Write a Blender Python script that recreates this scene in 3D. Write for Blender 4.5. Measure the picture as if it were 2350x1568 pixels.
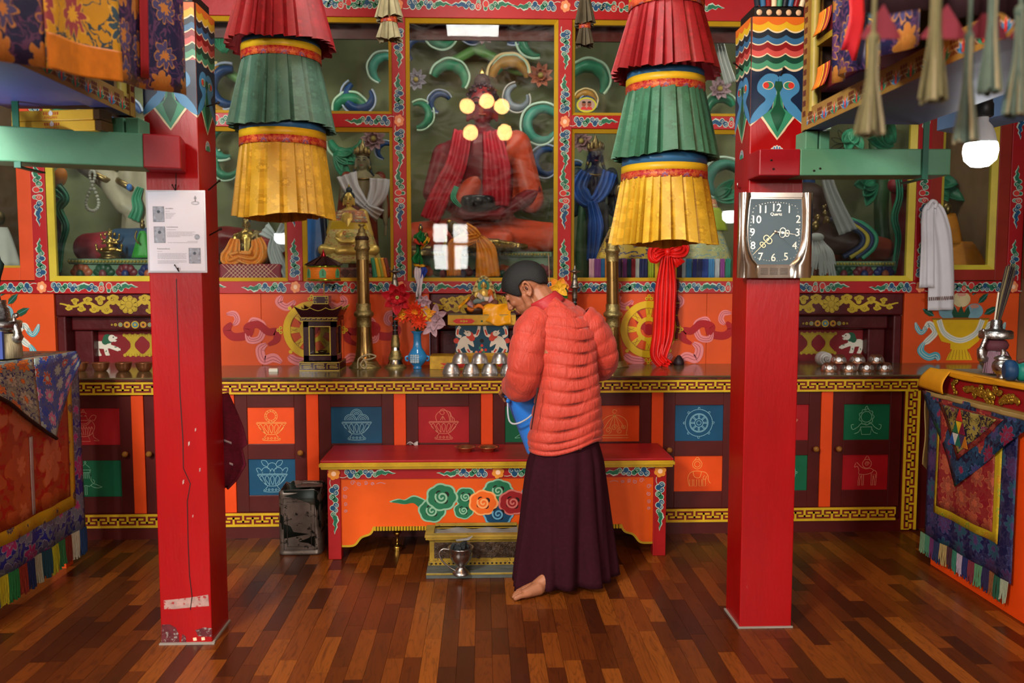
import bpy, bmesh, math, random
from math import sin, cos, pi, radians, sqrt, atan2
from mathutils import Vector, Matrix, Euler
random.seed(7)
scene = bpy.context.scene
for _o in list(bpy.data.objects):
 bpy.data.objects.remove(_o)
COL = scene.collection
# ---------------------------------------------------------------- camera
F = 1900.0                     # focal length in pixels of the 2350 x 1568 frame
CAMH = 1.42
YAW = math.atan((1175 - 1108) / F)
PITCH = math.atan(144 / F)
camd = bpy.data.cameras.new('camera')
cam = bpy.data.objects.new('camera', camd)
COL.objects.link(cam)
camd.sensor_width = 36.0
camd.lens = F / 2350 * 36.0
camd.clip_start = 0.05
cam.location = (0, 0, CAMH)
cam.rotation_euler = (pi / 2 - PITCH, 0, -YAW)
camd.dof.use_dof = True
camd.dof.focus_distance = 3.9
camd.dof.aperture_fstop = 2.2
scene.camera = cam
# ---------------------------------------------------------------- world, lights, exposure
world = bpy.data.worlds.new('world')
scene.world = world
world.use_nodes = True
world.node_tree.nodes['Background'].inputs[0].default_value = (0.75, 0.85, 1.0, 1)
world.node_tree.nodes['Background'].inputs[1].default_value = 0.35
def area_light(name, loc, rot, sx, sy, power, color):
 d = bpy.data.lights.new(name, 'AREA')
 d.shape = 'RECTANGLE'
 d.size, d.size_y = sx, sy
 d.energy = power
 d.color = color
 o = bpy.data.objects.new(name, d)
 o.location = loc
 o.rotation_euler = rot
 COL.objects.link(o)
 return o
# daylight through the roof light over the aisle and the windows of the entrance wall behind the camera
area_light('skylight_daylight', (-0.08, 3.0, 3.58), (0, 0, 0), 0.45, 0.5, 20, (1.0, 0.97, 0.92))
_c = Vector((-2.4, -0.6, 3.3))
_q = (Vector((0.1, 4.9, 1.3)) - _c).to_track_quat('-Z', 'Y').to_euler()
area_light('clerestory_daylight', _c, _q, 0.8, 0.6, 190, (1.0, 0.96, 0.90))
for _x, _z, _p in ((-0.58, 2.0, 45), (3.0, 2.9, 250), (-3.0, 2.9, 250)):
 area_light('window_daylight', (_x, -4.92, _z), (radians(90), 0, 0), 0.7, 0.85, _p, (1.0, 0.97, 0.92))
vs = scene.view_settings
vs.view_transform = 'Standard'
vs.look = 'None'
vs.gamma = 1.0
vs.use_curve_mapping = False
vs.exposure = 0.42
# ---------------------------------------------------------------- geometry helpers
def ray(px, py):
 u = (px - 1175) / F
 v = (784 - py) / F
 f = cos(PITCH) + v * sin(PITCH)
 z = v * cos(PITCH) - sin(PITCH)
 return u * cos(YAW) + f * sin(YAW), -u * sin(YAW) + f * cos(YAW), z
def P(px, py, Y):
 x, y, z = ray(px, py)
 return Vector((x / y * Y, Y, CAMH + z / y * Y))
def G(px, py, Z=0.0):
 x, y, z = ray(px, py)
 t = (Z - CAMH) / z
 return Vector((x * t, y * t, Z))
def lin(h):
 h = h.lstrip('#')
 c = [int(h[i:i + 2], 16) / 255 for i in (0, 2, 4)]
 return tuple((x / 12.92 if x <= .04045 else ((x + .055) / 1.055) ** 2.4) for x in c) + (1,)
class Pl:
 """a drawing plane: u, v on it, w in front of it"""
 def __init__(s, O, U=(1, 0, 0), V=(0, 0, 1)):
  s.O, s.U, s.V = Vector(O), Vector(U).normalized(), Vector(V).normalized()
  s.N = s.U.cross(s.V)
 def __call__(s, u, v, w=0.0):
  return s.O + s.U * u + s.V * v + s.N * w
def crom(pts, n=6, closed=False):
 pts = [Vector(p) for p in pts]
 out = []
 N = len(pts)
 rng = N if closed else N - 1
 for i in range(rng):
  if closed:
   p0, p1, p2, p3 = pts[(i - 1) % N], pts[i], pts[(i + 1) % N], pts[(i + 2) % N]
  else:
   p0, p1, p2, p3 = pts[max(i - 1, 0)], pts[i], pts[i + 1], pts[min(i + 2, N - 1)]
  for k in range(n):
   t = k / n
   out.append(.5 * ((2 * p1) + (p2 - p0) * t + (2 * p0 - 5 * p1 + 4 * p2 - p3) * t * t + (3 * p1 - p0 - 3 * p2 + p3) * t ** 3))
 if not closed:
  out.append(pts[-1].copy())
 return out
def disc(cx, cy, r, n=14, ry=None):
 return [(cx + r * cos(2 * pi * k / n), cy + (ry or r) * sin(2 * pi * k / n)) for k in range(n)]
def spiral(cx, cy, r0, r1, turns, a0=0.0, n=18):
 return [(cx + (r0 + (r1 - r0) * k / n) * cos(a0 + 2 * pi * turns * k / n),
    cy + (r0 + (r1 - r0) * k / n) * sin(a0 + 2 * pi * turns * k / n)) for k in range(n + 1)]
def interp(tab, x):
 if x <= tab[0][0]:
  return tab[0][1]
 for (a, p), (b, q) in zip(tab, tab[1:]):
  if x <= b:
   return p + (q - p) * (x - a) / (b - a)
 return tab[-1][1]
class MB:
 """collects shapes, build() links them as ONE mesh object"""
 def __init__(s):
  s.v, s.f, s.mi, s.sm, s.uv, s.mats = [], [], [], [], [], []
 def add(s, verts, faces, mat, smooth=True, uv=None):
  if mat not in s.mats:
   s.mats.append(mat)
  k = s.mats.index(mat)
  b = len(s.v)
  s.v += [tuple(p) for p in verts]
  s.uv += [tuple(q) for q in uv] if uv else [(p[0] + p[1], p[2]) for p in verts]
  for f in faces:
   s.f.append([b + i for i in f])
   s.mi.append(k)
   s.sm.append(smooth)
  return s
 def box(s, x0, x1, y0, y1, z0, z1, mat):
  v = [(x, y, z) for x in (x0, x1) for y in (y0, y1) for z in (z0, z1)]
  return s.add(v, [(0, 1, 3, 2), (4, 6, 7, 5), (0, 4, 5, 1), (2, 3, 7, 6), (0, 2, 6, 4), (1, 5, 7, 3)], mat, False)
 def obox(s, c, size, mat, R=None):
  R = R or Matrix.Identity(3)
  c = Vector(c)
  v = [c + R @ Vector((x * size[0] / 2, y * size[1] / 2, z * size[2] / 2)) for x in (-1, 1) for y in (-1, 1) for z in (-1, 1)]
  return s.add(v, [(0, 1, 3, 2), (4, 6, 7, 5), (0, 4, 5, 1), (2, 3, 7, 6), (0, 2, 6, 4), (1, 5, 7, 3)], mat, False)
 def hexa(s, b, t, mat):
  """box from four bottom and four top corners"""
  return s.add(list(b) + list(t), [(0, 3, 2, 1), (4, 5, 6, 7), (0, 1, 5, 4), (1, 2, 6, 5), (2, 3, 7, 6), (3, 0, 4, 7)], mat, False)
 def loft(s, rings, mat, closed=True, caps=True, smooth=True, uvs=None):
  n = len(rings[0])
  v, uv = [], []
  for i, r in enumerate(rings):
   for j, p in enumerate(r):
    v.append(p)
    uv.append((j / n, i / max(1, len(rings) - 1)) if uvs is None else (j / n * uvs[0], i / max(1, len(rings) - 1) * uvs[1]))
  f = []
  for i in range(len(rings) - 1):
   for j in range(n if closed else n - 1):
    a, b = i * n + j, i * n + (j + 1) % n
    f.append((a, b, b + n, a + n))
  s.add(v, f, mat, smooth, uv)
  if caps and closed:
   s.add(rings[0], [tuple(reversed(range(n)))], mat, False)
   s.add(rings[-1], [tuple(range(n))], mat, False)
  return s
 def tube(s, path, r, mat, n=8, caps=True, sq=1.0, smooth=True, up=None):
  path = [Vector(p) for p in path]
  rr = r if isinstance(r, (list, tuple)) else [r] * len(path)
  rings = []
  t0 = (path[1] - path[0]).normalized()
  a = Vector(up) if up else (Vector((0, 0, 1)) if abs(t0.z) < .9 else Vector((1, 0, 0)))
  for i, p in enumerate(path):
   t = (path[min(i + 1, len(path) - 1)] - path[max(i - 1, 0)])
   t = t.normalized() if t.length > 1e-9 else t0
   b = t.cross(a)
   if b.length < 1e-6:
    b = t.orthogonal()
   b.normalize()
   a = b.cross(t).normalized()
   rings.append([p + (b * cos(2 * pi * k / n) + a * sin(2 * pi * k / n) * sq) * rr[i] for k in range(n)])
  return s.loft(rings, mat, True, caps, smooth)
 def lathe(s, prof, c, mat, n=24, R=None, smooth=True, wob=None):
  c = Vector(c)
  R = R or Matrix.Identity(3)
  rings = []
  for i, (r, z) in enumerate(prof):
   ring = []
   for k in range(n):
    a = 2 * pi * k / n
    q = r * (wob(a, i) if wob else 1)
    ring.append(c + R @ Vector((q * cos(a), q * sin(a), z)))
   rings.append(ring)
  return s.loft(rings, mat, True, True, smooth, uvs=(1, 1))
 def ell(s, c, rad, mat, R=None, nu=16, nv=10):
  c = Vector(c)
  R = R or Matrix.Identity(3)
  if not isinstance(rad, (tuple, list)):
   rad = (rad,) * 3
  v = [c + R @ Vector((0, 0, rad[2]))]
  for i in range(1, nv):
   ph = pi * i / nv
   for j in range(nu):
    th = 2 * pi * j / nu
    v.append(c + R @ Vector((rad[0] * sin(ph) * cos(th), rad[1] * sin(ph) * sin(th), rad[2] * cos(ph))))
  v.append(c + R @ Vector((0, 0, -rad[2])))
  f = [(0, 1 + j, 1 + (j + 1) % nu) for j in range(nu)]
  for i in range(nv - 2):
   for j in range(nu):
    a, b = 1 + i * nu + j, 1 + i * nu + (j + 1) % nu
    f.append((a, a + nu, b + nu, b))
  L = len(v) - 1
  f += [(L, 1 + (nv - 2) * nu + (j + 1) % nu, 1 + (nv - 2) * nu + j) for j in range(nu)]
  return s.add(v, f, mat)
 def capsule(s, a, b, ra, rb, mat, n=12):
  a, b = Vector(a), Vector(b)
  s.ell(a, ra, mat, nu=n, nv=8)
  s.ell(b, rb, mat, nu=n, nv=8)
  if (b - a).length > 1e-6:
   s.tube([a, b], [ra, rb], mat, n=n)
  return s
 def poly(s, pts, pl, w, mat):
  return s.add([pl(p[0], p[1], w) for p in pts], [tuple(range(len(pts)))], mat, False, uv=[(p[0], p[1]) for p in pts])
 def prism(s, pts, pl, w0, w1, mat):
  n = len(pts)
  s.add([pl(p[0], p[1], w1) for p in pts], [tuple(range(n))], mat, False, uv=[(p[0], p[1]) for p in pts])
  s.add([pl(p[0], p[1], w0) for p in pts], [tuple(reversed(range(n)))], mat, False)
  v = [pl(p[0], p[1], w0) for p in pts] + [pl(p[0], p[1], w1) for p in pts]
  return s.add(v, [(i, (i + 1) % n, (i + 1) % n + n, i + n) for i in range(n)], mat, False)
 def stroke(s, pts, wd, pl, w, mat, closed=False):
  pts = [Vector((p[0], p[1])) for p in pts]
  n = len(pts)
  ww = wd if isinstance(wd, (list, tuple)) else [wd] * n
  L, R_ = [], []
  for i, p in enumerate(pts):
   if closed:
    t = pts[(i + 1) % n] - pts[i - 1]
   else:
    t = pts[min(i + 1, n - 1)] - pts[max(i - 1, 0)]
   if t.length < 1e-9:
    t = Vector((1, 0))
   t.normalize()
   nn = Vector((-t.y, t.x)) * ww[i] / 2
   L.append(p + nn)
   R_.append(p - nn)
  v = [pl(q.x, q.y, w) for q in R_] + [pl(q.x, q.y, w) for q in L]
  f = [(i, (i + 1) % n, (i + 1) % n + n, i + n) for i in range(n if closed else n - 1)]
  return s.add(v, f, mat, False)
 def grid(s, fn, nu, nv, mat, uvs=(1, 1), smooth=True, thick=0.0):
  v = [fn(i / nu, j / nv) for j in range(nv + 1) for i in range(nu + 1)]
  uv = [(i / nu * uvs[0], j / nv * uvs[1]) for j in range(nv + 1) for i in range(nu + 1)]
  f = [(j * (nu + 1) + i, j * (nu + 1) + i + 1, (j + 1) * (nu + 1) + i + 1, (j + 1) * (nu + 1) + i) for j in range(nv) for i in range(nu)]
  return s.add(v, f, mat, smooth, uv)
 def mesh(s, name, org=(0, 0, 0)):
  me = bpy.data.meshes.new(name)
  ox, oy, oz = org
  me.from_pydata([(p[0] - ox, p[1] - oy, p[2] - oz) for p in s.v], [], s.f)
  for m in s.mats:
   me.materials.append(m)
  me.polygons.foreach_set('material_index', s.mi)
  me.polygons.foreach_set('use_smooth', s.sm)
  ul = me.uv_layers.new(name='UVMap')
  li = [0] * len(me.loops)
  me.loops.foreach_get('vertex_index', li)
  flat = []
  for i in li:
   flat += s.uv[i]
  ul.data.foreach_set('uv', flat)
  me.update()
  return me
 def build(s, name, parent=None, bevel=0, solid=0, sub=0, remesh=0, smoothit=0, org=None, local=False, label=None):
  if org is None:
   org = (0, 0, 0) if (parent is None or local) else wloc(parent)
  me = s.mesh(name, org)
  o = bpy.data.objects.new(name, me)
  COL.objects.link(o)
  if parent is not None:
   o.parent = parent
  else:
   o.location = org
  finish(o, bevel, solid, sub, remesh, smoothit)
  if label:
   o['label'] = label
  return o
def finish(o, bevel=0, solid=0, sub=0, remesh=0, smoothit=0):
 if remesh:
  m = o.modifiers.new('remesh', 'REMESH')
  m.mode = 'VOXEL'
  m.voxel_size = remesh
  m.use_smooth_shade = True
 if smoothit:
  m = o.modifiers.new('smooth', 'SMOOTH')
  m.iterations = smoothit
  m.factor = .5
 if solid:
  m = o.modifiers.new('solid', 'SOLIDIFY')
  m.thickness = solid
  m.offset = 0
 if bevel:
  m = o.modifiers.new('bevel', 'BEVEL')
  m.width = bevel
  m.segments = 2
  m.limit_method = 'ANGLE'
 if sub:
  m = o.modifiers.new('sub', 'SUBSURF')
  m.levels = m.render_levels = sub
def wloc(o):
 v = Vector((0, 0, 0))
 while o is not None:
  v = v + o.location
  o = o.parent
 return v
def tag(o, label, cat, group=None):
 o['label'] = label
 o['category'] = cat
 if group:
  o['group'] = group
 return o
def struct(o):
 o['kind'] = 'structure'
 return o
def thing(name, label, cat, loc=(0, 0, 0), rz=0.0, group=None):
 o = bpy.data.objects.new(name, None)
 o.empty_display_size = .05
 COL.objects.link(o)
 o.location = loc
 o.rotation_euler = (0, 0, rz)
 return tag(o, label, cat, group)
def dup(root, loc, rz=0.0, label=None, group=None, scale=None):
 r = root.copy()
 COL.objects.link(r)
 r.location = loc
 r.rotation_euler = (0, 0, rz)
 if scale:
  r.scale = (scale,) * 3
 if label:
  r['label'] = label
 if group:
  r['group'] = group
 for ch in [c for c in bpy.data.objects if c.parent == root]:
  c = ch.copy()
  COL.objects.link(c)
  c.parent = r
  for g in [q for q in bpy.data.objects if q.parent == ch]:
   d = g.copy()
   COL.objects.link(d)
   d.parent = c
 return r
def link_mesh(name, me, parent, loc=(0, 0, 0), rot=(0, 0, 0), scale=(1, 1, 1)):
 o = bpy.data.objects.new(name, me)
 COL.objects.link(o)
 o.parent = parent
 o.location = loc
 o.rotation_euler = rot
 o.scale = scale
 return o
def text_mesh(mb, txt, size, pl, u, v, w, mat, align='CENTER', ext=0.0):
 cu = bpy.data.curves.new('t', 'FONT')
 cu.body = txt
 cu.size = size
 cu.align_x = align
 cu.resolution_u = 3
 ob = bpy.data.objects.new('t', cu)
 COL.objects.link(ob)
 bpy.context.view_layer.update()
 me = ob.to_mesh()
 mb.add([pl(u + q.co.x, v + q.co.y, w) for q in me.vertices], [tuple(p.vertices) for p in me.polygons], mat, False)
 ob.to_mesh_clear()
 bpy.data.objects.remove(ob)
 bpy.data.curves.remove(cu)
def RZ(a):
 return Matrix.Rotation(a, 3, 'Z')
def RX(a):
 return Matrix.Rotation(a, 3, 'X')
def RY(a):
 return Matrix.Rotation(a, 3, 'Y')
# ---------------------------------------------------------------- materials
_M = {}
class NT:
 def __init__(s, name):
  s.m = bpy.data.materials.new(name)
  s.m.use_nodes = True
  s.t = s.m.node_tree
  s.b = s.t.nodes['Principled BSDF']
 def n(s, typ, **kw):
  x = s.t.nodes.new(typ)
  for k, v in kw.items():
   setattr(x, k, v)
  return x
 def l(s, a, b):
  s.t.links.new(a, b)
 def val(s, op, a, b=None, c=None, clamp=False):
  x = s.n('ShaderNodeMath', operation=op)
  x.use_clamp = clamp
  for i, q in enumerate((a, b, c)):
   if q is None:
    continue
   if isinstance(q, (int, float)):
    x.inputs[i].default_value = q
   else:
    s.l(q, x.inputs[i])
  return x.outputs[0]
 def mix(s, fac, a, b):
  x = s.n('ShaderNodeMix', data_type='RGBA')
  if isinstance(fac, (int, float)):
   x.inputs[0].default_value = fac
  else:
   s.l(fac, x.inputs[0])
  for i, q in ((6, a), (7, b)):
   if isinstance(q, tuple):
    x.inputs[i].default_value = q
   else:
    s.l(q, x.inputs[i])
  return x.outputs[2]
 def coords(s, kind='Object', scale=(1, 1, 1), rot=(0, 0, 0)):
  tc = s.n('ShaderNodeTexCoord')
  mp = s.n('ShaderNodeMapping')
  mp.inputs['Scale'].default_value = scale
  mp.inputs['Rotation'].default_value = rot
  s.l(tc.outputs[kind], mp.inputs[0])
  return mp.outputs[0]
 def noise(s, co, scale, detail=3, rough=.55, dist=0.0):
  x = s.n('ShaderNodeTexNoise')
  s.l(co, x.inputs['Vector'])
  x.inputs['Scale'].default_value = scale
  x.inputs['Detail'].default_value = detail
  x.inputs['Roughness'].default_value = rough
  x.inputs['Distortion'].default_value = dist
  return x.outputs[0]
 def ramp(s, fac, stops):
  x = s.n('ShaderNodeValToRGB')
  e = x.color_ramp.elements
  while len(e) < len(stops):
   e.new(.5)
  for i, (p, c) in enumerate(stops):
   e[i].position = p
   e[i].color = c if isinstance(c, tuple) else lin(c)
  s.l(fac, x.inputs[0])
  return x.outputs[0]
 def bump(s, h, strength=.3, dist=.01):
  x = s.n('ShaderNodeBump')
  x.inputs['Strength'].default_value = strength
  x.inputs['Distance'].default_value = dist
  s.l(h, x.inputs['Height'])
  s.l(x.outputs[0], s.b.inputs['Normal'])
def sc(c, k):
 return tuple(min(1, q * k) for q in c[:3]) + (1,)
def M(name, hexc, r=.5, metal=0.0, var=.16, scale=6.0, stretch=(1, 1, 1), bump=.0, bscale=40.0, wear=None, wearamt=.62,
  wscale=18.0, sheen=0.0, spec=.3, coat=0.0, emit=None, estr=0.0, trans=0.0):
 if name in _M:
  return _M[name]
 t = NT(name)
 b = t.b
 c = lin(hexc)
 co = t.coords('Object', stretch)
 nz = t.noise(co, scale, 4)
 fac = t.val('MULTIPLY_ADD', nz, 2.0, -.5, clamp=True)
 out = t.mix(fac, sc(c, 1 - var), sc(c, 1 + var))
 if wear:
  n2 = t.noise(co, wscale, 6, .7)
  m = t.val('MULTIPLY_ADD', n2, 22.0, -22.0 * wearamt, clamp=True)
  out = t.mix(m, out, lin(wear))
  t.l(t.val('MULTIPLY_ADD', m, .3, r, clamp=True), b.inputs['Roughness'])
 else:
  t.l(t.val('MULTIPLY_ADD', nz, .16, r - .08, clamp=True), b.inputs['Roughness'])
 t.l(out, b.inputs['Base Color'])
 b.inputs['Metallic'].default_value = metal
 b.inputs['Specular IOR Level'].default_value = spec
 if coat:
  b.inputs['Coat Weight'].default_value = coat
  b.inputs['Coat Roughness'].default_value = .12
 if sheen:
  b.inputs['Sheen Weight'].default_value = sheen
 if trans:
  b.inputs['Transmission Weight'].default_value = trans
 if emit:
  b.inputs['Emission Color'].default_value = lin(emit)
  b.inputs['Emission Strength'].default_value = estr
 if bump:
  t.bump(t.noise(co, bscale, 5, .6), bump, .01)
 _M[name] = t.m
 return t.m
def brocade(name, base, cols, line, scale=6.0, petals=8, r=.45, rand=.35, size=.36, vine=.035):
 """woven brocade: flower heads in cells over a ground with curling vines"""
 if name in _M:
  return _M[name]
 t = NT(name)
 co0 = t.coords('UV', (scale, scale, 1))
 wn = t.n('ShaderNodeTexNoise')
 wn.inputs['Scale'].default_value = 3.2
 wn.inputs['Detail'].default_value = 3
 t.l(co0, wn.inputs['Vector'])
 wv = t.n('ShaderNodeVectorMath', operation='MULTIPLY_ADD')
 t.l(wn.outputs['Color'], wv.inputs[0])
 wv.inputs[1].default_value = (.34, .34, 0)
 t.l(co0, wv.inputs[2])
 co = wv.outputs[0]
 vo = t.n('ShaderNodeTexVoronoi', voronoi_dimensions='2D', feature='F1')
 vo.inputs['Scale'].default_value = 1.0
 vo.inputs['Randomness'].default_value = rand
 t.l(co, vo.inputs['Vector'])
 df = t.n('ShaderNodeVectorMath', operation='SUBTRACT')
 t.l(co, df.inputs[0])
 t.l(vo.outputs['Position'], df.inputs[1])
 sp = t.n('ShaderNodeSeparateXYZ')
 t.l(df.outputs[0], sp.inputs[0])
 ang = t.val('ARCTAN2', sp.outputs[1], sp.outputs[0])
 dist = vo.outputs['Distance']
 pet = t.val('ABSOLUTE', t.val('COSINE', t.val('MULTIPLY', ang, petals / 2.0)))
 rad = t.val('MULTIPLY_ADD', pet, size * .45, size * .6)
 m1 = t.val('LESS_THAN', dist, rad)
 e1 = t.val('LESS_THAN', t.val('ABSOLUTE', t.val('SUBTRACT', dist, rad)), .022)
 rad2 = t.val('MULTIPLY_ADD', pet, size * .2, size * .22)
 m2 = t.val('LESS_THAN', dist, rad2)
 e2 = t.val('LESS_THAN', t.val('ABSOLUTE', t.val('SUBTRACT', dist, rad2)), .018)
 sc_ = t.n('ShaderNodeSeparateColor')
 t.l(vo.outputs['Color'], sc_.inputs[0])
 n = len(cols)
 ra = t.n('ShaderNodeValToRGB')
 ra.color_ramp.interpolation = 'CONSTANT'
 e = ra.color_ramp.elements
 while len(e) < n:
  e.new(.5)
 for i, c in enumerate(cols):
  e[i].position = i / n
  e[i].color = lin(c)
 t.l(sc_.outputs[0], ra.inputs[0])
 nz = t.noise(co, 2.6, 2, .5, 1.2)
 vi = t.val('LESS_THAN', t.val('ABSOLUTE', t.val('SUBTRACT', nz, .5)), vine)
 gl = t.noise(co, 1.1, 2)
 g = t.mix(gl, sc(lin(base), .75), sc(lin(base), 1.25))
 c = t.mix(vi, g, sc(lin(cols[0]), .8))
 c = t.mix(m1, c, ra.outputs[0])
 c = t.mix(m2, c, sc(lin(cols[-1]), 1.15))
 c = t.mix(t.val('MULTIPLY', t.val('MAXIMUM', e1, e2), .8), c, lin(line))
 t.l(c, t.b.inputs['Base Color'])
 t.b.inputs['Roughness'].default_value = r
 t.bump(t.noise(co, 40, 2), .25, .004)
 _M[name] = t.m
 return t.m
# ================================================================ palette
RED = M('red_frame_paint', '#a3141a', .38, var=.14, scale=4, bump=.06, bscale=30)
PRED = M('red_post_paint', '#980509', .34, var=.16, scale=3, stretch=(2, 2, .5), bump=.10, bscale=26, wear='#b98a86', wearamt=.705, wscale=9)
MAR = M('dark_maroon_paint', '#4a0f0a', .42, var=.22, scale=5, bump=.05, bscale=40)
MAR2 = M('maroon_recess_paint', '#4a1014', .34, var=.28, scale=6, bump=.25, bscale=14)
ORA = M('orange_wall_paint', '#cf4a10', .48, var=.13, scale=3, bump=.04, bscale=30)
ORS = M('orange_strip_paint', '#d9440c', .45, var=.12, scale=4, bump=.04)
YEL = M('yellow_bead_paint', '#b8921c', .42, var=.12, scale=6)
YKEY = M('yellow_key_paint', '#c9a41c', .42, var=.16, scale=7, wear='#6e5612', wearamt=.68)
DKEY = M('key_ground_maroon', '#6b0f14', .5)
GRD = M('green_panel_paint', '#0b5b3a', .4, var=.14)
BLD = M('blue_panel_paint', '#0b4564', .4, var=.16)
RDD = M('crimson_panel_paint', '#9c1119', .4, var=.14)
ORD = M('orange_panel_paint', '#d9480f', .42, var=.12)
CBL = M('scroll_blue', '#16486e', .45, var=.1)
CGR = M('scroll_green', '#1d6a4c', .45, var=.1)
CPA = M('scroll_pale_outline', '#b9c7b4', .5, var=.05)
CRD = M('scroll_red', '#c4322a', .45, var=.1)
FLP = M('flower_peach', '#e08a58', .5, var=.15, scale=30)
FLC = M('flower_peach_light', '#eec6a4', .5, var=.05)
DRK = M('line_dark', '#1c0f0c', .5, var=.05)
PNK = M('ribbon_pink', '#d97c7c', .5, var=.12)
PNL = M('ribbon_line_dark_pink', '#8f2f3c', .5, var=.05)
CRM = M('ribbon_crimson', '#9c0d14', .5, var=.12)
YMU = M('mural_yellow', '#d4aa12', .45, var=.14)
YML = M('mural_yellow_dark', '#8a5a12', .5, var=.05)
WHT = M('paint_white', '#d9d2c0', .5, var=.08)
TEA = M('mural_teal', '#4f9fae', .5, var=.1)
# ================================================================ floor
fl = MB()
fl.box(-3.5, 3.5, -5.1, 6.8, -.06, -.0085, M('floor_gap_brown', '#120a07', .7))
floor = struct(fl.build('floor'))
def plank_mat():
 t = NT('laminate_cherry')
 oi = t.n('ShaderNodeObjectInfo')
 ge = t.n('ShaderNodeNewGeometry')
 rnd = t.val('FRACT', t.val('MULTIPLY_ADD', ge.outputs['Random Per Island'], 7.31, oi.outputs['Random']))
 tc = t.n('ShaderNodeTexCoord')
 off = t.n('ShaderNodeCombineXYZ')
 t.l(t.val('MULTIPLY', rnd, 37.0), off.inputs[0])
 t.l(t.val('MULTIPLY', rnd, 91.0), off.inputs[2])
 ad = t.n('ShaderNodeVectorMath', operation='ADD')
 t.l(tc.outputs['Object'], ad.inputs[0])
 t.l(off.outputs[0], ad.inputs[1])
 mp = t.n('ShaderNodeMapping')
 mp.inputs['Scale'].default_value = (14, 1.6, 14)
 t.l(ad.outputs[0], mp.inputs[0])
 n1 = t.noise(mp.outputs[0], 1.5, 3, .5, .6)
 rings = t.val('FRACT', t.val('MULTIPLY', n1, 9.0))
 gr = t.val('MULTIPLY', t.val('ABSOLUTE', t.val('SUBTRACT', rings, .5)), 2.0)
 fine = t.n('ShaderNodeMapping')
 fine.inputs['Scale'].default_value = (160, 6, 60)
 t.l(ad.outputs[0], fine.inputs[0])
 n2 = t.noise(fine.outputs[0], 1.0, 3)
 base = t.ramp(rnd, [(0, '#381808'), (.22, '#4c2209'), (.5, '#622e0c'), (.75, '#7a3e11'), (1, '#925018')])
 c = t.mix(t.val('MULTIPLY', t.val('POWER', gr, 5.0), .55), base, lin('#240d07'))
 c = t.mix(t.val('MULTIPLY_ADD', n2, .5, -.1, clamp=True), c, lin('#331309'))
 t.l(c, t.b.inputs['Base Color'])
 wn = t.noise(t.coords('Object'), 2.2, 4)
 t.l(t.val('MULTIPLY_ADD', wn, .20, .20), t.b.inputs['Roughness'])
 t.b.inputs['Specular IOR Level'].default_value = .35
 return t.m
PLK = plank_mat()
PWID = .066
pm = {}
for L in (24, 30, 36, 42, 48):
 b = MB()
 b.box(-PWID / 2 + .0006, PWID / 2 - .0006, 0, L / 100 - .0012, -.008, 0, PLK)
 pm[L] = b.mesh('plank')
cands, stuff = [], MB()
rp = random.Random(3)
ncol = int(6.8 / PWID)
for ci in range(ncol):
 x = -3.4 + (ci + .5) * PWID
 y = -2.5 - rp.random() * .4
 while y < 4.52:
  L = rp.choice((24, 30, 36, 42, 48))
  yc = y + L / 200
  vis = False
  if yc > 2.3:
   # is some of it inside the picture?
   for yy in (y + .02, yc, y + L / 100 - .02):
    dx, dy = x, yy
    xx = dx * cos(YAW) - dy * sin(YAW)
    ff = dx * sin(YAW) + dy * cos(YAW)
    dep = ff * cos(PITCH) + CAMH * sin(PITCH)
    up = ff * sin(PITCH) - CAMH * cos(PITCH)
    u = 1175 + F * xx / dep
    v = 784 - F * up / dep
    if -5 < u < 2355 and v < 1572 and yy < 4.47:
     vis = True
  (cands.append((y, x, L)) if vis else stuff.box(x - PWID / 2 + .0006, x + PWID / 2 - .0006, y, min(y + L / 100, 6.7) - .0012, -.008, 0, PLK))
  y += L / 100
cands.sort()
for i, (y, x, L) in enumerate(cands):
 if i < 300:
  link_mesh('plank', pm[L], floor, (x, y, 0))
 else:
  stuff.box(x - PWID / 2 + .0006, x + PWID / 2 - .0006, y, y + L / 100 - .0012, -.008, 0, PLK)
so = stuff.build('planks', floor)
so['kind'] = 'stuff'
# ================================================================ the room shell
DARKW = M('dark_side_wall', '#8a6a4c', .7)
CEIL = M('ceiling_boards', '#4a3424', .8)
b = MB()
b.box(-3.5, 3.5, -5.1, 2.65, 3.62, 3.7, CEIL)
b.box(-3.5, 3.5, 3.35, 6.8, 3.62, 3.7, CEIL)
b.box(-3.5, -.43, 2.65, 3.35, 3.62, 3.7, CEIL)
b.box(.27, 3.5, 2.65, 3.35, 3.62, 3.7, CEIL)
struct(b.build('ceiling'))
for side, xx in (('left', -3.5), ('right', 3.4)):
 b = MB()
 b.box(xx, xx + .1, -5.1, 6.8, 0, 3.62, DARKW)
 w = struct(b.build('wall_' + side))
 for k, (z0, z1, hx) in enumerate(((2.05, 2.3, '#123a22'), (1.93, 2.05, '#8a7a1c'), (1.62, 1.93, '#14304e'), (1.42, 1.62, '#8a3a16'), (2.3, 2.6, '#15284a'))):
  s_ = MB()
  x0 = xx + .1 if side == 'left' else xx - .012
  s_.box(x0, x0 + .012, 3.0, 5.1, z0, z1, M('side_stripe_%d' % k, hx, .6))
  s_.build('stripe', w)
REARW = M('rear_wall_plaster', '#c2ae88', .8)
b = MB()
b.box(-3.5, 3.5, -5.1, -5.0, 0, 3.62, REARW)
rear = struct(b.build('wall_rear'))
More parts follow.
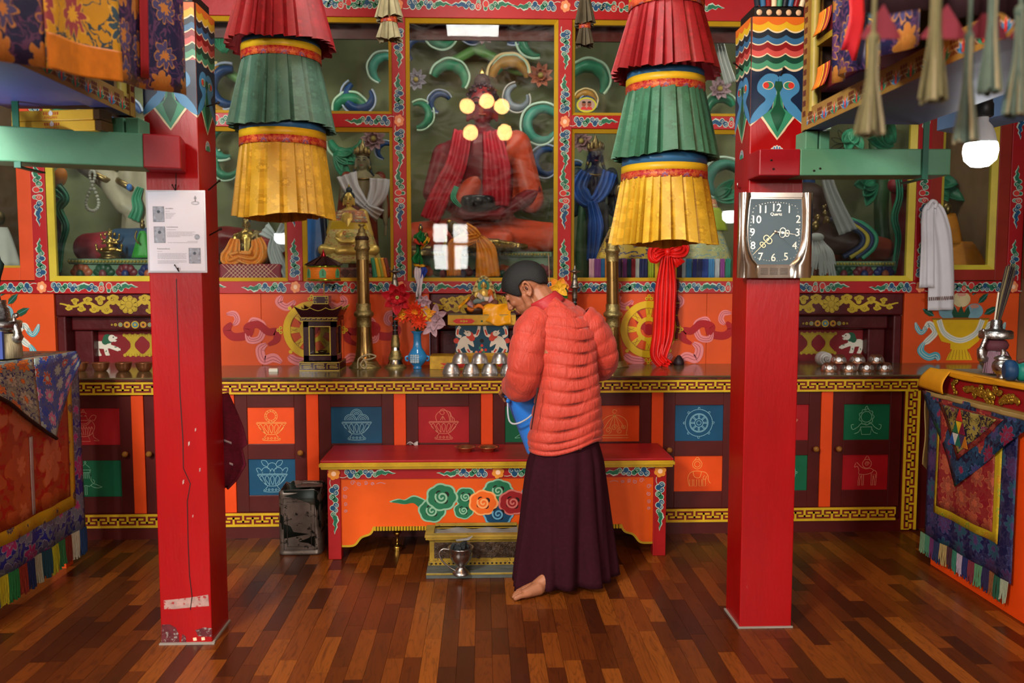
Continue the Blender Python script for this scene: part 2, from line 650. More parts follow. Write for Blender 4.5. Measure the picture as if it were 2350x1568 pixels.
for k, (x, zw) in enumerate(((-.58, 0), (3.0, .9), (-3.0, .9))):
 b = MB()
 for q in (-.36, 0, .36):
  b.box(x + q - .055, x + q + .055, -4.90, -4.84, 1.54 + zw, 2.46 + zw, MAR)
 for z in (1.57, 2.05, 2.43):
  b.box(x - .4, x + .4, -4.90, -4.84, z + zw - .025, z + zw + .025, MAR)
 struct(b.build('window_%d' % (21 + k)))
# ================================================================ painted ornament helpers
def lobes(mb, pl, ls, mat, w, out=.0035, eye=True):
 for (u, v, r) in ls:
  mb.poly(disc(u, v, r + out, 12), pl, w, CPA)
 for (u, v, r) in ls:
  mb.poly(disc(u, v, r, 12), pl, w + .0007, mat)
 if eye:
  for (u, v, r) in ls[::2]:
   mb.stroke(spiral(u, v, r * .75, r * .1, 1.1, u * 40, 10), .0022, pl, w + .0013, CPA)
FLAT = Pl((0, 0, 0), (1, 0, 0), (0, 0, 1))
def tail(mb, pl, u0, v0, L, h, mat, w):
 top = [(0, .5), (.25, .75), (.45, .35), (.6, .5), (.8, .18), (1, 0)]
 bot = [(.8, -.12), (.62, .1), (.45, -.3), (.25, -.1), (0, -.5)]
 pts = [(u0 + L * a, v0 + h * q) for a, q in top + bot]
 c = (u0 + L * .4, v0)
 mb.poly([(c[0] + (p[0] - c[0]) * 1.14, c[1] + (p[1] - c[1]) * 1.45) for p in pts], pl, w, CPA)
 mb.poly(pts, pl, w + .0007, mat)
def scroll_arm(k=1.0):
 mb = MB()
 pl = FLAT
 tail(mb, pl, .19 * k, 0, .085 * k, .022, CGR, .0008)
 lobes(mb, pl, [(.178 * k, -.005, .011), (.194 * k, .005, .009)], CGR, .001)
 lobes(mb, pl, [(.13 * k, .008, .012), (.145 * k, -.007, .013), (.157 * k, .006, .010)], CBL, .0012)
 lobes(mb, pl, [(.088 * k, -.007, .014), (.104 * k, .006, .012)], CGR, .001)
 lobes(mb, pl, [(.040 * k, .009, .014), (.054 * k, -.008, .014), (.067 * k, .008, .012)], CBL, .0012)
 mb.stroke(crom([(0, -.018), (.02, -.02), (.04, -.012)], 4), .003, pl, .0008, CPA)
 return mb
def scroll_mid(L=.36, red=True):
 mb = MB()
 pl = FLAT
 h = L / 2
 tail(mb, pl, h - .085, .002, .085, .022, CGR, .0008)
 m2 = Pl((0, 0, 0), (-1, 0, 0), (0, 0, 1))
 m2.N = pl.N
 tail(mb, m2, h - .085, -.002, .085, .022, CBL, .0008)
 lobes(mb, pl, [(h - .105, .006, .012), (h - .09, -.006, .011), (h - .125, -.007, .013)], CGR, .001)
 lobes(mb, pl, [(-h + .105, .006, .012), (-h + .09, -.006, .011), (-h + .125, -.007, .013)], CBL, .001)
 lobes(mb, pl, [(-.022, -.006, .015), (.022, .006, .015)], CRD if red else CBL, .0014)
 lobes(mb, pl, [(-.02, .014, .009), (.02, -.014, .009)], CGR if red else CGR, .0012)
 return mb
def flower(r=.027, a=FLP, c=FLC):
 mb = MB()
 for k in range(6):
  t = 2 * pi * k / 6 + .3
  mb.poly(disc(r * .62 * cos(t), r * .62 * sin(t), r * .46, 10), FLAT, .0018 + .0002 * (k % 2), a)
 mb.poly(disc(0, 0, r * .42, 12), FLAT, .0024, c)
 return mb
ME_ARM = scroll_arm(1.0).mesh('scroll')
ME_ARMS = scroll_arm(.86).mesh('scroll')
ME_MID = scroll_mid(.36).mesh('scroll')
ME_MIDS = scroll_mid(.30, False).mesh('scroll')
ME_FLO = flower().mesh('flower')
ROTU = (0, -pi / 2, 0)      # u axis points up
ROTD = (0, pi / 2, 0)       # u axis points down
ROTL = (0, pi, 0)           # u axis points left
# ================================================================ back wall of the hall: red frame grid
YW = 5.12
WB = MB()
WB.box(-3.4, 3.4, YW + .16, YW + .18, 2.9, 3.6, MAR)
WB.box(-3.4, 3.4, YW + .02, YW + .06, 3.13, 3.6, MAR)
wall = struct(WB.build('wall_back'))
def beam(nm, x0, x1, z0, z1, mat=RED, y0=0.0, y1=.07):
 q = MB()
 q.box(x0, x1, YW + y0, YW + y1, z0, z1, mat)
 return q.build(nm, wall, bevel=.003)
def on(par, me, x, z, rot=(0, 0, 0), nm=None):
 return link_mesh(nm or me.name.split('.')[0], me, par, (x, YW - .001, z), rot, (1.06, 1, 1.28))
ZR0, ZR1 = 1.330, 1.405        # the long rail under the windows
ZM0, ZM1 = 2.335, 2.415        # the rail between lower and upper panes
ZT = 2.985
XW = 3.395
rail = beam('rail', -XW, XW, ZR0, ZR1)
toprail = beam('rail', -XW, XW, ZT, 3.13)
midl = beam('rail', -1.73, -.545, ZM0, ZM1)
midr = beam('rail', .545, 1.73, ZM0, ZM1)
stiles = {}
for nm, x0, x1, z0, z1 in (('a', -.545, -.462, ZR1, ZT), ('b', .462, .545, ZR1, ZT), ('c', -1.19, -1.10, ZR1, ZM0), ('d', 1.10, 1.19, ZR1, ZM0),
       ('e', -1.93, -1.73, ZR1, ZT), ('f', 1.73, 1.93, ZR1, ZT), ('g', -2.71, -2.625, ZR1, ZT), ('h', 2.705, 2.79, ZR1, ZT),
       ('i', 3.30, XW, ZR1, ZT), ('j', -XW, -3.30, ZR1, ZT)):
 stiles[nm] = beam('stile', x0, x1, z0, z1)
zc = (ZR0 + ZR1) / 2
for x in (-2.667, -1.145, -.503, .503, 1.145, 2.747, 3.345):
 on(rail, ME_FLO, x, zc + .002)
 on(rail, ME_ARM, x + .03, zc)
 on(rail, ME_ARM, x - .03, zc, ROTL)
for x in (-2.29, -1.76, -.82, -.0, .82, 1.55, 2.1, 3.05):
 on(rail, ME_MID, x, zc)
zt = 3.06
for x in (-2.667, -1.145, -.503, .503, 1.145, 2.747):
 on(toprail, ME_FLO, x, zt)
 on(toprail, ME_ARM, x + .03, zt)
 on(toprail, ME_ARM, x - .03, zt, ROTL)
for x in (-2.3, -.82, 0, .82, 2.3):
 on(toprail, ME_MID, x, zt)
zm = (ZM0 + ZM1) / 2
for k, par, x in (('a', midl, -.503), ('b', midr, .503)):
 on(stiles[k], ME_FLO, x, zm)
 on(stiles[k], ME_ARMS, x, zm + .03, ROTU)
 on(stiles[k], ME_ARMS, x, zm - .03, ROTD)
 on(stiles[k], ME_MID, x, 1.92, ROTU)
 on(stiles[k], ME_ARMS, x, 1.41, ROTU)
 on(stiles[k], ME_ARMS, x, 2.94, ROTD)
on(midl, ME_ARM, -.533, zm, ROTL)
on(midr, ME_ARM, .533, zm)
on(midl, ME_MID, -1.62, zm)
on(midr, ME_MID, 1.55, zm)
for k, x in (('c', -1.145), ('d', 1.145)):
 on(stiles[k], ME_ARMS, x, 1.41, ROTU)
 on(stiles[k], ME_MID, x, 1.93, ROTU)
for k, x in (('g', -2.667), ('h', 2.747), ('i', 3.345)):
 on(stiles[k], ME_ARMS, x, 1.41, ROTU)
 on(stiles[k], ME_MID, x, 1.93, ROTU)
 on(stiles[k], ME_MIDS, x, 2.45, ROTU)
def glass_mat(name, dust, rough, bmp):
 t = NT(name)
 t.t.nodes.remove(t.b)
 out = t.t.nodes['Material Output']
 fr = t.n('ShaderNodeFresnel')
 fr.inputs[0].default_value = 1.30
 tr = t.n('ShaderNodeBsdfTransparent')
 tr.inputs[0].default_value = (.95, .98, .96, 1)
 gl = t.n('ShaderNodeBsdfGlossy')
 gl.inputs['Roughness'].default_value = rough
 co = t.coords('Object', (1, 1, 1))
 bp = t.n('ShaderNodeBump')
 bp.inputs['Strength'].default_value = bmp
 bp.inputs['Distance'].default_value = .02
 t.l(t.noise(co, 2.5, 2), bp.inputs['Height'])
 t.l(bp.outputs[0], gl.inputs['Normal'])
 mx = t.n('ShaderNodeMixShader')
 t.l(fr.outputs[0], mx.inputs[0])
 t.l(tr.outputs[0], mx.inputs[1])
 t.l(gl.outputs[0], mx.inputs[2])
 # wiped dust film on the pane
 df = t.n('ShaderNodeBsdfDiffuse')
 df.inputs[0].default_value = (.7, .74, .72, 1)
 co2 = t.coords('Object', (1.5, 1, 3), (0, .9, 0))
 dm = t.val('MULTIPLY_ADD', t.noise(co2, 3.0, 5, .7, 1.5), dust, -.45 * dust, clamp=True)
 mx2 = t.n('ShaderNodeMixShader')
 t.l(dm, mx2.inputs[0])
 t.l(mx.outputs[0], mx2.inputs[1])
 t.l(df.outputs[0], mx2.inputs[2])
 t.l(mx2.outputs[0], out.inputs[0])
 return t.m
GLS = glass_mat('window_glass', .05, .012, .012)
GLC = glass_mat('smeared_glass', .22, .015, .02)
BRY = M('bright_yellow_bead', '#c9b53a', .42)
OFR = M('orange_window_frame', '#c9471a', .42, var=.1)
WN = [0]
def window(x0, x1, z0, z1, frame=None, bw=.022, bead=None, fw=.0, gl=None):
 WN[0] += 1
 e = struct(thing('window_%d' % WN[0], '', '', (x0, YW, z0)))
 del e['label']
 del e['category']
 if frame:
  q = MB()
  q.box(x0, x0 + fw, YW + .005, YW + .06, z0, z1, frame)
  q.box(x1 - fw, x1, YW + .005, YW + .06, z0, z1, frame)
  q.box(x0 + fw, x1 - fw, YW + .005, YW + .06, z0, z0 + fw * .9, frame)
  q.box(x0 + fw, x1 - fw, YW + .005, YW + .06, z1 - fw, z1, frame)
  q.build('frame', e, bevel=.003)
  x0, x1, z0, z1 = x0 + fw, x1 - fw, z0 + fw * .9, z1 - fw
 q = MB()
 bm = bead or YEL
 # mitred bead sloping in to the glass
 o_ = [(x0, z0), (x1, z0), (x1, z1), (x0, z1)]
 i_ = [(x0 + bw, z0 + bw), (x1 - bw, z0 + bw), (x1 - bw, z1 - bw), (x0 + bw, z1 - bw)]
 for k in range(4):
  a, c = o_[k], o_[(k + 1) % 4]
  d, f_ = i_[(k + 1) % 4], i_[k]
  q.add([(a[0], YW + .012, a[1]), (c[0], YW + .012, c[1]), (d[0], YW + .034, d[1]), (f_[0], YW + .034, f_[1]),
    (a[0], YW + .06, a[1]), (c[0], YW + .06, c[1]), (d[0], YW + .06, d[1]), (f_[0], YW + .06, f_[1])],
    [(0, 1, 2, 3), (7, 6, 5, 4), (0, 4, 5, 1), (2, 6, 7, 3), (1, 5, 6, 2), (3, 7, 4, 0)], bm, False)
 q.build('bead', e)
 q = MB()
 q.box(x0 + bw - .004, x1 - bw + .004, YW + .045, YW + .049, z0 + bw - .004, z1 - bw + .004, gl or GLS)
 q.build('pane', e)
 return e
window(-.462, .462, ZR1, ZT, gl=GLC)
window(-1.10, -.545, ZR1, ZM0)
window(.545, 1.10, ZR1, ZM0)
window(-1.73, -1.19, ZR1, ZM0)
window(1.19, 1.73, ZR1, ZM0)
window(-1.73, -.545, ZM1, ZT)
window(.545, 1.73, ZM1, ZT)
window(-2.625, -1.93, ZR1, ZT, bw=.032, bead=BRY)
window(1.93, 2.705, ZR1, ZT, bw=.034, bead=BRY)
window(2.79, 3.30, ZR1 + .005, ZT, frame=M('red_window_frame', '#8c2416', .42), bw=.03, bead=BRY, fw=.075)
window(-3.30, -2.71, ZR1 + .005, ZT, frame=OFR, bw=.014, bead=YEL, fw=.085)
# ================================================================ lower wall: orange boards, murals and niches
ZC = .888                      # counter top
pan = []
def board(x0, x1, y=YW + .012):
 q = MB()
 q.box(x0 + .001, x1 - .001, y, y + .03, ZC - .02, ZR0 + .004, ORA)
 return q.build('panel', wall, bevel=.0015)
for a, c in ((-3.4, -2.86), (-2.86, -2.605), (-1.715, -1.36), (-1.36, -.86), (-.86, -.33), (.33, .86), (.86, 1.40), (1.40, 1.72), (2.655, 3.395)):
 pan.append(board(a, c))
WPL = Pl((0, YW + .0105, 0))
def ribbon(mb, pts, wd, mat, w, lines=True, lm=None):
 p = crom(pts, 7)
 n = len(p)
 ws = [wd * (.35 + .65 * min(1, 5 * k / n, 5 * (n - 1 - k) / n + .05)) for k in range(n)]
 mb.stroke(p, ws, WPL, w, mat)
 if lines:
  for o in (-.22, .12):
   t = []
   for i, q in enumerate(p):
    d = (p[min(i + 1, n - 1)] - p[max(i - 1, 0)])
    d = d.normalized() if d.length > 1e-6 else Vector((1, 0))
    t.append(q + Vector((-d.y, d.x)) * ws[i] * o)
   mb.stroke(t, .003, WPL, w + .0006, lm or PNL)
def wheel_mural(cx, cz, par):
 mb = MB()
 R = .178
 for s in (-1, 1):
  X = lambda v: cx + s * v
  ribbon(mb, [(X(.52), cz + .10), (X(.47), cz + .10), (X(.455), cz + .06), (X(.48), cz + .03)], .035, PNK, .001)
  ribbon(mb, [(X(.49), cz + .045), (X(.52), cz), (X(.48), cz - .04), (X(.40), cz - .03), (X(.36), cz + .02)], .05, CRM, .0015, False)
  ribbon(mb, [(X(.39), cz + .02), (X(.36), cz + .06), (X(.30), cz + .03), (X(.32), cz - .05), (X(.385), cz - .06), (X(.40), cz)], .04, PNK, .002)
  ribbon(mb, [(X(.385), cz - .035), (X(.40), cz + .015), (X(.33), cz + .035), (X(.27), cz - .01), (X(.22), cz - .01), (X(.22), cz - .06), (X(.27), cz - .09)], .045, CRM, .0028, False)
  ribbon(mb, [(X(.28), cz - .085), (X(.32), cz - .12), (X(.30), cz - .185), (X(.24), cz - .17), (X(.19), cz - .20)], .055, PNK, .0035)
  ribbon(mb, [(X(.10), cz + .18), (X(.15), cz + .14), (X(.20), cz + .17), (X(.18), cz + .21)], .045, PNK, .001)
  ribbon(mb, [(X(.02), cz - .20), (X(.10), cz - .19), (X(.15), cz - .16)], .05, PNK, .001)
  ribbon(mb, [(X(.12), cz + .15), (X(.07), cz + .08), (X(.03), cz)], .05, CRM, .0012, False)
 n = 40
 for (r0, r1, w, m) in ((R, R - .042, .0035, YMU), (R - .044, R - .047, .0042, YML), (.078, .052, .0038, YMU), (.035, 0.001, .0036, CRM)):
  a = disc(cx, cz, r0, n)
  c = disc(cx, cz, r1, n)
  mb.add([WPL(p[0], p[1], w) for p in a + c], [(i, (i + 1) % n, (i + 1) % n + n, i + n) for i in range(n)], m, False)
 for k in range(8):
  t = 2 * pi * k / 8
  d, e = Vector((cos(t), sin(t))), Vector((-sin(t), cos(t)))
  C = Vector((cx, cz))
  mb.poly([C + d * .075 + e * .013, C + d * .075 - e * .013, C + d * .105 - e * .018, C + d * (R - .042) - e * .022, C + d * (R - .042) + e * .022, C + d * .105 + e * .018], WPL, .0031, YMU)
  mb.stroke([C + d * .09 + e * .008, C + d * .11, C + d * .13 + e * .008], .0025, WPL, .0042, YML)
  mb.stroke([C + d * .09 - e * .008, C + d * .11, C + d * .13 - e * .008], .0025, WPL, .0042, YML)
  if k % 2 == 0:
   for o, rr in ((-.014, .011), (.014, .011), (0, .011)):
    q = C + d * (R + (.014 if o else .03)) + e * o
    mb.poly(disc(q.x, q.y, rr, 10), WPL, .003, YMU)
    mb.poly(disc(q.x, q.y, rr * .45, 8), WPL, .0037, YML)
  else:
   q = C + d * (R + .012)
   mb.poly(disc(q.x, q.y, .012, 10), WPL, .003, YMU)
 return mb.build('mural', par, label='painted golden wheel with pink and crimson ribbons')
wheel_mural(-1.05, 1.105, pan[3])
wheel_mural(1.035, 1.105, pan[6])
def bowl_mural(cx, par):
 """bowl of fruit with scarves, base on the counter"""
 mb = MB()
 z = .905
 LF = M('mural_leaf', '#13472e', .5)
 PE1, PE2, PE3 = M('peach_top', '#c98a76', .5, var=.25, scale=9), M('peach_blue', '#6f9aa6', .5, var=.25, scale=9), M('peach_pale', '#c9b98a', .5, var=.25, scale=9)
 for s in (-1, 1):
  X = lambda v: cx + s * v
  ribbon(mb, [(X(.29), z + .24), (X(.275), z + .20), (X(.25), z + .175), (X(.225), z + .20), (X(.235), z + .215)], .03, TEA, .001, lm=WHT)
  ribbon(mb, [(X(.235), z + .19), (X(.20), z + .23), (X(.16), z + .18), (X(.20), z + .13), (X(.24), z + .10)], .04, WHT, .0016, lm=TEA)
  ribbon(mb, [(X(.23), z + .115), (X(.25), z + .06), (X(.20), z + .02), (X(.15), z + .03), (X(.13), z + .0)], .045, TEA, .002, lm=WHT)
 mb.poly([(cx - .085, z), (cx + .085, z), (cx + .07, z + .035), (cx + .045, z + .075), (cx - .045, z + .075), (cx - .07, z + .035)], WPL, .0022, YMU)
 for k in range(-3, 4):
  mb.stroke([(cx + k * .024, z + .005), (cx + k * .017, z + .065)], .003, WPL, .003, YML)
 mb.poly([(cx - .06, z + .07)] + [(cx + .175 * sin(a) * 1.0, z + .26 - .165 * cos(a)) for a in [(-.35 - .12 * k) for k in range(0, 1)]] +
   [(cx - .12, z + .12), (cx - .155, z + .19), (cx - .185, z + .265), (cx + .185, z + .265), (cx + .155, z + .19), (cx + .12, z + .12), (cx + .06, z + .07)][:], WPL, .0026, YMU)
 mb.stroke([(cx - .185, z + .262), (cx + .185, z + .262)], .012, WPL, .0034, YML)
 mb.stroke(crom([(cx - .14, z + .255), (cx - .1, z + .17), (cx, z + .125), (cx + .1, z + .17), (cx + .14, z + .255)], 6), .035, WPL, .0038, WHT)
 for o in (-.008, .006):
  mb.stroke(crom([(cx - .14 + o, z + .255), (cx - .1, z + .17 + o), (cx, z + .125 + o), (cx + .1, z + .17 + o), (cx + .14 - o, z + .255)], 6), .0025, WPL, .0045, TEA)
 for (x, y, a, L) in ((-.17, .28, 2.6, .09), (-.14, .33, 2.2, .08), (-.07, .40, 1.9, .08), (0, .43, 1.6, .07), (.07, .41, 1.0, .08), (.11, .36, .8, .09), (.15, .29, .5, .1)):
  d, e = Vector((cos(a), sin(a))), Vector((-sin(a), cos(a)))
  o = Vector((cx + x, z + y))
  mb.poly([o, o + d * L * .3 + e * L * .2, o + d * L * .7 + e * L * .18, o + d * L, o + d * L * .65 - e * L * .18, o + d * L * .3 - e * L * .2], WPL, .0015, LF)
  mb.stroke([o, o + d * L], .002, WPL, .0022, TEA)
 for (x, y, r, m) in ((-.085, .31, .058, PE2), (.085, .31, .058, PE2), (0, .385, .058, PE3)):
  mb.poly(disc(cx + x, z + y, r, 20, r * .85), WPL, .002 + .0005 * y, m)
  mb.stroke(spiral(cx + x, z + y + .01, r * .6, r * .2, .4, .8, 8), .003, WPL, .0032, PE1)
  mb.poly(disc(cx + x, z + y + r * .55, r * .5, 12, r * .22), WPL, .003, PE1)
 for s in (-.03, 0, .03):
  o = Vector((cx + s, z + .27))
  mb.poly([o + Vector((-.016, 0)), o + Vector((.016, 0)), o + Vector((.02 + s * .3, .03)), o + Vector((s * .5, .075)), o + Vector((-.02 + s * .3, .03))], WPL, .0035 + abs(s) * .01, LF)
 return mb.build('mural', par, label='painted yellow bowl of peaches tied with a scarf')
bowl_mural(3.02, pan[8])
bowl_mural(-2.99, pan[0])
# ---- niches
CTM = NT('counter_polished_top')
_c = CTM.noise(CTM.coords('Object', (1, 6, 1)), 5, 4)
CTM.l(CTM.ramp(_c, [(.3, '#4a3a22'), (.7, '#6a5a3a')]), CTM.b.inputs['Base Color'])
CTM.l(CTM.val('MULTIPLY_ADD', _c, .12, .10), CTM.b.inputs['Roughness'])
CTM.b.inputs['Specular IOR Level'].default_value = .8
CTM = CTM.m
YOL = M('ornament_gold_yellow', '#b69a24', .42, var=.2, scale=14)
YOD = M('ornament_gold_dark', '#7a5d18', .5)
LNW, LNG = WHT, M('lion_mane_green', '#1f5a3c', .5)
def gold_scroll(cx, cz, L, par, Y, h=.05):
 mb = MB()
 pl = Pl((cx, Y, cz))
 mb.poly(disc(0, 0, h * .75, 20), pl, .001, YOL)
 for k in range(9):
  t = 2 * pi * k / 9
  mb.poly(disc(h * .68 * cos(t), h * .62 * sin(t), h * .27, 10), pl, .0016, YOL)
  mb.stroke(spiral(h * .62 * cos(t), h * .56 * sin(t), h * .22, h * .2, .6, t - 1, 6), .002, pl, .0030, YOD)
 mb.poly(disc(0, 0, h * .34, 16), pl, .0026, YOL)
 mb.stroke(disc(0, 0, h * .34, 16), .0022, pl, .0036, YOD, True)
 for s in (-1, 1):
  pts = []
  n = 5
  for k in range(40):
   t = k / 39
   pts.append((s * (h * .8 + (L / 2 - h * .8) * t), h * .42 * sin(t * 2 * pi * 2.2) * (1 - t * .75)))
  mb.stroke(pts, [.028 * (1 - .7 * k / 39) for k in range(40)], pl, .0012, YOL)
  for k in range(1, 9):
   t = k / 9.4
   x = s * (h * .9 + (L / 2 - h * .9) * t)
   y = (h * .50 if k % 2 else -h * .46) * (1.1 - t * .6)
   r = h * (.44 - .22 * t)
   mb.poly(disc(x, y * .55, r * .75, 12), pl, .0010, YOL)
   mb.stroke(spiral(x, y, r, r * .15, 1.3, 0 if k % 2 else pi, 16), r * .6, pl, .0018, YOL)
   mb.stroke(spiral(x, y, r * .6, r * .1, 1.1, 1 if k % 2 else pi, 12), .0025, pl, .0026, YOD)
   mb.poly(disc(x + r * .9, y * 1.3, r * .5, 10), pl, .0015, YOL)
   mb.poly(disc(x - r * .9, y * 1.25, r * .45, 10), pl, .0015, YOL)
 return mb.build('gold_scroll', par)
def jewel_row(cx, cz, par, Y):
 mb = MB()
 pl = Pl((cx, Y, cz))
 JB, JO = M('jewel_blue', '#3f7f96', .4), M('jewel_orange', '#c4742a', .4)
 for x, r, m in ((0, .024, JB), (-.05, .02, JO), (.05, .02, JO), (-.09, .014, JB), (.09, .014, JB), (-.12, .009, YOL), (.12, .009, YOL), (-.142, .006, YOL), (.142, .006, YOL)):
  mb.poly(disc(x, 0, r, 16), pl, .001, YOL)
  mb.poly(disc(x, 0, r * .72, 14), pl, .0017, m)
  mb.poly(disc(x, 0, r * .35, 10), pl, .0024, DRK if m is not JB else YOL)
 return mb.build('jewel_row', par)
def lion(mb, pl, cx, cz, s, k=1.0, mane=None, white=None):
 mane = mane or LNG
 white = white or LNW
 X = lambda x, y: (cx + s * x * k, cz + y * k)
 body = crom([X(-.055, .0), X(-.02, .022), X(.02, .02), X(.045, .03), X(.05, -.01), X(.02, -.02), X(-.03, -.018), X(-.06, -.02)], 4, True)
 mb.poly(body, pl, .0012, white)
 for x, y, dx, dy in ((-.05, -.01, -.005, -.04), (-.03, -.01, .015, -.042), (.02, -.01, .01, -.04), (.04, -.005, .05, -.018)):
  mb.stroke(crom([X(x, y), X(x + dx * .5, y + dy * .5), X(x + dx, y + dy), X(x + dx + .012, y + dy)], 4), [.022 * k] * 9 + [.012 * k] * 4, pl, .0015, white)
  mb.stroke([X(x + dx - .008, y + dy + .012), X(x + dx * .6, y + dy * .6 + .006)], .005 * k, pl, .0022, mane)
 mb.poly(disc(*X(.035, .035), .027 * k, 12), pl, .0018, mane)
 mb.poly(disc(*X(.02, .02), .018 * k, 10), pl, .0019, mane)
 mb.poly(disc(*X(.058, .038), .020 * k, 12), pl, .0024, white)
 mb.poly([X(.062, .05), X(.088, .045), X(.085, .035), X(.07, .032), X(.086, .026), X(.075, .018), X(.058, .022)], pl, .0027, white)
 mb.poly(disc(*X(.066, .044), .004 * k, 8), pl, .0033, DRK)
 mb.poly(disc(*X(-.07, .035), .017 * k, 12), pl, .0014, mane)
 mb.poly(disc(*X(-.085, .02), .013 * k, 10), pl, .0014, mane)
 mb.stroke(crom([X(-.055, .0), X(-.075, .015), X(-.07, .035)], 5), .012 * k, pl, .0016, mane)
def niche(cx, hw, left=True, mid=False):
 """stepped recess: header, second step, red back panel with animals"""
 e = bpy.data.objects.new('niche', None)
 COL.objects.link(e)
 e.parent = wall
 e.location = (cx, YW, ZC)
 x0, x1 = cx - hw, cx + hw
 q = MB()
 q.box(x0, x1, YW + .02, YW + .30, 1.19, ZR0 + .003, MAR2)                 # header
 q.box(x0, x0 + .055, YW + .03, YW + .30, ZC - .02, 1.19, MAR2)            # jambs
 q.box(x1 - .055, x1, YW + .03, YW + .30, ZC - .02, 1.19, MAR2)
 q.box(x0, x1, YW + .009, YW + .30, ZC - .03, ZC - .001, CTM)
 q.box(x0, x1, YW + .29, YW + .31, ZC - .03, ZR0, MAR2)
 q.build('casing', e, bevel=.012)
 q = MB()
 q.box(x0 + .055, x1 - .055, YW + .10, YW + .30, 1.10, 1.195, MAR2)
 q.box(x0 + .055, x0 + .17, YW + .13, YW + .30, ZC - .02, 1.10, MAR2)
 q.box(x1 - .17, x1 - .055, YW + .13, YW + .30, ZC - .02, 1.10, MAR2)
 q.build('step', e, bevel=.01)
 q = MB()
 q.box(x0 + .15, x1 - .15, YW + .20, YW + .22, ZC - .02, 1.11, M('niche_back_red', '#7d1018', .45, var=.2, bump=.1, bscale=12))
 back = q.build('back_panel', e)
 gold_scroll(cx, 1.262, min(.86, hw * 1.86), e, YW + .019, .064)
 jewel_row(cx, 1.135, e, YW + .099)
 mb = MB()
 pl = Pl((0, YW + .199, 0))
 z = 1.0
 if not mid:
  for s in (-1, 1):
   lion(mb, pl, cx + s * .255, z, -s, 1.15)
  for s in (-1, 1):
   for v in (-1, 1):
    mb.poly([(cx + s * .06 - .055, z + v * .06), (cx + s * .06 + .055, z + v * .06), (cx + s * .06 + .018, z + v * .02), (cx + s * .06 + .01, z), (cx + s * .06 - .01, z), (cx + s * .06 - .018, z + v * .02)], pl, .001, YOL)
    for k in range(-3, 4):
     mb.poly(disc(cx + s * .06 + k * .017, z + v * (.058 + .006 * (k % 2)), .011, 8), pl, .0016, YOL)
   mb.poly(disc(cx + s * .06, z, .014, 12), pl, .002, YOL)
 else:
  PEA, PEB = M('peacock_teal', '#1f5a5a', .5, var=.2), M('peacock_green', '#2f6a52', .5, var=.2)
  for s in (-1, 1):
   X = lambda x, y: (cx + s * (.2 + x), .985 + y)
   mb.poly(crom([X(-.07, .02), X(-.04, .045), X(.0, .03), X(.02, -.01), X(-.03, -.02)], 4, True), pl, .0012, PEA)
   mb.stroke(crom([X(-.06, .01), X(-.085, .03), X(-.08, .075), X(-.095, .085)], 5), [.02] * 6 + [.014] * 10, pl, .0014, PEB)
   for k in range(6):
    a = .5 - k * .2
    mb.stroke(crom([X(0, .01), X(.05 * cos(a), .01 + .05 * sin(a)), X(.12 * cos(a), .0 + .1 * sin(a) - .01)], 4), .014, pl, .0010 + k * .0001, PEA if k % 2 else PEB)
   for x in (-.04, -.015):
    mb.stroke([X(x, -.01), X(x, -.05), X(x - .02, -.05)], .005, pl, .0012, PEB)
 mb.build('painting', e)
 return e
niche(-2.16, .445)
niche(2.19, .465)
niche(0, .33, mid=True)
# ================================================================ the shrine room behind the glass
SHW = M('shrine_wall_olive', '#5f6444', .75, var=.35, scale=2.5, bump=.1, bscale=10)
SHF = M('shrine_shelf', '#2e3a30', .7)
b = MB()
b.box(-3.5, 3.5, 6.42, 6.5, 1.2, 3.6, SHW)
shw = struct(b.build('wall_shrine'))
b = MB()
b.box(-3.5, 3.5, YW + .07, 6.42, 1.28, 1.405, SHF)
struct(b.build('floor_shrine'))
# ================================================================ altar cabinet and counter
YC = 4.495
cab = thing('altar_cabinet', 'long maroon altar cabinet with coloured door panels and yellow key bands', 'cabinet', (0, YC, 0))
q = MB()
q.box(-3.3, 2.44, YC + .05, YW - .003, .0, ZC - .043, MAR)
q.box(-3.3, 2.44, YC + .0, YC + .05, .0, .07, MAR)
q.box(2.42, 2.44, YC, YC + .06, .07, ZC - .043, MAR)
q.build('body', cab)
def key_mesh(n, p, h, bd):
 """yellow meander over a maroon ground, laid along +u from 0"""
 mb = MB()
 L = n * p
 mb.box(0, L, -.004, .01, 0, h, DKEY)
 pl = FLAT
 def bar(u0, u1, v0, v1):
  u0, u1 = max(0, u0), min(L, u1)
  mb.prism([(u0, v0), (u1, v0), (u1, v1), (u0, v1)], pl, .003, .010, YKEY)
 bar(0, L, 0, bd)
 bar(0, L, h - bd, h)
 t = (h - 2 * bd) * .20
 lo, hi = bd + (h - 2 * bd) * .22, bd + (h - 2 * bd) * .58
 for k in range(n + 1):
  x = k * p
  if k <= n:
   bar(x - p * .055, x + p * .055, lo, h - bd)
   bar(x - p * .33, x + p * .33, lo, lo + t)
  if k < n:
   bar(x + p * .445, x + p * .555, bd, hi + t)
   bar(x + p * .17, x + p * .83, hi, hi + t)
 return mb
kb = link_mesh('key_band', key_mesh(55, .1036, .068, .011).mesh('key_band'), cab, (-3.28, 0, .797))
kb2 = link_mesh('key_band', key_mesh(54, .1036, .075, .013).mesh('key_band'), cab, (-3.28, 0, .067))
kb3 = link_mesh('key_band', key_mesh(8, .0985, .085, .014).mesh('key_band'), cab, (2.432, -.002, .012), (0, -pi / 2, 0))
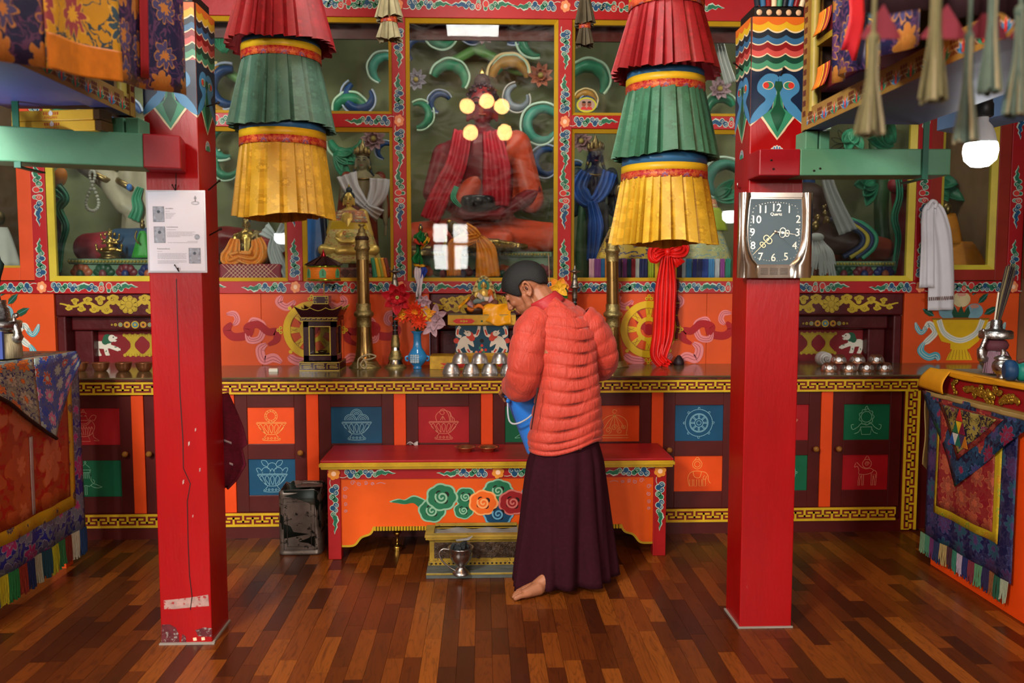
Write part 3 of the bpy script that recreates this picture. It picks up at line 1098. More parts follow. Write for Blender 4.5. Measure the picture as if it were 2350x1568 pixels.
def icon_lines(kind):
 """line drawings of the auspicious signs, unit square roughly -1..1"""
 S = []
 def bowl(y0=-.75, w=.62):
  S.append(crom([(-w * 1.35, .12), (-w * .9, -.25), (-w * .45, -.5), (w * .45, -.5), (w * .9, -.25), (w * 1.35, .12)], 4))
  S.append([(-w * 1.4, .12), (w * 1.4, .12)])
  S.append([(-w * 1.35, .18), (w * 1.35, .18), (w * 1.4, .12)])
  S.append(crom([(-w * .45, -.5), (-w * .5, -.6), (-w * .8, -.85), (w * .8, -.85), (w * .5, -.6), (w * .45, -.5)], 3))
  for k in range(-2, 3):
   x = k * .3
   S.append(crom([(x * .55, -.46), (x - .11, -.1), (x, .07), (x + .11, -.1), (x * .6 + .03, -.46)], 3))
   S.append(spiral(k * .2, -.75, .06, .05, 1, 0, 8))
 if kind == 'jewels':
  bowl()
  S.append(disc(0, .55, .36, 20) + [(.36, .55)])
  S.append(disc(0, .55, .25, 16) + [(.25, .55)])
  for k in range(12):
   a = 2 * pi * k / 12
   S.append([(.25 * cos(a), .55 + .25 * sin(a)), (.36 * cos(a + .2), .55 + .36 * sin(a + .2))])
 elif kind == 'fruit':
  bowl()
  for x, y, r in ((0, .6, .26), (-.35, .35, .24), (.35, .35, .24)):
   S.append([(x + r * cos(.0 + pi * k / 10), y + r * .9 * sin(pi * k / 10)) for k in range(-2, 13)])
  for s in (-1, 1):
   S.append(crom([(s * .2, .7), (s * .35, .95), (s * .6, .95), (s * .5, .7), (s * .25, .6)], 3))
   S.append(crom([(s * .55, .25), (s * .7, .5), (s * .9, .5), (s * .8, .25)], 3))
  S.append(crom([(-.15, .2), (0, .5), (.15, .2)], 3))
 elif kind == 'incense':
  bowl()
  for x, y, r in ((0, .58, .34), (-.36, .28, .34), (.36, .28, .34)):
   for q_ in (1, .75, .45, .2):
    S.append([(x + r * q_ * cos(pi * k / 10), y + r * q_ * sin(pi * k / 10)) for k in range(11)])
 elif kind == 'conch':
  bowl()
  S.append(crom([(-.4, .2), (-.45, .5), (-.25, .75), (.05, .82), (.35, .7), (.4, .2)], 4))
  S.append(spiral(-.05, .7, .24, .06, 1.2, 0, 14))
  S.append(crom([(.2, .75), (.32, .45), (.35, .2)], 3))
  S.append(crom([(.35, .75), (.48, .45), (.5, .2)], 3))
  S.append(crom([(.4, .5), (.6, .35), (.62, .2)], 3))
  for a in (-.5, 0, .5):
   S.append([(-.05, .5), (-.05 + .3 * sin(a), .25)])
 elif kind == 'vase':
  S.append(crom([(-.45, .35), (-.62, .0), (-.4, -.45), (0, -.58), (.4, -.45), (.62, 0), (.45, .35)], 4))
  S.append(crom([(-.45, .35), (-.2, .1), (0, .05), (.2, .1), (.45, .35)], 4))
  S.append(crom([(-.4, .38), (-.2, .2), (0, .15), (.2, .2), (.4, .38)], 4))
  S.append([(-.45, .36), (.45, .36), (.2, .45), (.18, .6), (-.18, .6), (-.2, .45), (-.45, .36)])
  S.append(disc(0, .72, .18, 14, .12))
  S.append(crom([(-.08, .82), (0, 1.0), (.08, .82)], 3))
  S.append([(-.25, -.58), (-.35, -.85), (.35, -.85), (.25, -.58)])
  for k in range(-3, 4):
   S.append(crom([(k * .09, -.5), (k * .15 - .05, -.15), (k * .15, .0), (k * .15 + .05, -.15)], 3))
  for s in (-1, 1):
   S.append(crom([(s * .3, .4), (s * .5, .65), (s * .72, .6), (s * .6, .35), (s * .5, .4)], 4))
   S.append(crom([(s * .5, -.3), (s * .55, -.6), (s * .85, -.82), (s * .55, -.8)], 4))
 elif kind == 'banner':
  S.append(crom([(-.3, .5), (-.33, .3), (-.35, -.1), (-.45, -.3)], 3))
  S.append(crom([(.25, .5), (.28, .3), (.3, -.1), (.42, -.3)], 3))
  S.append([(-.38, .5), (.33, .5), (.2, .68), (0, .85), (-.2, .68), (-.38, .5)])
  S.append([(-.32, .35), (.29, .35)])
  for k in range(-3, 4):
   S.append([(k * .09, .33), (k * .1, .0)])
  S.append(crom([(0, .85), (.05, .95), (0, 1.0), (-.05, .95), (0, .85)], 2))
  S.append(crom([(-.45, -.3), (-.2, -.45), (0, -.4), (.2, -.45), (.42, -.3), (.8, -.45), (.9, -.5), (.6, -.55), (.3, -.42), (.5, -.2), (.4, -.05)], 4))
  S.append(crom([(-.38, .2), (-.75, .1), (-.8, -.15), (-.55, -.25), (-.6, 0), (-.38, .1)], 4))
  S.append([(-.05, -.45), (-.05, -.95), (.05, -.95), (.05, -.45)])
 elif kind == 'wheel':
  for r in (.8, .55, .5, .25, .13):
   S.append(disc(0, 0, r, 28) + [(r, 0)])
  for k in range(8):
   a = 2 * pi * k / 8
   for o in (-.12, .12):
    S.append([(.26 * cos(a + o), .26 * sin(a + o)), (.5 * cos(a + o * .6), .5 * sin(a + o * .6))])
   S.append(disc(.86 * cos(a), .86 * sin(a), .06, 8))
 elif kind == 'elephant':
  S.append(crom([(-.5, -.75), (-.6, -.3), (-.45, .05), (-.1, .15), (.25, .1), (.45, .05), (.6, -.15), (.62, -.4), (.75, -.6)], 4))
  for x in (-.4, -.15, .15, .38):
   S.append([(x - .09, -.35), (x - .08, -.75), (x + .08, -.75), (x + .07, -.35)])
  S.append(crom([(.4, -.1), (.3, -.3), (.45, -.35), (.5, -.15)], 3))
  S.append(crom([(-.3, .1), (-.2, -.2), (.1, -.25), (.2, .1)], 3))
  S.append(disc(-.05, .55, .28, 18) + [(.23, .55)])
  S.append(disc(-.05, .55, .17, 14) + [(.12, .55)])
  S.append(crom([(-.2, .8), (-.05, .98), (.1, .8)], 3))
 elif kind == 'horse':
  S.append(crom([(-.55, .55), (-.62, .3), (-.45, .35), (-.35, .1), (-.35, -.1), (0, -.15), (.4, -.05), (.55, .1), (.7, -.0), (.72, -.35)], 4))
  S.append(crom([(-.5, .6), (-.2, .3), (.05, .2), (.35, .22), (.55, .1)], 3))
  for x, d in ((-.3, -.08), (-.2, .05), (.4, .0), (.5, .1)):
   S.append([(x, -.1), (x + d, -.5), (x + d, -.8), (x + d + .08, -.8), (x + d + .1, -.45), (x + .12, -.12)])
  S.append(disc(.12, .5, .27, 16) + [(.39, .5)])
  S.append(crom([(-.05, .7), (.12, .98), (.3, .7)], 3))
  S.append(spiral(.12, .5, .15, .04, 1.5, 0, 12))
 elif kind == 'mirror':
  S.append(disc(0, .3, .32, 22) + [(.32, .3)])
  S.append([(.42 * (1 + .1 * cos(9 * a)) * cos(a), .3 + .45 * (1 + .1 * cos(9 * a)) * sin(a)) for a in [2 * pi * k / 60 for k in range(61)]])
  S.append(crom([(-.12, .72), (0, .95), (.12, .72)], 3))
  S.append([(-.35, -.3), (.35, -.3), (.25, -.75), (-.25, -.75), (-.35, -.3)])
  for s in (-1, 1):
   S.append(crom([(0, -.2), (s * .3, -.1), (s * .5, -.3), (s * .8, -.45), (s * .9, -.2), (s * .75, -.15)], 4))
   S.append(crom([(s * .3, -.3), (s * .45, -.6), (s * .7, -.7)], 3))
 elif kind == 'throne':
  S.append([(-.8, -.85), (.8, -.85), (.8, -.7), (-.8, -.7), (-.8, -.85)])
  S.append(crom([(-.7, -.7), (-.75, 0), (-.5, .35), (0, .5), (.5, .35), (.75, 0), (.7, -.7)], 4))
  for k in range(5):
   a = -.6 + k * .3
   S.append(crom([(0, .5), (a * .6, .1), (a, -.3)], 3))
  for x, y, r in ((-.35, -.4, .2), (.3, -.45, .18), (0, -.25, .2), (.55, -.2, .15)):
   S.append(spiral(x, y, r, .05, 1.4, x * 4, 12))
  S.append(disc(0, .7, .12, 10))
 return S
def cab_door(x0, x1, cu, cl, ku, kl, knob):
 z0, z1 = .142, .797
 pw0, pw1 = x0 + .065, x1 - .065
 zs = ((.235, .436), (.520, .722))
 q = MB()
 y0, y1 = YC + .012, YC + .05
 q.box(x0, pw0, y0, y1, z0, z1, MAR)
 q.box(pw1, x1, y0, y1, z0, z1, MAR)
 for a, c in ((z0, zs[0][0]), (zs[0][1], zs[1][0]), (zs[1][1], z1)):
  q.box(pw0, pw1, y0, y1, a, c, MAR)
 d = q.build('door', cab, bevel=.002)
 for (a, c), colr, kind in ((zs[0], cl, kl), (zs[1], cu, ku)):
  q = MB()
  q.box(pw0 - .002, pw1 + .002, y0 + .009, y1 - .004, a - .002, c + .002, colr[0])
  pl = Pl(((pw0 + pw1) / 2, y0 + .0085, (a + c) / 2))
  for st in icon_lines(kind):
   q.stroke([(p[0] * .095, p[1] * .095) for p in st], .0026, pl, .0006, colr[1])
  q.build('door_panel', d)
 kx = x0 + .03 if knob == 'l' else x1 - .03
 q = MB()
 q.lathe([(.007, 0), (.007, .012), (.013, .018), (.0165, .027), (.0145, .036), (.007, .041)], (kx, y0, .475), M('knob_brass_wood', '#8a5a22', .3, var=.1), 16, RX(pi / 2))
 q.build('knob', d)
LR, LG, LB, LO = [M('line_on_' + n, h, .6, var=.05) for n, h in (('red', '#cf7d62'), ('green', '#7fb894'), ('blue', '#7fb0bc'), ('orange', '#e6a052'))]
cR, cG, cB, cO = (RDD, LR), (GRD, LG), (BLD, LB), (ORD, LO)
strips = [-2.352, -1.868, -1.382, -.930, -.455, .021, .49, .964, 1.433, 1.914, 2.37]
for x in strips[1:-1]:
 q = MB()
 q.box(x - .0325, x + .0325, YC + .006, YC + .05, .142, .797, ORS)
 q.build('stile_strip', cab, bevel=.002)
doors = [(cR, cG, 'vase', 'banner', 'r'), (cB, cR, 'jewels', 'fruit', 'l'), (cO, cB, 'jewels', 'fruit', 'r'), (cB, cG, 'incense', 'vase', 'r'),
   (cR, cG, 'conch', 'fruit', 'l'), (cG, cR, 'vase', 'conch', 'r'), (cO, cB, 'throne', 'wheel', 'l'), (cB, cO, 'wheel', 'elephant', 'l'),
   (cR, cG, 'jewels', 'wheel', 'r'), (cG, cR, 'mirror', 'horse', 'l')]
for k, (u, l_, ku, kl, kn) in enumerate(doors):
 a, c = strips[k] + (.034 if k else -.07), strips[k + 1] - (.034 if k < 9 else .03)
 cab_door(a, c, u, l_, ku, kl, kn)
q = MB()
q.box(-3.3, -2.43, YC + .012, YC + .05, .142, .797, MAR)
q.build('side_board', cab)
ctr = thing('altar_counter', 'polished brown altar counter running along the wall above the cabinet doors', 'counter', (0, YC, ZC - .04))
q = MB()
q.box(-3.3, 3.39, YC - .005, YW + .008, ZC - .009, ZC, CTM)
q.build('top', ctr, bevel=.002)
q = MB()
q.box(-3.3, 3.39, YC - .012, YC + .03, .8665, ZC - .009, M('counter_edge_redbrown', '#5a1d0e', .4, var=.25, scale=12))
for k in range(62):
 x = -3.2 + k * .105
 q.stroke(crom([(x, .868), (x + .012, .8745), (x + .05, .876), (x + .075, .8725), (x + .06, .868), (x + .045, .8715)], 4), .0028, Pl((0, YC - .0125, 0)), .0006, DRK)
q.build('edge', ctr, bevel=.002)
q = MB()
q.box(2.44, 3.39, YC + .05, YW - .003, 0, ZC - .043, MAR)
q.build('end_body', cab)
# unseen glowing tubes added to brighten the shrine, tucked behind the top rail
TUB = NT('added_shrine_glow')
TUB.b.inputs['Emission Color'].default_value = (1, .95, .86, 1)
TUB.b.inputs['Emission Strength'].default_value = 46
TUB = TUB.m
for x_, lab_ in ((-2.2, 'left unseen tube light added behind the top rail to brighten the shrine'), (0, 'middle unseen tube light added behind the top rail to brighten the shrine'), (2.2, 'right unseen tube light added behind the top rail to brighten the shrine')):
 t = thing('added_shrine_light', lab_, 'lamp', (x_, YW + .2, 3.1), 0, 'unseen lights added inside the shrine')
 q = MB()
 q.box(x_ - .65, x_ + .65, YW + .17, YW + .23, 3.12, 3.16, WHT)
 q.build('batten', t)
 q = MB()
 q.tube([(x_ - .6, YW + .2, 3.10), (x_ + .6, YW + .2, 3.10)], .014, TUB, 10)
 q.build('tube', t)
# ================================================================ posts
PCT = [M('band_' + n, h, .4, var=.12) for n, h in (('orange', '#c8641e'), ('yellow', '#c9a31f'), ('black', '#16202a'), ('blue', '#2d5f86'), ('cream', '#d8c9a6'),
             ('darkred', '#7a1418'), ('rose', '#b84a44'), ('darkgreen', '#123f30'), ('green', '#3f8a68'), ('navy', '#12233c'))]
LBL = M('fleur_blue', '#3f80ae', .4, var=.1)
FGR = M('fleur_green', '#2f8262', .4, var=.2)
FDG = M('fleur_dark_green', '#0f4a32', .4, var=.2)
NAIL = M('nail_iron', '#2a211d', .5, metal=.7)
def post_painting(mb, pl, w, z):
 """z: dict of heights; wave bands on top, hanging fleur, flower"""
 top, wv, fl_, bot = z
 n = 48
 def wave(zv, amp):
  return [(w * k / n, zv - amp * abs(sin(pi * 3 * k / n + .5)) ** .8) for k in range(n + 1)]
 H_ = wv - fl_
 # ground for the fleur zone: navy with ragged lower edge, red shows below
 lo = [(0, bot + .20 * (fl_ - bot)), (w * .2, bot + .34 * (fl_ - bot)), (w * .36, bot + .14 * (fl_ - bot)), (w * .5, bot), (w * .64, bot + .14 * (fl_ - bot)), (w * .8, bot + .34 * (fl_ - bot)), (w, bot + .20 * (fl_ - bot))]
 mb.poly(lo + [(w, wv - H_ * .5), (0, wv - H_ * .5)], pl, .0008, PCT[4])
 mb.poly([(a, b_ + .008) for a, b_ in lo] + [(w, wv - H_ * .5), (0, wv - H_ * .5)], pl, .0013, PCT[9])
 Z = fl_ - bot
 for s in (0, 1):
  X = (lambda t: t * w) if s == 0 else (lambda t: w - t * w)
  mb.poly(crom([(X(.14), bot + .86 * Z), (X(.30), bot + .97 * Z), (X(.5), bot + .92 * Z), (X(.45), bot + .62 * Z), (X(.34), bot + .45 * Z), (X(.26), bot + .38 * Z), (X(.01), bot + .24 * Z), (X(.03), bot + .36 * Z), (X(.16), bot + .50 * Z), (X(.27), bot + .60 * Z), (X(.12), bot + .72 * Z)], 4, True), pl, .0018, LBL)
 leaf = [(.5, .02), (.38, .16), (.22, .34), (.40, .46), (.42, .56), (.47, .66), (.47, .82), (.53, .82), (.53, .66), (.58, .56), (.60, .46), (.78, .34), (.62, .16)]
 mb.poly([((.5 + (a - .5) * 1.12) * w, bot + (b_ - .01) * Z) for a, b_ in leaf], pl, .0023, PCT[4])
 mb.poly([(a * w, bot + (b_ + .012) * Z) for a, b_ in leaf], pl, .0028, FGR)
 mb.poly([(a * w, bot + b_ * Z) for a, b_ in ((.5, .12), (.42, .26), (.36, .40), (.45, .52), (.48, .70), (.42, .78), (.44, .86), (.56, .86), (.58, .78), (.52, .70), (.55, .52), (.64, .40), (.58, .26))], pl, .0033, FDG)
 for s in (-1, 1):
  mb.poly(disc(w * (.5 + s * .19), bot + .80 * Z, w * .105, 16, Z * .062), pl, .0034, PCT[4])
  mb.poly(disc(w * (.5 + s * .19), bot + .80 * Z, w * .09, 16, Z * .052), pl, .0038, FGR)
  mb.poly(disc(w * (.5 + s * .23), bot + .80 * Z, w * .055, 12, Z * .045), pl, .0043, CRD)
 # small flower under the tip
 for k in range(7):
  a = pi * (k + .5) / 7
  mb.poly(disc(w * .5 + w * .11 * cos(a), bot - .055 + w * .12 * sin(a), w * .032, 8, w * .05), pl, .0012 + .0001 * (k % 2), WHT)
  mb.poly(disc(w * .5 + w * .11 * cos(a), bot - .055 + w * .12 * sin(a), w * .018, 8, w * .035), pl, .0016, LBL)
 mb.poly([(w * .5 + w * .1 * cos(pi * k / 8), bot - .06 + w * .1 * sin(pi * k / 8)) for k in range(9)], pl, .002, FGR)
 # bands, lowest first
 cols = [(8, 1.0), (7, .88), (4, .76), (6, .735), (5, .62), (4, .505), (3, .48), (2, .36), (4, .245), (1, .215), (0, .08)]
 T = top - wv
 for k, (ci, fr) in enumerate(cols):
  e = wave(top - T * fr, .016)
  mb.poly(e + [(w, top), (0, top)], pl, .0020 + .00045 * k, PCT[ci])
 e = wave(wv, .016)
 mb.poly([(a, b_ - .008) for a, b_ in e] + [(w, wv + .01), (0, wv + .01)], pl, .0016, PCT[4])
def post(x0, x1, y0, y1, label, zt):
 t = thing('wooden_post', label, 'post', ((x0 + x1) / 2, (y0 + y1) / 2, 0))
 q = MB()
 q.box(x0, x1, y0, y1, 0, zt[0] + .004, PRED)
 sh = q.build('shaft', t, bevel=.004)
 q = MB()
 post_painting(q, Pl((x0, y0 - .0004, 0)), x1 - x0, zt)
 q.build('front_painting', sh)
 q = MB()
 if x0 < 0:
  post_painting(q, Pl((x1 + .0004, y0, 0), (0, 1, 0)), y1 - y0, zt)
 else:
  post_painting(q, Pl((x0 - .0004, y1, 0), (0, -1, 0)), y1 - y0, zt)
 q.build('side_painting', sh)
 # collar with studs and carved capital
 zc = zt[0]
 q = MB()
 q.box(x0 + .01, x1 - .01, y0 + .01, y1 - .01, zc, (zc + .045), M('capital_black', '#15100e', .5))
 for k in range(5):
  q.ell((x0 + .03 + (x1 - x0 - .06) * k / 4, y0 + .012, (zc + .022)), (.012, .006, .012), M('stud_cream', '#cfae88', .5))
 co_ = q.build('collar', t)
 q = MB()
 cx, cy = (x0 + x1) / 2, (y0 + y1) / 2
 for k in range(9):
  u = (k - 4) / 4
  q.tube(crom([(cx + u * .085, y0 + .01, (zc + .045)), (cx + u * .10, y0 - .005, (zc + .105)), (cx + u * .12, y0 - .02, (zc + .18)), (cx + u * .14, y0 - .04, (zc + .22))], 4), [.012] * 9 + [.018] * 4, PCT[(2, 3, 5, 4, 8)[k % 5]], 8)
 q.box(cx - .16, cx + .16, y0 - .05, y1 + .05, (zc + .22), (zc + .36), RED)
 q.box(cx - .14, cx + .14, y0 - .02, y1 + .02, (zc + .36), 3.6, MAR)
 q.build('capital', t, bevel=.004)
 return t
LX0, LX1, LY0 = P(370, 1478, 3.175).x, P(488, 1474, 3.18).x, 3.175
RX0, RX1, RY0 = 1.042, 1.256, 3.243
def zat(px, y, Y):
 return P(px, y, Y).z
postL = post(LX0, LX1, LY0, LY0 + .21, 'tall red wooden post with the laminated notice, scuffed at its foot', (zat(420, 6, LY0), zat(420, 125, LY0), zat(420, 150, LY0), zat(420, 300, LY0)))
postR = post(RX0, RX1, RY0, RY0 + .19, 'tall red wooden post carrying the silver wall clock', (zat(1770, 40, RY0), zat(1770, 150, RY0), zat(1770, 165, RY0), zat(1770, 322, RY0)))
# crack, scuffs and knots on the posts
q = MB()
fp = Pl((0, LY0 - .0005, 0))
def Q(px, py):
 p = P(px, py, LY0)
 return (p.x, p.z)
q.stroke([Q(405, 640), Q(407, 720), Q(410, 800), Q(413, 900), Q(420, 1010), Q(421, 1075), Q(437, 1110), Q(430, 1150), Q(432, 1250), Q(435, 1320), Q(441, 1370), Q(437, 1400)], .0034, fp, .0006, DRK)
q.stroke([Q(404, 330), Q(404, 436)], .003, fp, .0006, DRK)
q.build('crack', postL)
SCF = M('scuff_grey_pink', '#a98880', .7, var=.3, scale=40, wear='#9c1a20', wearamt=.56, wscale=60)
SCD = M('scuff_dark', '#5a2026', .7, var=.4, scale=40, wear='#8d8680', wearamt=.55, wscale=70)
q = MB()
q.poly([Q(376, 1378), Q(398, 1376), Q(440, 1371), Q(478, 1365), Q(480, 1391), Q(440, 1394), Q(400, 1398), Q(377, 1398)], fp, .0006, SCF)
q.build('scuff', postL)
q = MB()
q.poly([Q(371, 1434), Q(390, 1433), Q(404, 1441), Q(410, 1455), Q(412, 1475), Q(371, 1477)], fp, .0006, SCD)
q.build('scuff', postL)
q = MB()
q.poly([Q(418, 1455), Q(426, 1460), Q(428, 1476), Q(416, 1476)], fp, .0006, SCD)
q.build('scuff', postL)
q = MB()
q.poly([Q(448, 1446), Q(470, 1440), Q(486, 1442), Q(487, 1462), Q(455, 1460)], fp, .0006, SCD)
q.build('scuff', postL)
for a, b_ in ((447, 1467), (466, 1466)):
 q = MB()
 q.poly([Q(a - 4, b_ - 3), Q(a + 4, b_ - 4), Q(a + 5, b_ + 3), Q(a - 3, b_ + 4)], fp, .001, FLC)
 q.build('scuff', postL)
for a, b_, s in ((434, 1019, 4), (449, 987, 3), (459, 1079, 3.5), (421, 1107, 4), (443, 1185, 2.5)):
 q = MB()
 q.poly([Q(a - s * .5, b_ - s), Q(a + s * .5, b_ - s * 1.6), Q(a + s * .4, b_ + s * .4), Q(a - s * .4, b_ + s * 1.4)], fp, .001, SCF)
 q.build('scuff', postL)
q = MB()
q.box(LX0 - .004, LX1 + .012, LY0 - .012, LY0 + .0, 0, .006, M('grout_white', '#8d877d', .8))
q.box(LX1, LX1 + .008, LY0, LY0 + .21, 0, .006, M('grout_white', '#8d877d', .8))
q.build('foot_edge', postL)
q = MB()
q.box(RX0 - .008, RX1 + .004, RY0 - .008, RY0, 0, .006, M('grout_white', '#8d877d', .8))
q.box(RX0 - .008, RX0, RY0, RY0 + .19, 0, .006, M('grout_white', '#8d877d', .8))
q.build('foot_edge', postR)
def nail(par, a, b_, r=.0028, head=True):
 q = MB()
 a, b_ = Vector(a), Vector(b_)
 q.tube([a, b_], r, NAIL, 6)
 if head:
  q.ell(b_, r * 2, NAIL, nu=8, nv=6)
 q.build('nail', par)
nail(postL, (LX1, LY0 + .10, zat(480, 245, LY0 + .1)), (LX1 + .06, LY0 + .06, zat(505, 236, LY0 + .06)))
nail(postL, (LX1, LY0 + .10, zat(480, 437, LY0 + .1)), (LX1 + .05, LY0 + .08, zat(497, 415, LY0 + .08)))
nail(postL, (LX1, LY0 + .10, zat(480, 540, LY0 + .1)), (LX1 + .05, LY0 + .08, zat(499, 526, LY0 + .08)))
nail(postR, (RX0, RY0 + .10, zat(1690, 148, RY0)), (RX0 - .05, RY0 + .06, zat(1675, 135, RY0)))
nail(postR, (RX0 + .115, RY0, zat(1780, 175, RY0)), (RX0 + .12, RY0 - .02, zat(1783, 160, RY0)))
q = MB()
hk = Vector((RX0, RY0 + .1, zat(1690, 424, RY0)))
q.tube(crom([hk, hk + Vector((-.012, -.01, -.004)), hk + Vector((-.02, -.02, .004)), hk + Vector((-.02, -.02, .016))], 4), .0025, M('steel_hook', '#b8b4ae', .3, metal=1), 6)
q.build('hook', postR)
# ---- laminated notice on the left post
PY = LY0 - .006
c00, c11 = P(343, 626, PY), P(474, 437, PY)
nx0, nx1, nz0, nz1 = P(337, 530, PY).x, P(473, 530, PY).x, c00.z, c11.z
t = thing('paper_notice', 'white laminated notice with three small pictures pinned to the red post', 'notice', (nx0, PY, nz0))
INK, INL, PIC = M('print_ink', '#4a5560', .6), M('print_ink_light', '#8e97a2', .6), M('print_picture', '#8d98a6', .5, var=.5, scale=70)
q = MB()
q.box(nx0, nx1, PY, PY + .002, nz0, nz1, M('laminate_film', '#b0b3bc', .18, spec=.8))
q.build('film', t)
q = MB()
q.box(nx0 + .007, nx1 - .007, PY - .0008, PY, nz0 + .007, nz1 - .007, M('paper_white', '#ced2de', .25, var=.03))
sheet = q.build('sheet', t)
pw, ph = nx1 - nx0, nz1 - nz0
npl = Pl((nx0, PY - .0009, nz0))
q = MB()
U = lambda x, y: ((x - 10) / 1030 * pw, (1480 - y) / 1360 * ph)
for x0_, y0_, x1_, y1_ in ((130, 388, 320, 640), (138, 718, 328, 985), (732, 1072, 932, 1325)):
 q = MB()
 a, c = U(x0_, y1_), U(x1_, y0_)
 q.poly([a, (c[0], a[1]), c, (a[0], c[1])], npl, .0004, PIC)
 cx_, cy_ = (a[0] + c[0]) / 2, (a[1] + c[1]) / 2
 q.poly(disc(cx_, cy_ - .006, .012, 14, .016), npl, .0008, INL)
 q.poly(disc(cx_, cy_ + .009, .006, 10), npl, .001, INK)
 q.stroke([(a[0], a[1]), (c[0], a[1]), c, (a[0], c[1])], .0012, npl, .0008, INK, True)
 q.build('picture', sheet)
q = MB()
for y, x0_, x1_ in [(465, 345, 420)] + [(500 + 20 * k, 345, 520 - 20 * k) for k in range(5)] + [(770, 355, 520)] + [(805 + 20 * k, 355, 850 - (260 if k == 4 else 40 * (k % 2))) for k in range(5)] + \
  [(962, 715, 890), (982, 370, 890), (1128, 185, 270)] + [(1165 + 20 * k, 185, 690 - 15 * (k % 2)) for k in range(5)] + [(1283 + 20 * k, 185, 690 - (140 if k == 2 else 0)) for k in range(3)]:
 a, c = U(x0_, y), U(x1_, y)
 x = a[0]
 rr = random.Random(y)
 while x < c[0]:
  L_ = .003 + .006 * rr.random()
  q.stroke([(x, a[1]), (min(x + L_, c[0]), a[1])], .0016, npl, .0004, INL)
  x += L_ + .0012
q.build('print', sheet)['kind'] = 'stuff'
q = MB()
a = U(868, 330)
q.stroke(disc(a[0], a[1], .014, 18, .006), .0012, npl, .0004, INK, True)
q.stroke(disc(a[0], a[1], .010, 18, .0035), .001, npl, .0004, INL, True)
q.stroke([(a[0], a[1] + .005), (a[0], a[1] + .026)], .003, npl, .0004, INK)
q.poly(disc(a[0], a[1] + .018, .005, 10), npl, .0006, INL)
q.build('emblem', sheet)
q = MB()
a = U(882, 888)
q.poly(disc(a[0], a[1], .0105, 16), npl, .0004, PIC)
q.build('seal', sheet)
for s_, x, y in (('Amitābha', 345, 430), ('Avalokiteśvara', 352, 735), ('Padmasambhava', 182, 1094)):
 a = U(x, y)
 q = MB()
 text_mesh(q, s_, .0072, npl, a[0], a[1], .0005, INK, 'LEFT')
 q.build('heading', sheet)
for s_ in (-1, 1):
 nail(t, (nx0 + pw * .5, PY - .001, nz1 - .001), (nx0 + pw * .5 + s_ * .006, PY - .012, nz1 + .018), .0016)
 nail(t, (nx0 + pw * .52, PY - .001, nz0 + .004), (nx0 + pw * .5 + s_ * .006, PY - .012, nz0 + .022 - .006 * s_), .0016)
# ---- wall clock on the right post
CY = RY0 - .036
a, c = P(1692, 638, CY), P(1866, 443, CY)
kx0, kx1, kz0, kz1 = a.x, c.x, a.z, c.z
kw, kh = kx1 - kx0, kz1 - kz0
t = thing('wall_clock', 'silver framed wall clock with grey dial hung on the red post', 'clock', ((kx0 + kx1) / 2, RY0, kz0))
CHR = M('chrome_frame', '#c8c2b8', .12, metal=1, var=.05)
DIAL = M('clock_dial_slate', '#465a62', .35, var=.08, scale=10)
SILV = M('numeral_silver', '#cfcab8', .25, metal=.9)
BLKP = M('black_plastic', '#12110f', .4)
q = MB()
q.box(kx0 + .008, kx1 - .004, CY + .012, RY0 - .001, kz0 + .004, kz1 - .004, BLKP)
q.build('case', t)
kpl = Pl((kx0, CY, kz0))
def dial_outline(n=10):
 pts = [(.845, .935), (.86, .80), (.865, .60), (.86, .45), (.83, .32), (.78, .22), (.70, .15), (.27, .15), (.20, .22), (.15, .33), (.125, .45), (.12, .60), (.135, .80), (.155, .935)]
 return [(x * kw, y * kh) for x, y in pts]
do = dial_outline()
q = MB()
# frame: side rails bulging, top bar, bottom grille
for s in (0, 1):
 side = [(x, y) for x, y in do if (x < kw / 2) == (s == 0)]
 side.sort(key=lambda p: p[1])
 ox = 0 if s == 0 else kw
 rings = []
 for (x, y) in [(side[0][0], 0)] + side + [(side[-1][0], kh)]:
  row = []
  for k in range(9):
   f = k / 8
   xx = ox + (x - ox) * f
   row.append(kpl(xx, y, .014 * sin(pi * min(1, f * 1.0)) ** .7 + (.0 if f < 1 else .002)))
  rings.append(row)
 q.loft(rings, CHR, closed=False)
q.prism([(.155 * kw, .945 * kh), (.845 * kw, .945 * kh), (.85 * kw, kh), (.15 * kw, kh)], kpl, -.01, .01, CHR)
q.prism([(.27 * kw, 0), (.70 * kw, 0), (.70 * kw, .145 * kh), (.27 * kw, .145 * kh)], kpl, -.01, .012, CHR)
q.box(kx0 + .001, kx1 - .001, CY + .001, CY + .012, kz0, kz1, CHR)
kfr = q.build('frame', t)
q = MB()
for k in range(6):
 for x0_, x1_ in ((.30, .40), (.425, .535), (.56, .67)):
  z_ = (.04 + .014 * k) * kh
  q.prism([(x0_ * kw, z_), (x1_ * kw, z_), (x1_ * kw, z_ + .005 * kh), (x0_ * kw, z_ + .005 * kh)], kpl, .011, .0125, BLKP)
q.build('grille', kfr)
q = MB()
q.poly(do, kpl, .0015, DIAL)
q.stroke(do, .005, kpl, .0025, CHR, True)
dcx, dcz = .495 * kw, .545 * kh
for h_, (x, y) in {12: (.505, .83), 1: (.68, .81), 2: (.805, .695), 3: (.80, .54), 4: (.765, .385), 5: (.65, .255), 6: (.48, .245), 7: (.305, .255), 8: (.20, .385), 9: (.19, .54), 10: (.235, .69), 11: (.325, .81)}.items():
 text_mesh(q, str(h_), .042, kpl, x * kw, y * kh - .015, .003, SILV)
text_mesh(q, 'Quartz', .016, kpl, .505 * kw, .735 * kh, .003, SILV)
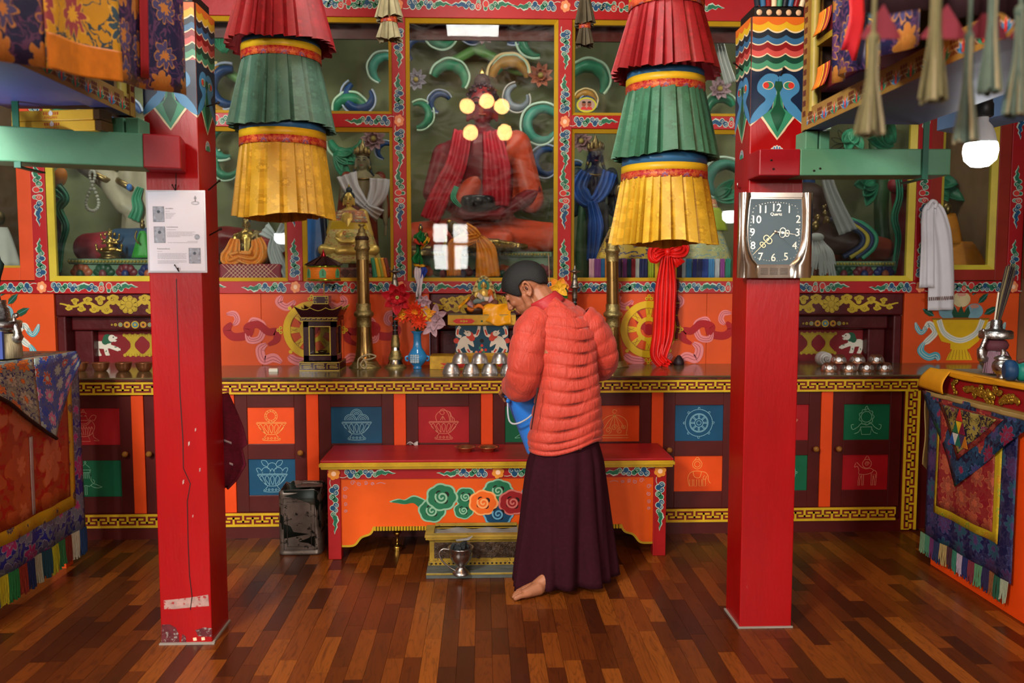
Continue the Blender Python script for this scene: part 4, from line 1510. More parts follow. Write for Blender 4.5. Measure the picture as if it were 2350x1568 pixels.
for k in range(60):
 a_ = 2 * pi * k / 60
 ca, sa = cos(a_), sin(a_)
 m_ = max(abs(ca) / .345, abs(sa) / .365) ** .85
 q.poly(disc(dcx + .335 * kw * ca / max(abs(ca), abs(sa)) ** .55, dcz + .345 * kh * sa / max(abs(ca), abs(sa)) ** .55, .0013, 6), kpl, .003, SILV)
dial = q.build('dial', t)
def hand(nm, ang, L_, wd, mat, w, fancy):
 q = MB()
 d, e = Vector((sin(ang), cos(ang))), Vector((cos(ang), -sin(ang)))
 C = Vector((dcx, dcz))
 q.stroke([C - d * L_ * .05, C + d * L_], [wd, wd * .3], kpl, w, mat)
 if fancy:
  for f, r in ((.35, .011), (.58, .007)):
   for s in (-1, 1):
    q.stroke(spiral((C + d * L_ * f + e * s * r * .7).x, (C + d * L_ * f + e * s * r * .7).y, r, r, 1, 0, 12), .0028, kpl, w, mat)
 q.build(nm, dial)
hand('hour_hand', radians(98), .082, .004, SILV, .006, True)
hand('minute_hand', radians(224), .122, .004, M('hand_gold', '#d2c79a', .3, metal=.6), .008, True)
hand('second_hand', radians(133), .085, .0015, BLKP, .010, False)
q = MB()
q.ell(kpl(dcx, dcz, .010), (.007, .004, .007), SILV)
q.build('hub', dial)
# ================================================================ green beams and shelf ends
GBM = M('green_beam_paint', '#4f8566', .45, var=.16, scale=3, bump=.12, bscale=24, wear='#33583f', wearamt=.70, wscale=14)
RBM = M('red_beam_end', '#8a121c', .32, var=.15, bump=.12, bscale=24, wear='#c9a09a', wearamt=.74)
STR = M('strap_green_dark', '#1d5a46', .5)
def beam_thing(label, A, B, cut, h, d):
 """A: red end (front lower), B: far end, horizontal square timber"""
 A, B = Vector(A), Vector(B)
 t = thing('timber_beam', label, 'beam', A)
 dr = (B - A).normalized()
 bk = Vector((0, 0, 1)).cross(dr)
 bk = bk if bk.y > 0 else -bk
 up = Vector((0, 0, h))
 for nm, a_, b_, m in (('painted_end', A, A + dr * cut, RBM), ('body', A + dr * cut, B, GBM)):
  q = MB()
  base = [a_, b_, b_ + bk * d, a_ + bk * d]
  q.hexa(base, [p + up for p in base], m)
  q.build(nm, t, bevel=.004)
 return t, dr, bk
bl, dl, bkl = beam_thing('green beam with red end on the left post, incense boxes lying on it', P(416, 388, 3.03), P(-160, 362, 2.86), .125, .118, .14)
br, dr_, bkr = beam_thing('green beam with red end on the right post beside the light bulb', P(1742, 403, 3.10), P(2181, 402, 3.10), .155, .098, .14)
for q_, px in ((bl, 42), (br, 2122)):
 A = P(px, 380 if px < 1000 else 402, 3.0 if px < 1000 else 3.1)
 A.y = (2.925 if px < 1000 else 3.095)
 A = Vector((P(px, 380, A.y).x, A.y, q_.location.z))
 q = MB()
 w_ = .022
 dd = .155
 hh = .125 if px < 1000 else .104
 q.box(A.x - w_ / 2, A.x + w_ / 2, A.y - .006, A.y + .0, A.z - .006, A.z + hh, STR)
 q.box(A.x - w_ / 2, A.x + w_ / 2, A.y - .006, A.y + dd, A.z - .012, A.z - .006, STR)
 q.box(A.x - w_ / 2, A.x + w_ / 2, A.y - .006, A.y + .0, A.z + hh, A.z + hh + .45, STR)
 q.build('strap', q_)
for q_, lst in ((bl, ((372, 345, 0), (395, 353, 0), (355, 361, 0), (373, 370, 0), (282, 327, 0))), (br, ((1770, 368, 1), (1775, 388, 1), (1868, 392, 1), (1882, 387, 1)))):
 for (px, py, s) in lst:
  Yp = 3.03 if s == 0 else 3.10
  p_ = P(px, py, Yp)
  q = MB()
  q.ell((p_.x, p_.y - .001 + (0 if s else (p_.x - bl.location.x) * .12 * .0), p_.z), (.005, .003, .004), NAIL, nu=8, nv=6)
  q.build('nail_head', q_)
def block(label, px0, px1, py0, py1, Y, d):
 a, c = P(px0, py1, Y), P(px1, py0, Y)
 q = MB()
 xm = a.x + (c.x - a.x) * .55
 q.box(a.x, xm - .003, Y, Y + d, a.z, c.z, GBM)
 q.box(xm + .003, c.x, Y, Y + d, a.z, c.z, GBM)
 o = q.build('spacer_block', None, bevel=.003, org=(a.x, Y, a.z))
 tag(o, label, 'block')
block('pale green spacer blocks on the left beam under the hanging shelf', 247, 318, 270, 315, 3.045, .1)
block('pale green spacer blocks on the right beam beside the clock post', 1848, 1905, 300, 343, 3.115, .1)
# ---- two yellow incense boxes
BXY = M('incense_box_yellow', '#e8bc3c', .35, var=.1)
BXE = M('incense_box_end', '#4a3418', .35, var=.2)
bz = bl.location.z + .118
for k, (lab, dz, rz) in enumerate((('lower long yellow incense box lying on the left green beam', 0.001, -.06), ('upper long yellow incense box stacked on another on the beam', .0375, -.085))):
 c_ = P(140, 300, 2.99)
 t = thing('incense_box', lab, 'box', (c_.x - .002 * k, 3.0, bz + dz), rz - .09, 'incense boxes')
 q = MB()
 q.box(-.165, .145, -.035, .035, 0, .035, BXY)
 ca_ = q.build('carton', t, bevel=.0015, local=True)
 q = MB()
 q.box(.146, .168, -.034, .034, .001, .034, BXE)
 q.build('end_flap', t, local=True)
 q = MB()
 pl = Pl((0, -.0352, 0))
 W_, OR_ = M('logo_white', '#eeeae0', .5), M('logo_orange', '#d0542a', .5)
 text_mesh(q, 'ANGAN', .014, pl, -.015, .006, .0006, OR_)
 for j in range(7):
  if j != 3:
   q.poly([(-.042 + j * .0085, .019), (-.037 + j * .0085, .019), (-.037 + j * .0085, .029), (-.042 + j * .0085, .029)], pl, .0005, OR_)
 q.poly(disc(-.014, .024, .008, 12), pl, .0008, W_)
 q.poly(disc(-.014, .031, .004, 10), pl, .0009, W_)
 q.build('logo', ca_, local=True)
# ================================================================ hanging scripture shelves
BRK = M('brick_maroon', '#5a2018', .5, var=.2)
VIO = M('underside_blue_violet', '#4a5090', .5, var=.2, scale=5)
OCH = M('rail_ochre', '#8a6a30', .5, var=.2)
SHD = M('shelf_dark_wood', '#2a1810', .6)
YSL = M('shelf_edge_yellow', '#8a7218', .5, var=.2)
def rail_pattern(q, pl, L, h):
 q.poly([(0, 0), (L, 0), (L, h), (0, h)], pl, .0006, OCH)
 n = int(L / .085)
 for k in range(n):
  u = .03 + k * .085
  for j in range(3):
   for i in range(3):
    x = u + .036 + i * .014 + (j % 2) * .006
    q.poly([(x, h * (.22 + j * .2)), (x + .011, h * (.22 + j * .2)), (x + .011, h * (.37 + j * .2)), (x, h * (.37 + j * .2))], pl, .0011, BRK)
  c = (u + .012, h * .5)
  m = (LBL, FGR)[k % 2]
  for a in (-1.1, -.55, 0, .55, 1.1):
   d = Vector((sin(a), cos(a)))
   e = Vector((d.y, -d.x))
   o = Vector((c[0], h * .18))
   q.poly([o - e * .004, o + d * .022 - e * .006, o + d * .04, o + d * .022 + e * .006, o + e * .004], pl, .0011 + .0002 * (a == 0), m if a else CRD)
   q.stroke([o + d * .022 - e * .006, o + d * .04, o + d * .022 + e * .006], .0018, pl, .0016, FLC)
def shelf(side, label):
 s = -1 if side == 'left' else 1
 Y1, Y0 = 3.15, 1.55
 inner = P(303, 268, 3.12) if s < 0 else P(1846, 300, 3.12)
 zb = inner.z
 xi = inner.x
 xo = xi + s * .07
 t = thing('scripture_shelf', label, 'shelf', (xi, Y1, zb))
 q = MB()
 q.box(min(xi, xo), max(xi, xo), Y0, Y1, zb, zb + .075, VIO)
 brl = q.build('bottom_rail', t)
 q = MB()
 if s < 0:
  rail_pattern(q, Pl((xi + .0004, Y0, zb), (0, 1, 0)), Y1 - Y0, .075)
 else:
  rail_pattern(q, Pl((xi - .0004, Y1, zb), (0, -1, 0)), Y1 - Y0, .075)
 q.build('rail_painting', brl)
 q = MB()
 q.box(min(xi, xi + s * .42), max(xi, xi + s * .42), Y1 - .05, Y1, zb + .075, zb + .95, SHD)
 q.box(min(xi + s * .40, xi + s * .42), max(xi + s * .40, xi + s * .42), Y0, Y1 - .05, zb + .075, zb + .95, SHD)
 q.build('back', t)
 q = MB()
 q.box(min(xi - s * .006, xi + s * .05), max(xi - s * .006, xi + s * .05), Y1 - .055, Y1 - .02, zb - .0, zb + 1.0, OCH)
 pl = Pl((xi - s * .0065, Y1 - .053, zb), (0, 1, 0)) if s < 0 else Pl((xi - s * .0065, Y1 - .022, zb), (0, -1, 0))
 for k in range(26):
  for i in range(2):
   q.poly([(.004 + i * .014, .05 + k * .038), (.015 + i * .014, .05 + k * .038), (.015 + i * .014, .07 + k * .038), (.004 + i * .014, .07 + k * .038)], pl, .0008, BRK)
 q.build('patterned_post', t)
 q = MB()
 q.tube([(xi + s * .01, Y1 - .085, zb + .06), (xi + s * .01, Y1 - .085, zb + 1.0)], .016, M('bead_post_yellow', '#9a8c3e', .45, var=.2), 10)
 q.build('bead_post', t)
 for k in range(5):
  q = MB()
  z_ = zb + .10 + k * .19 if k else zb + .012
  xa = .01 if s > 0 or not k else .26
  q.box(min(xi + s * xa, xi + s * .40), max(xi + s * xa, xi + s * .40), Y0, Y1 - .1, z_, z_ + .022, YSL if k else VIO)
  q.build('shelf_board', t)
 return t, xi, zb, s
shl, xil, zbl, _ = shelf('left', 'hanging scripture shelf left of the notice post with violet underside')
shr, xir, zbr, _ = shelf('right', 'hanging scripture shelf right of the clock post with stacked texts')
# wrapped texts with layered title flaps
FLO_, FLR_, FLY_ = M('flap_orange', '#d8791c', .5), M('flap_red', '#8f1f18', .5), M('flap_yellow', '#d8a824', .5)
for s, xi, zb, nm in ((-1, xil, zbl, 'left'), (1, xir, zbr, 'right')):
 if s < 0:
  continue
 for k, lab in enumerate(('lowest wrapped scripture book with orange title flaps on the right shelf', 'second wrapped scripture book above the lowest on the right shelf',
        'third wrapped scripture book from the bottom of the right shelf', 'topmost wrapped scripture book of the right shelf')):
  z_ = zb + .123 + k * .19
  t = thing('scripture_book', lab, 'book', (xi + .02, 3.015, z_), 0, 'scripture books on the right shelf')
  q = MB()
  q.box(.0, .3, -.3, .03, 0, .075, M('book_wrap_maroon', '#5a1218', .6))
  q.build('wrapped_body', t, bevel=.01, local=True)
  for j, (m, o) in enumerate(((FLR_, 0), (FLO_, .012), (FLR_, .024), (FLY_, .034), (FLO_, .044))):
   q = MB()
   q.grid(lambda u, v: Vector((-.004 - .004 * j - .02 * v * v, -.075 + o * .6 + (.10 - o * 1.2) * u, .078 - .07 * v + .012 * (1 - v) - o * .2)), 4, 6, m)
   q.build('title_flap', t, local=True, solid=.0012)
# ---- brocade covers
BRB = brocade('brocade_navy', '#0e1640', ['#563660', '#96304c', '#3c3c68', '#a0682a'], '#a87834', 8.0, 8)
BRY_ = brocade('brocade_gold', '#b48c1a', ['#2c4c5c', '#8a3c48', '#c09828'], '#cca838', 6.0, 10)
def cover(name, label, A, B, top, cuts, waves, amp, cat='curtain'):
 """A..B: bottom corners; cuts: list of (u0,u1,material,name); hangs up to z=top"""
 A, B = Vector(A), Vector(B)
 t = thing(name, label, cat, A)
 nrm = Vector((0, 0, 1)).cross(B - A).normalized()
 nrm = nrm if nrm.y < 0 else -nrm
 for (u0, u1, m, nm, lift, vb) in cuts:
  def fn(u, v):
   w_ = u0 + (u1 - u0) * u
   p = A + (B - A) * w_
   vt_ = .11 if nm == 'hem' else 1.0
   v_ = v * vt_
   z_ = p.z + (top - p.z) * (vb + (1 - vb) * v_)
   off = amp * (sin(w_ * waves * 2 * pi) * (1 - .5 * v_) + .5 * sin(w_ * waves * 5.1 + 1) * (1 - v_)) + lift
   return Vector((p.x, p.y, z_)) + nrm * off
  q = MB()
  q.grid(fn, max(8, int(60 * (u1 - u0))), 14, m, uvs=((B - A).length * (u1 - u0), top - A.z))
  q.build(nm, t, solid=.002)
 return t
cover('brocade_cover', 'navy and gold brocade cover draped over the left hanging shelf', P(424, 219, 2.86), P(-90, 122, 1.88), 2.75,
  [(0, .42, BRB, 'navy_panel', 0, 0), (.41, .735, BRY_, 'gold_panel', .004, .0), (.725, 1, BRB, 'navy_panel', 0, 0),
  (.215, .265, M('ribbon_red_dark', '#8a1420', .6), 'ribbon', .012, .04), (.41, .735, M('gold_hem_orange', '#b4701a', .5, var=.3, scale=20), 'hem', .007, .0)], 3.2, .012)
cover('brocade_cover', 'blue and yellow brocade cover hanging on the right scripture shelf', P(1903, 192, 2.75), P(2110, 95, 2.0), 2.7,
  [(0, .42, BRB, 'navy_panel', 0, 0), (.41, .66, BRY_, 'gold_panel', .004, .0), (.65, 1, BRB, 'navy_panel', 0, 0)], 2.6, .02)
tr = P(1913, 140, 2.55)
q = MB()
q.grid(lambda u, v: Vector((tr.x - .02 + .045 * u + .012 * sin(v * 7) - .01 * (1 - v), tr.y - .12 - .02 * sin(v * 9), tr.z - (.03 if u > .5 else 0) * (1 - v) ** 8 + .5 * v)), 4, 18, M('ribbon_red', '#b01f2c', .55))
tag(q.build('red_streamer', None, solid=.002, org=tuple(tr)), 'narrow red streamer hanging in front of the right brocade cover', 'streamer')
# painted rafters behind the bulb
q = MB()
for k, (m, z_) in enumerate(((M('rafter_blue', '#4a6aa0', .5), 2.50), (M('rafter_orange', '#b4501e', .5), 2.40), (M('rafter_green', '#5a7a2c', .5), 2.34), (M('rafter_red', '#8a1a1c', .5), 2.24))):
 a, c = P(2160, 250 - 26 * (3 - k), 4.3), P(2420, 170 - 40 * (3 - k), 3.6)
 b4 = [a, c, c + Vector((.2, .12, 0)), a + Vector((.2, .12, 0))]
 q.hexa(b4, [p + Vector((0, 0, .085)) for p in b4], m)
a, c = P(2150, 300, 4.3), P(2420, 235, 3.6)
b4 = [a, c, c + Vector((.2, .12, 0)), a + Vector((.2, .12, 0))]
q.hexa(b4, [p + Vector((0, 0, .13)) for p in b4], M('rafter_pale_blue', '#5d7fa6', .5))
tag(q.build('painted_rafter', None, org=tuple(a)), 'painted rafter with blue, red, green and orange bands behind the bulb', 'rafter')
# ================================================================ hanging pleated banners
CLR = brocade('banner_red_silk', '#860a12', ['#900c16', '#7a0910', '#8e1018'], '#800a12', 16, 6, r=.55, vine=.06)
CLG = brocade('banner_green_silk', '#3c6252', ['#44705e', '#365a4a', '#426a58'], '#3a6050', 16, 6, r=.55, vine=.06)
CLG2 = brocade('banner_green_silk_bright', '#30644a', ['#387254', '#2c5c42', '#346a4e'], '#2e6046', 16, 6, r=.55, vine=.06)
CLY = brocade('banner_yellow_silk', '#b08a16', ['#c49a26', '#a47e12', '#bc9420'], '#c09828', 16, 6, r=.5, vine=.06)
CLY2 = brocade('banner_gold_silk', '#b89218', ['#cca428', '#ac8614', '#c49c20'], '#c8a02a', 16, 6, r=.5, vine=.06)
BY = brocade('band_yellow', '#b8901c', ['#c9a832', '#a84a30', '#d8b23c'], '#e0c050', 22, 8, vine=.05)
BR = brocade('band_red', '#9c1420', ['#c8602a', '#7a4a78', '#b8402c'], '#d88a3a', 22, 8, vine=.05)
BBL = brocade('band_blue', '#0c1440', ['#22407a', '#4a2a5a', '#2f5a7a'], '#7a8ab0', 26, 8, vine=.05)
def skirt(par, cx, Y, z0, z1, r0, r1, mat, npl=26, seed=0, nm='skirt'):
 rr = random.Random(seed)
 ph = [rr.random() for _ in range(npl)]
 wd = [rr.choice((.55, .8, 1.0, 1.5)) for _ in range(npl)]
 tot = sum(wd)
 n = npl * 8
 rings = []
 cum = [0]
 for w_ in wd:
  cum.append(cum[-1] + w_ / tot)
 for i in range(15):
  v = i / 14                     # 0 hem .. 1 top
  r = r1 + (r0 - r1) * v
  amp = .003 + .020 * (1 - v) ** .8
  ring = []
  for k in range(n):
   pi_ = k // 8
   f = (k % 8) / 8
   u = cum[pi_] + (cum[pi_ + 1] - cum[pi_]) * f
   # box pleat: flat proud face, sharp return fold
   s = (.35 + .65 * f / .625) if f < .63 else (-.3 if f < .8 else 0.0)
   dr = amp * (s - .6) * (.7 + .6 * ph[pi_])
   a = 2 * pi * u
   zz = z0 + (z1 - z0) * v + (.008 * sin(a * 3 + seed) + .006 * (ph[pi_] - .5)) * (1 - v) ** 2
   ring.append((cx + (r + dr) * cos(a), Y + (r + dr) * sin(a), zz))
  rings.append(ring)
 q = MB()
 q.loft(rings, mat, True, False, False, uvs=(1.4, .3))
 return q.build(nm, par, solid=.0015)
def banner(cx_px, tiers, bands, label, Y=3.4):
 cx = P(cx_px, 350, Y).x
 t = thing('pleated_banner', label, 'banner', (cx, Y, P(cx_px, 500, Y).z), 0, 'pleated banners hanging from the ceiling')
 pxm = F / Y
 for k, (y0, y1, rt, rb, m) in enumerate(tiers):
  skirt(t, cx, Y, P(cx_px, y1, Y).z + .004, P(cx_px, y0, Y).z, rt / pxm, rb / pxm, m, seed=cx_px + k)
 for (y0, y1, r, m) in bands:
  q = MB()
  z0, z1 = P(cx_px, y1, Y).z, P(cx_px, y0, Y).z
  rings = []
  for i in range(3):
   rings.append([(cx + r / pxm * (1 + .006 * sin(9 * a)) * cos(a), Y + r / pxm * sin(a), z0 + (z1 - z0) * i / 2) for a in [2 * pi * k / 48 for k in range(48)]])
  q.loft(rings, m, True, False, True, uvs=(1.2, z1 - z0))
  q.build('band', t, solid=.002)
 q = MB()
 q.tube([(cx, Y, P(cx_px, 380, Y).z), (cx, Y, 3.58)], .006, DRK, 6)
 q.build('cord', t)
 return t
banner(650, [(-70, 112, 74, 116, CLR), (143, 300, 84, 114, CLG), (338, 502, 92, 110, CLY)],
  [(100, 113, 84, BBL), (112, 129, 86, BY), (128, 146, 86.5, BR), (288, 308, 93, BBL), (307, 325, 94, BY), (324, 341, 94.5, BR)], 'red, green and yellow pleated banner hanging beside the notice post')
banner(1525, [(22, 175, 80, 119, CLR), (215, 368, 88, 117, CLG2), (412, 563, 96, 119, CLY2)],
  [(-14, 9, 83, BY), (8, 26, 84, BR), (170, 186, 86, BBL), (185, 202, 88, BY), (201, 219, 88.5, BR), (362, 385, 95, BBL), (384, 401, 96.5, BY), (400, 417, 97, BR)], 'red, green and yellow pleated banner hanging above the red ribbon')
def mini_banner(cx_px, y1, Y, w_, label, m):
 cx = P(cx_px, 40, Y).x
 t = thing('small_banner', label, 'banner', (cx, Y, P(cx_px, y1, Y).z), 0, 'small faded banners')
 pxm = F / Y
 skirt(t, cx, Y, P(cx_px, y1, Y).z, P(cx_px, y1 - 40, Y).z, w_ * .30 / pxm, w_ * .46 / pxm, m, 9, 3)
 skirt(t, cx, Y, P(cx_px, y1 - 48, Y).z, P(cx_px, y1 - 110, Y).z, w_ * .26 / pxm, w_ * .52 / pxm, m, 9, 4)
 q = MB()
 z0, z1 = P(cx_px, y1 - 38, Y).z, P(cx_px, y1 - 52, Y).z
 q.loft([[(cx + w_ * .33 / pxm * cos(2 * pi * k / 24), Y + w_ * .33 / pxm * sin(2 * pi * k / 24), z) for k in range(24)] for z in (z0, z1)], BR, True, False, uvs=(.4, .04))
 q.build('band', t, solid=.002)
 q = MB()
 q.tube([(cx, Y, z1), (cx, Y, 3.58)], .004, DRK, 6)
 q.build('cord', t)
mini_banner(893, 92, 4.2, 56, 'small faded beige pleated banner left of the central pane', M('faded_beige_cloth', '#8a8464', .7, var=.3, scale=20))
mini_banner(1342, 105, 4.4, 40, 'small dark faded banner right of the central pane', M('faded_dark_cloth', '#4a4230', .7, var=.3, scale=20))
# ================================================================ bulbs, tassels, valance (close to the camera)
LED = NT('led_glow')
LED.b.inputs['Base Color'].default_value = (1, 1, 1, 1)
LED.b.inputs['Emission Color'].default_value = (.93, .97, 1, 1)
LED.b.inputs['Emission Strength'].default_value = 46
LED = LED.m
bp = P(2250, 348, 3.42)
def bulb(loc, label):
 t = thing('light_bulb', label, 'bulb', loc, 0, 'bare bulbs')
 t.scale = (1.95, 1.95, 1.95)
 q = MB()
 q.lathe([(.0, -.034), (.018, -.031), (.031, -.018), (.0345, 0), (.0335, .012), (.031, .018)], (0, 0, 0), LED, 20)
 q.build('globe', t, local=True)
 q = MB()
 q.lathe([(.031, .018), (.027, .036), (.0215, .052), (.0135, .062), (.0135, .085)], (0, 0, 0), M('bulb_neck_white', '#c9ccd0', .4), 20)
 q.build('neck', t, local=True)
 q = MB()
 q.lathe([(.019, .072), (.022, .074), (.022, .098), (.0195, .102), (.0195, .112), (.022, .114), (.022, .128), (.012, .136)], (0, 0, 0), M('socket_black', '#14181a', .45), 20)
 q.build('socket', t, local=True)
 q = MB()
 q.tube([(0, 0, .13), (.002, 0, .4), (0, 0, .85)], .002, BLKP, 6)
 q.build('flex', t, local=True)
 return t
bR = bulb(bp, 'lit white bulb in a black socket at the right edge')
dup(bR, (-1.82, 2.72, 1.80), 0, 'lit white bulb hanging out of view on the left side')
TSM = M('tassel_olive_thread', '#5e5a3c', .85, var=.25, scale=60, stretch=(8, 8, 1))
TSD = M('tassel_grey_thread', '#46564c', .85, var=.25, scale=60, stretch=(8, 8, 1))
TSE = M('tassel_pale_ends', '#7d755a', .85, var=.2)
def tassel(px, y0, y1, w_, mat, label, Y=1.32):
 p = P(px, y1, Y)
 pxm = F / Y
 h = (y1 - y0) / pxm
 r = w_ / 2 / pxm
 t = thing('tassel', label, 'tassel', p, 0, 'tassels of the ceiling valance')
 rr = random.Random(px)
 q = MB()
 for k in range(40):
  a = 2 * pi * rr.random()
  f = sqrt(rr.random())
  x0_, y0_ = r * .35 * f * cos(a), r * .35 * f * sin(a)
  x1_, y1_ = r * f * cos(a) + r * .2 * (rr.random() - .5), r * f * sin(a)
  zz = h * .04 * rr.random()
  pts = crom([(x0_, y0_, h), (x0_, y0_, h * .6), (x1_ * .75, y1_ * .75, h * .25), (x1_, y1_, zz)], 3)
  q.tube(pts, [.0028] * 7 + [.0038] * (len(pts) - 7), mat if k % 4 else TSE, 5)
 q.build('strands', t, local=True)
 q = MB()
 q.ell((0, 0, h), (r * .45, r * .45, r * .5), mat)
 q.build('knot', t, local=True)
 q = MB()
 q.tube([(0, 0, h), (.002, 0, h + .3)], .004, mat, 6)
 q.build('cord', t, local=True)
for px, y0, y1, w_, m, lab in ((1997, 95, 312, 62, TSM, 'olive thread tassel hanging leftmost of the blurred tassels'), (2140, -40, 236, 60, TSM, 'pale olive tassel hanging second from the left'),
        (2214, 88, 330, 48, TSD, 'grey green tassel hanging lowest beside the bulb'), (2270, -40, 218, 52, TSD, 'grey blue tassel hanging right above the bulb socket'),
        (2332, 30, 268, 62, TSD, 'dark teal tassel hanging rightmost at the frame edge')):
 tassel(px, y0, y1, w_, m, lab, 1.32 + .05 * ((px // 10) % 3))
VAL = M('valance_maroon', '#26080f', .8, var=.3, scale=8)
VPK = M('valance_pink', '#6e2430', .8, var=.2, scale=8)
t = thing('ceiling_valance', 'dark maroon valance with pink pointed flaps above the tassels', 'valance', P(2170, 60, 1.45))
q = MB()
a, c = P(1985, 25, 1.45), P(2480, 45, 1.45)
q.grid(lambda u, v: Vector((a.x + (c.x - a.x) * u, 1.45 + .02 * sin(u * 19), a.z + (c.z - a.z) * u + .35 * v)), 40, 6, VAL)
q.build('cloth', t, solid=.003)
for k, (px, w_) in enumerate(((2020, 90), (2165, 105), (2262, 95), (2370, 110))):
 q = MB()
 pl = Pl(P(px, 82, 1.44))
 hw = w_ / 2 / (F / 1.44)
 q.prism([(-hw, 0), (hw, 0), (hw * .1, .052)], pl, 0, .003, VPK)
 q.prism([(-hw, 0), (hw, 0), (hw, -.006), (-hw, -.006)], pl, 0, .003, VPK)
 q.build('pink_flap', t)
# chandelier behind the photographer's head: its globes mirror in the central pane
GLW = NT('lamp_globe_warm')
GLW.b.inputs['Base Color'].default_value = (1, .9, .7, 1)
GLW.b.inputs['Emission Color'].default_value = (1, .42, .14, 1)
GLW.b.inputs['Emission Strength'].default_value = 60
GLW = GLW.m
chc = Vector((-.01, .9, 3.18))
t = thing('globe_chandelier', 'chandelier of five warm glass globes mirrored in the central pane', 'chandelier', chc)
mir = 2 * (YW + .047)
def mirrored(px, py, Y):
 p = P(px, py, mir - Y)
 return Vector((p.x, Y, p.z))
for px, py in ((1072, 243), (1117, 231), (1152, 244), (1080, 305), (1158, 305)):
 p = mirrored(px, py, .9)
 q = MB()
 q.ell(p, .085, GLW, nu=20, nv=14)
 q.build('globe', t)
 q = MB()
 q.tube(crom([p + Vector((0, 0, .07)), p + Vector((0, 0, .16)), Vector((chc.x, .9, p.z + .2)), Vector((chc.x, .9, 3.35))], 4), .008, M('lamp_brass', '#8a6a2c', .3, metal=.9), 6)
 q.build('arm', t)
q = MB()
q.tube([(chc.x, .9, 3.2), (chc.x, .9, 3.6)], .012, M('lamp_brass', '#8a6a2c', .3, metal=.9), 8)
q.build('stem', t)
# ================================================================ low red table in front of the altar
TBR = M('table_red_lacquer', '#9c1a1c', .38, var=.16, scale=5, stretch=(.6, 3, 1), bump=.05, wear='#c98a80', wearamt=.735, wscale=22)
TBO = M('table_orange_panel', '#d4530e', .42, var=.12, scale=4, bump=.04)
TBY = M('table_yellow_moulding', '#b4931f', .4, var=.2, scale=14, wear='#4a3a10', wearamt=.70)
bx0, bx1, by0, by1, bzt = -.785, .935, 4.13, 4.465, .515
t = thing('low_table', 'low red and orange painted offering table with yellow edge before the altar', 'table', ((bx0 + bx1) / 2, by0, 0))
q = MB()
q.box(bx0 - .028, bx1 + .028, by0 - .03, by1 + .02, bzt - .012, bzt, TBR)
q.build('top', t, bevel=.003)
q = MB()
prof = [(0, -.012), (-.006, -.018), (-.006, -.026), (.002, -.032), (.004, -.042), (.016, -.046)]
for (o, z_), (o2, z2) in zip(prof, prof[1:]):
 q.box(bx0 - .03 + o + .002, bx1 + .03 - o - .002, by0 - .032 + o + .002, by1, bzt + z2, bzt + z_, TBY)
q.build('edge_moulding', t)
for x in (bx0, bx1 - .066):
 for y in (by0, by1 - .06):
  q = MB()
  q.box(x, x + .066, y, y + .06, 0, bzt - .045, TBR)
  q.build('leg', t, bevel=.003)
q = MB()
q.box(bx0 + .066, bx1 - .066, by0 + .004, by0 + .03, .412, bzt - .045, TBR)
apron = q.build('apron', t)
me_s = scroll_arm(1.0).mesh('scroll')
fo = flower(.03, M('flower_orange', '#d88a2c', .5, var=.2), FLC)
me_f = fo.mesh('flower')
for s, x in ((1, bx0 + .034), (-1, bx1 - .034)):
 link_mesh('flower', me_f, t, (x - t.location.x, -.002, .442))
 link_mesh('scroll', me_s, t, (x + s * .03 - t.location.x, -.002, .442), (0, 0, 0) if s > 0 else (0, pi, 0))
 link_mesh('scroll', me_s, t, (x - t.location.x, -.002, .412), ROTD)
link_mesh('flower', me_f, t, (0, .002, .442))
for s in (1, -1):
 link_mesh('scroll', me_s, t, (s * .03, .002, .442), (0, 0, 0) if s > 0 else (0, pi, 0))
# shaped front panel
cxb = (bx0 + bx1) / 2
hw = (bx1 - bx0) / 2 - .066
half = [(hw, .411), (hw, .066), (hw - .045, .066), (hw - .07, .075), (hw - .10, .11), (hw - .145, .128), (hw - .165, .165)]
pts = [(x, z) for x, z in half] + [(-x, z) for x, z in reversed(half)]
q = MB()
pl = Pl((cxb, by0 + .012, 0))
q.prism([(-x, z) for x, z in pts], pl, -.018, 0, TBO)
panel = q.build('front_panel', t)
for s in (-1, 1):
 q = MB()
 q.stroke([(s * x, z) for x, z in crom(half[1:], 4)], .011, pl, .0012, TBY)
 q.build('panel_edge', panel)
q = MB()
n = 84
for k in range(n):
 x = -hw + .17 + (2 * hw - .34) * k / (n - 1)
 q.tube([(cxb + x, by0 + .006, .166), (cxb + x, by0 + .006, .146)], .0066, TBY, 6)
q.build('bead_moulding', panel)['kind'] = 'stuff'
CG2, CO1, CO2, CRo, CRd, CB2, CB3, CGp = [M(n_, h, .42, var=.1) for n_, h in (('cloud_green', '#1f6a48', ), ('cloud_orange', '#d8601a'), ('cloud_orange_pale', '#e09a5c'), ('cloud_rose', '#c06a62'), ('cloud_red', '#8a1a1e'), ('cloud_blue', '#123f5e'), ('cloud_blue_pale', '#5f9ab4'), ('cloud_green_pale', '#86b394'))]
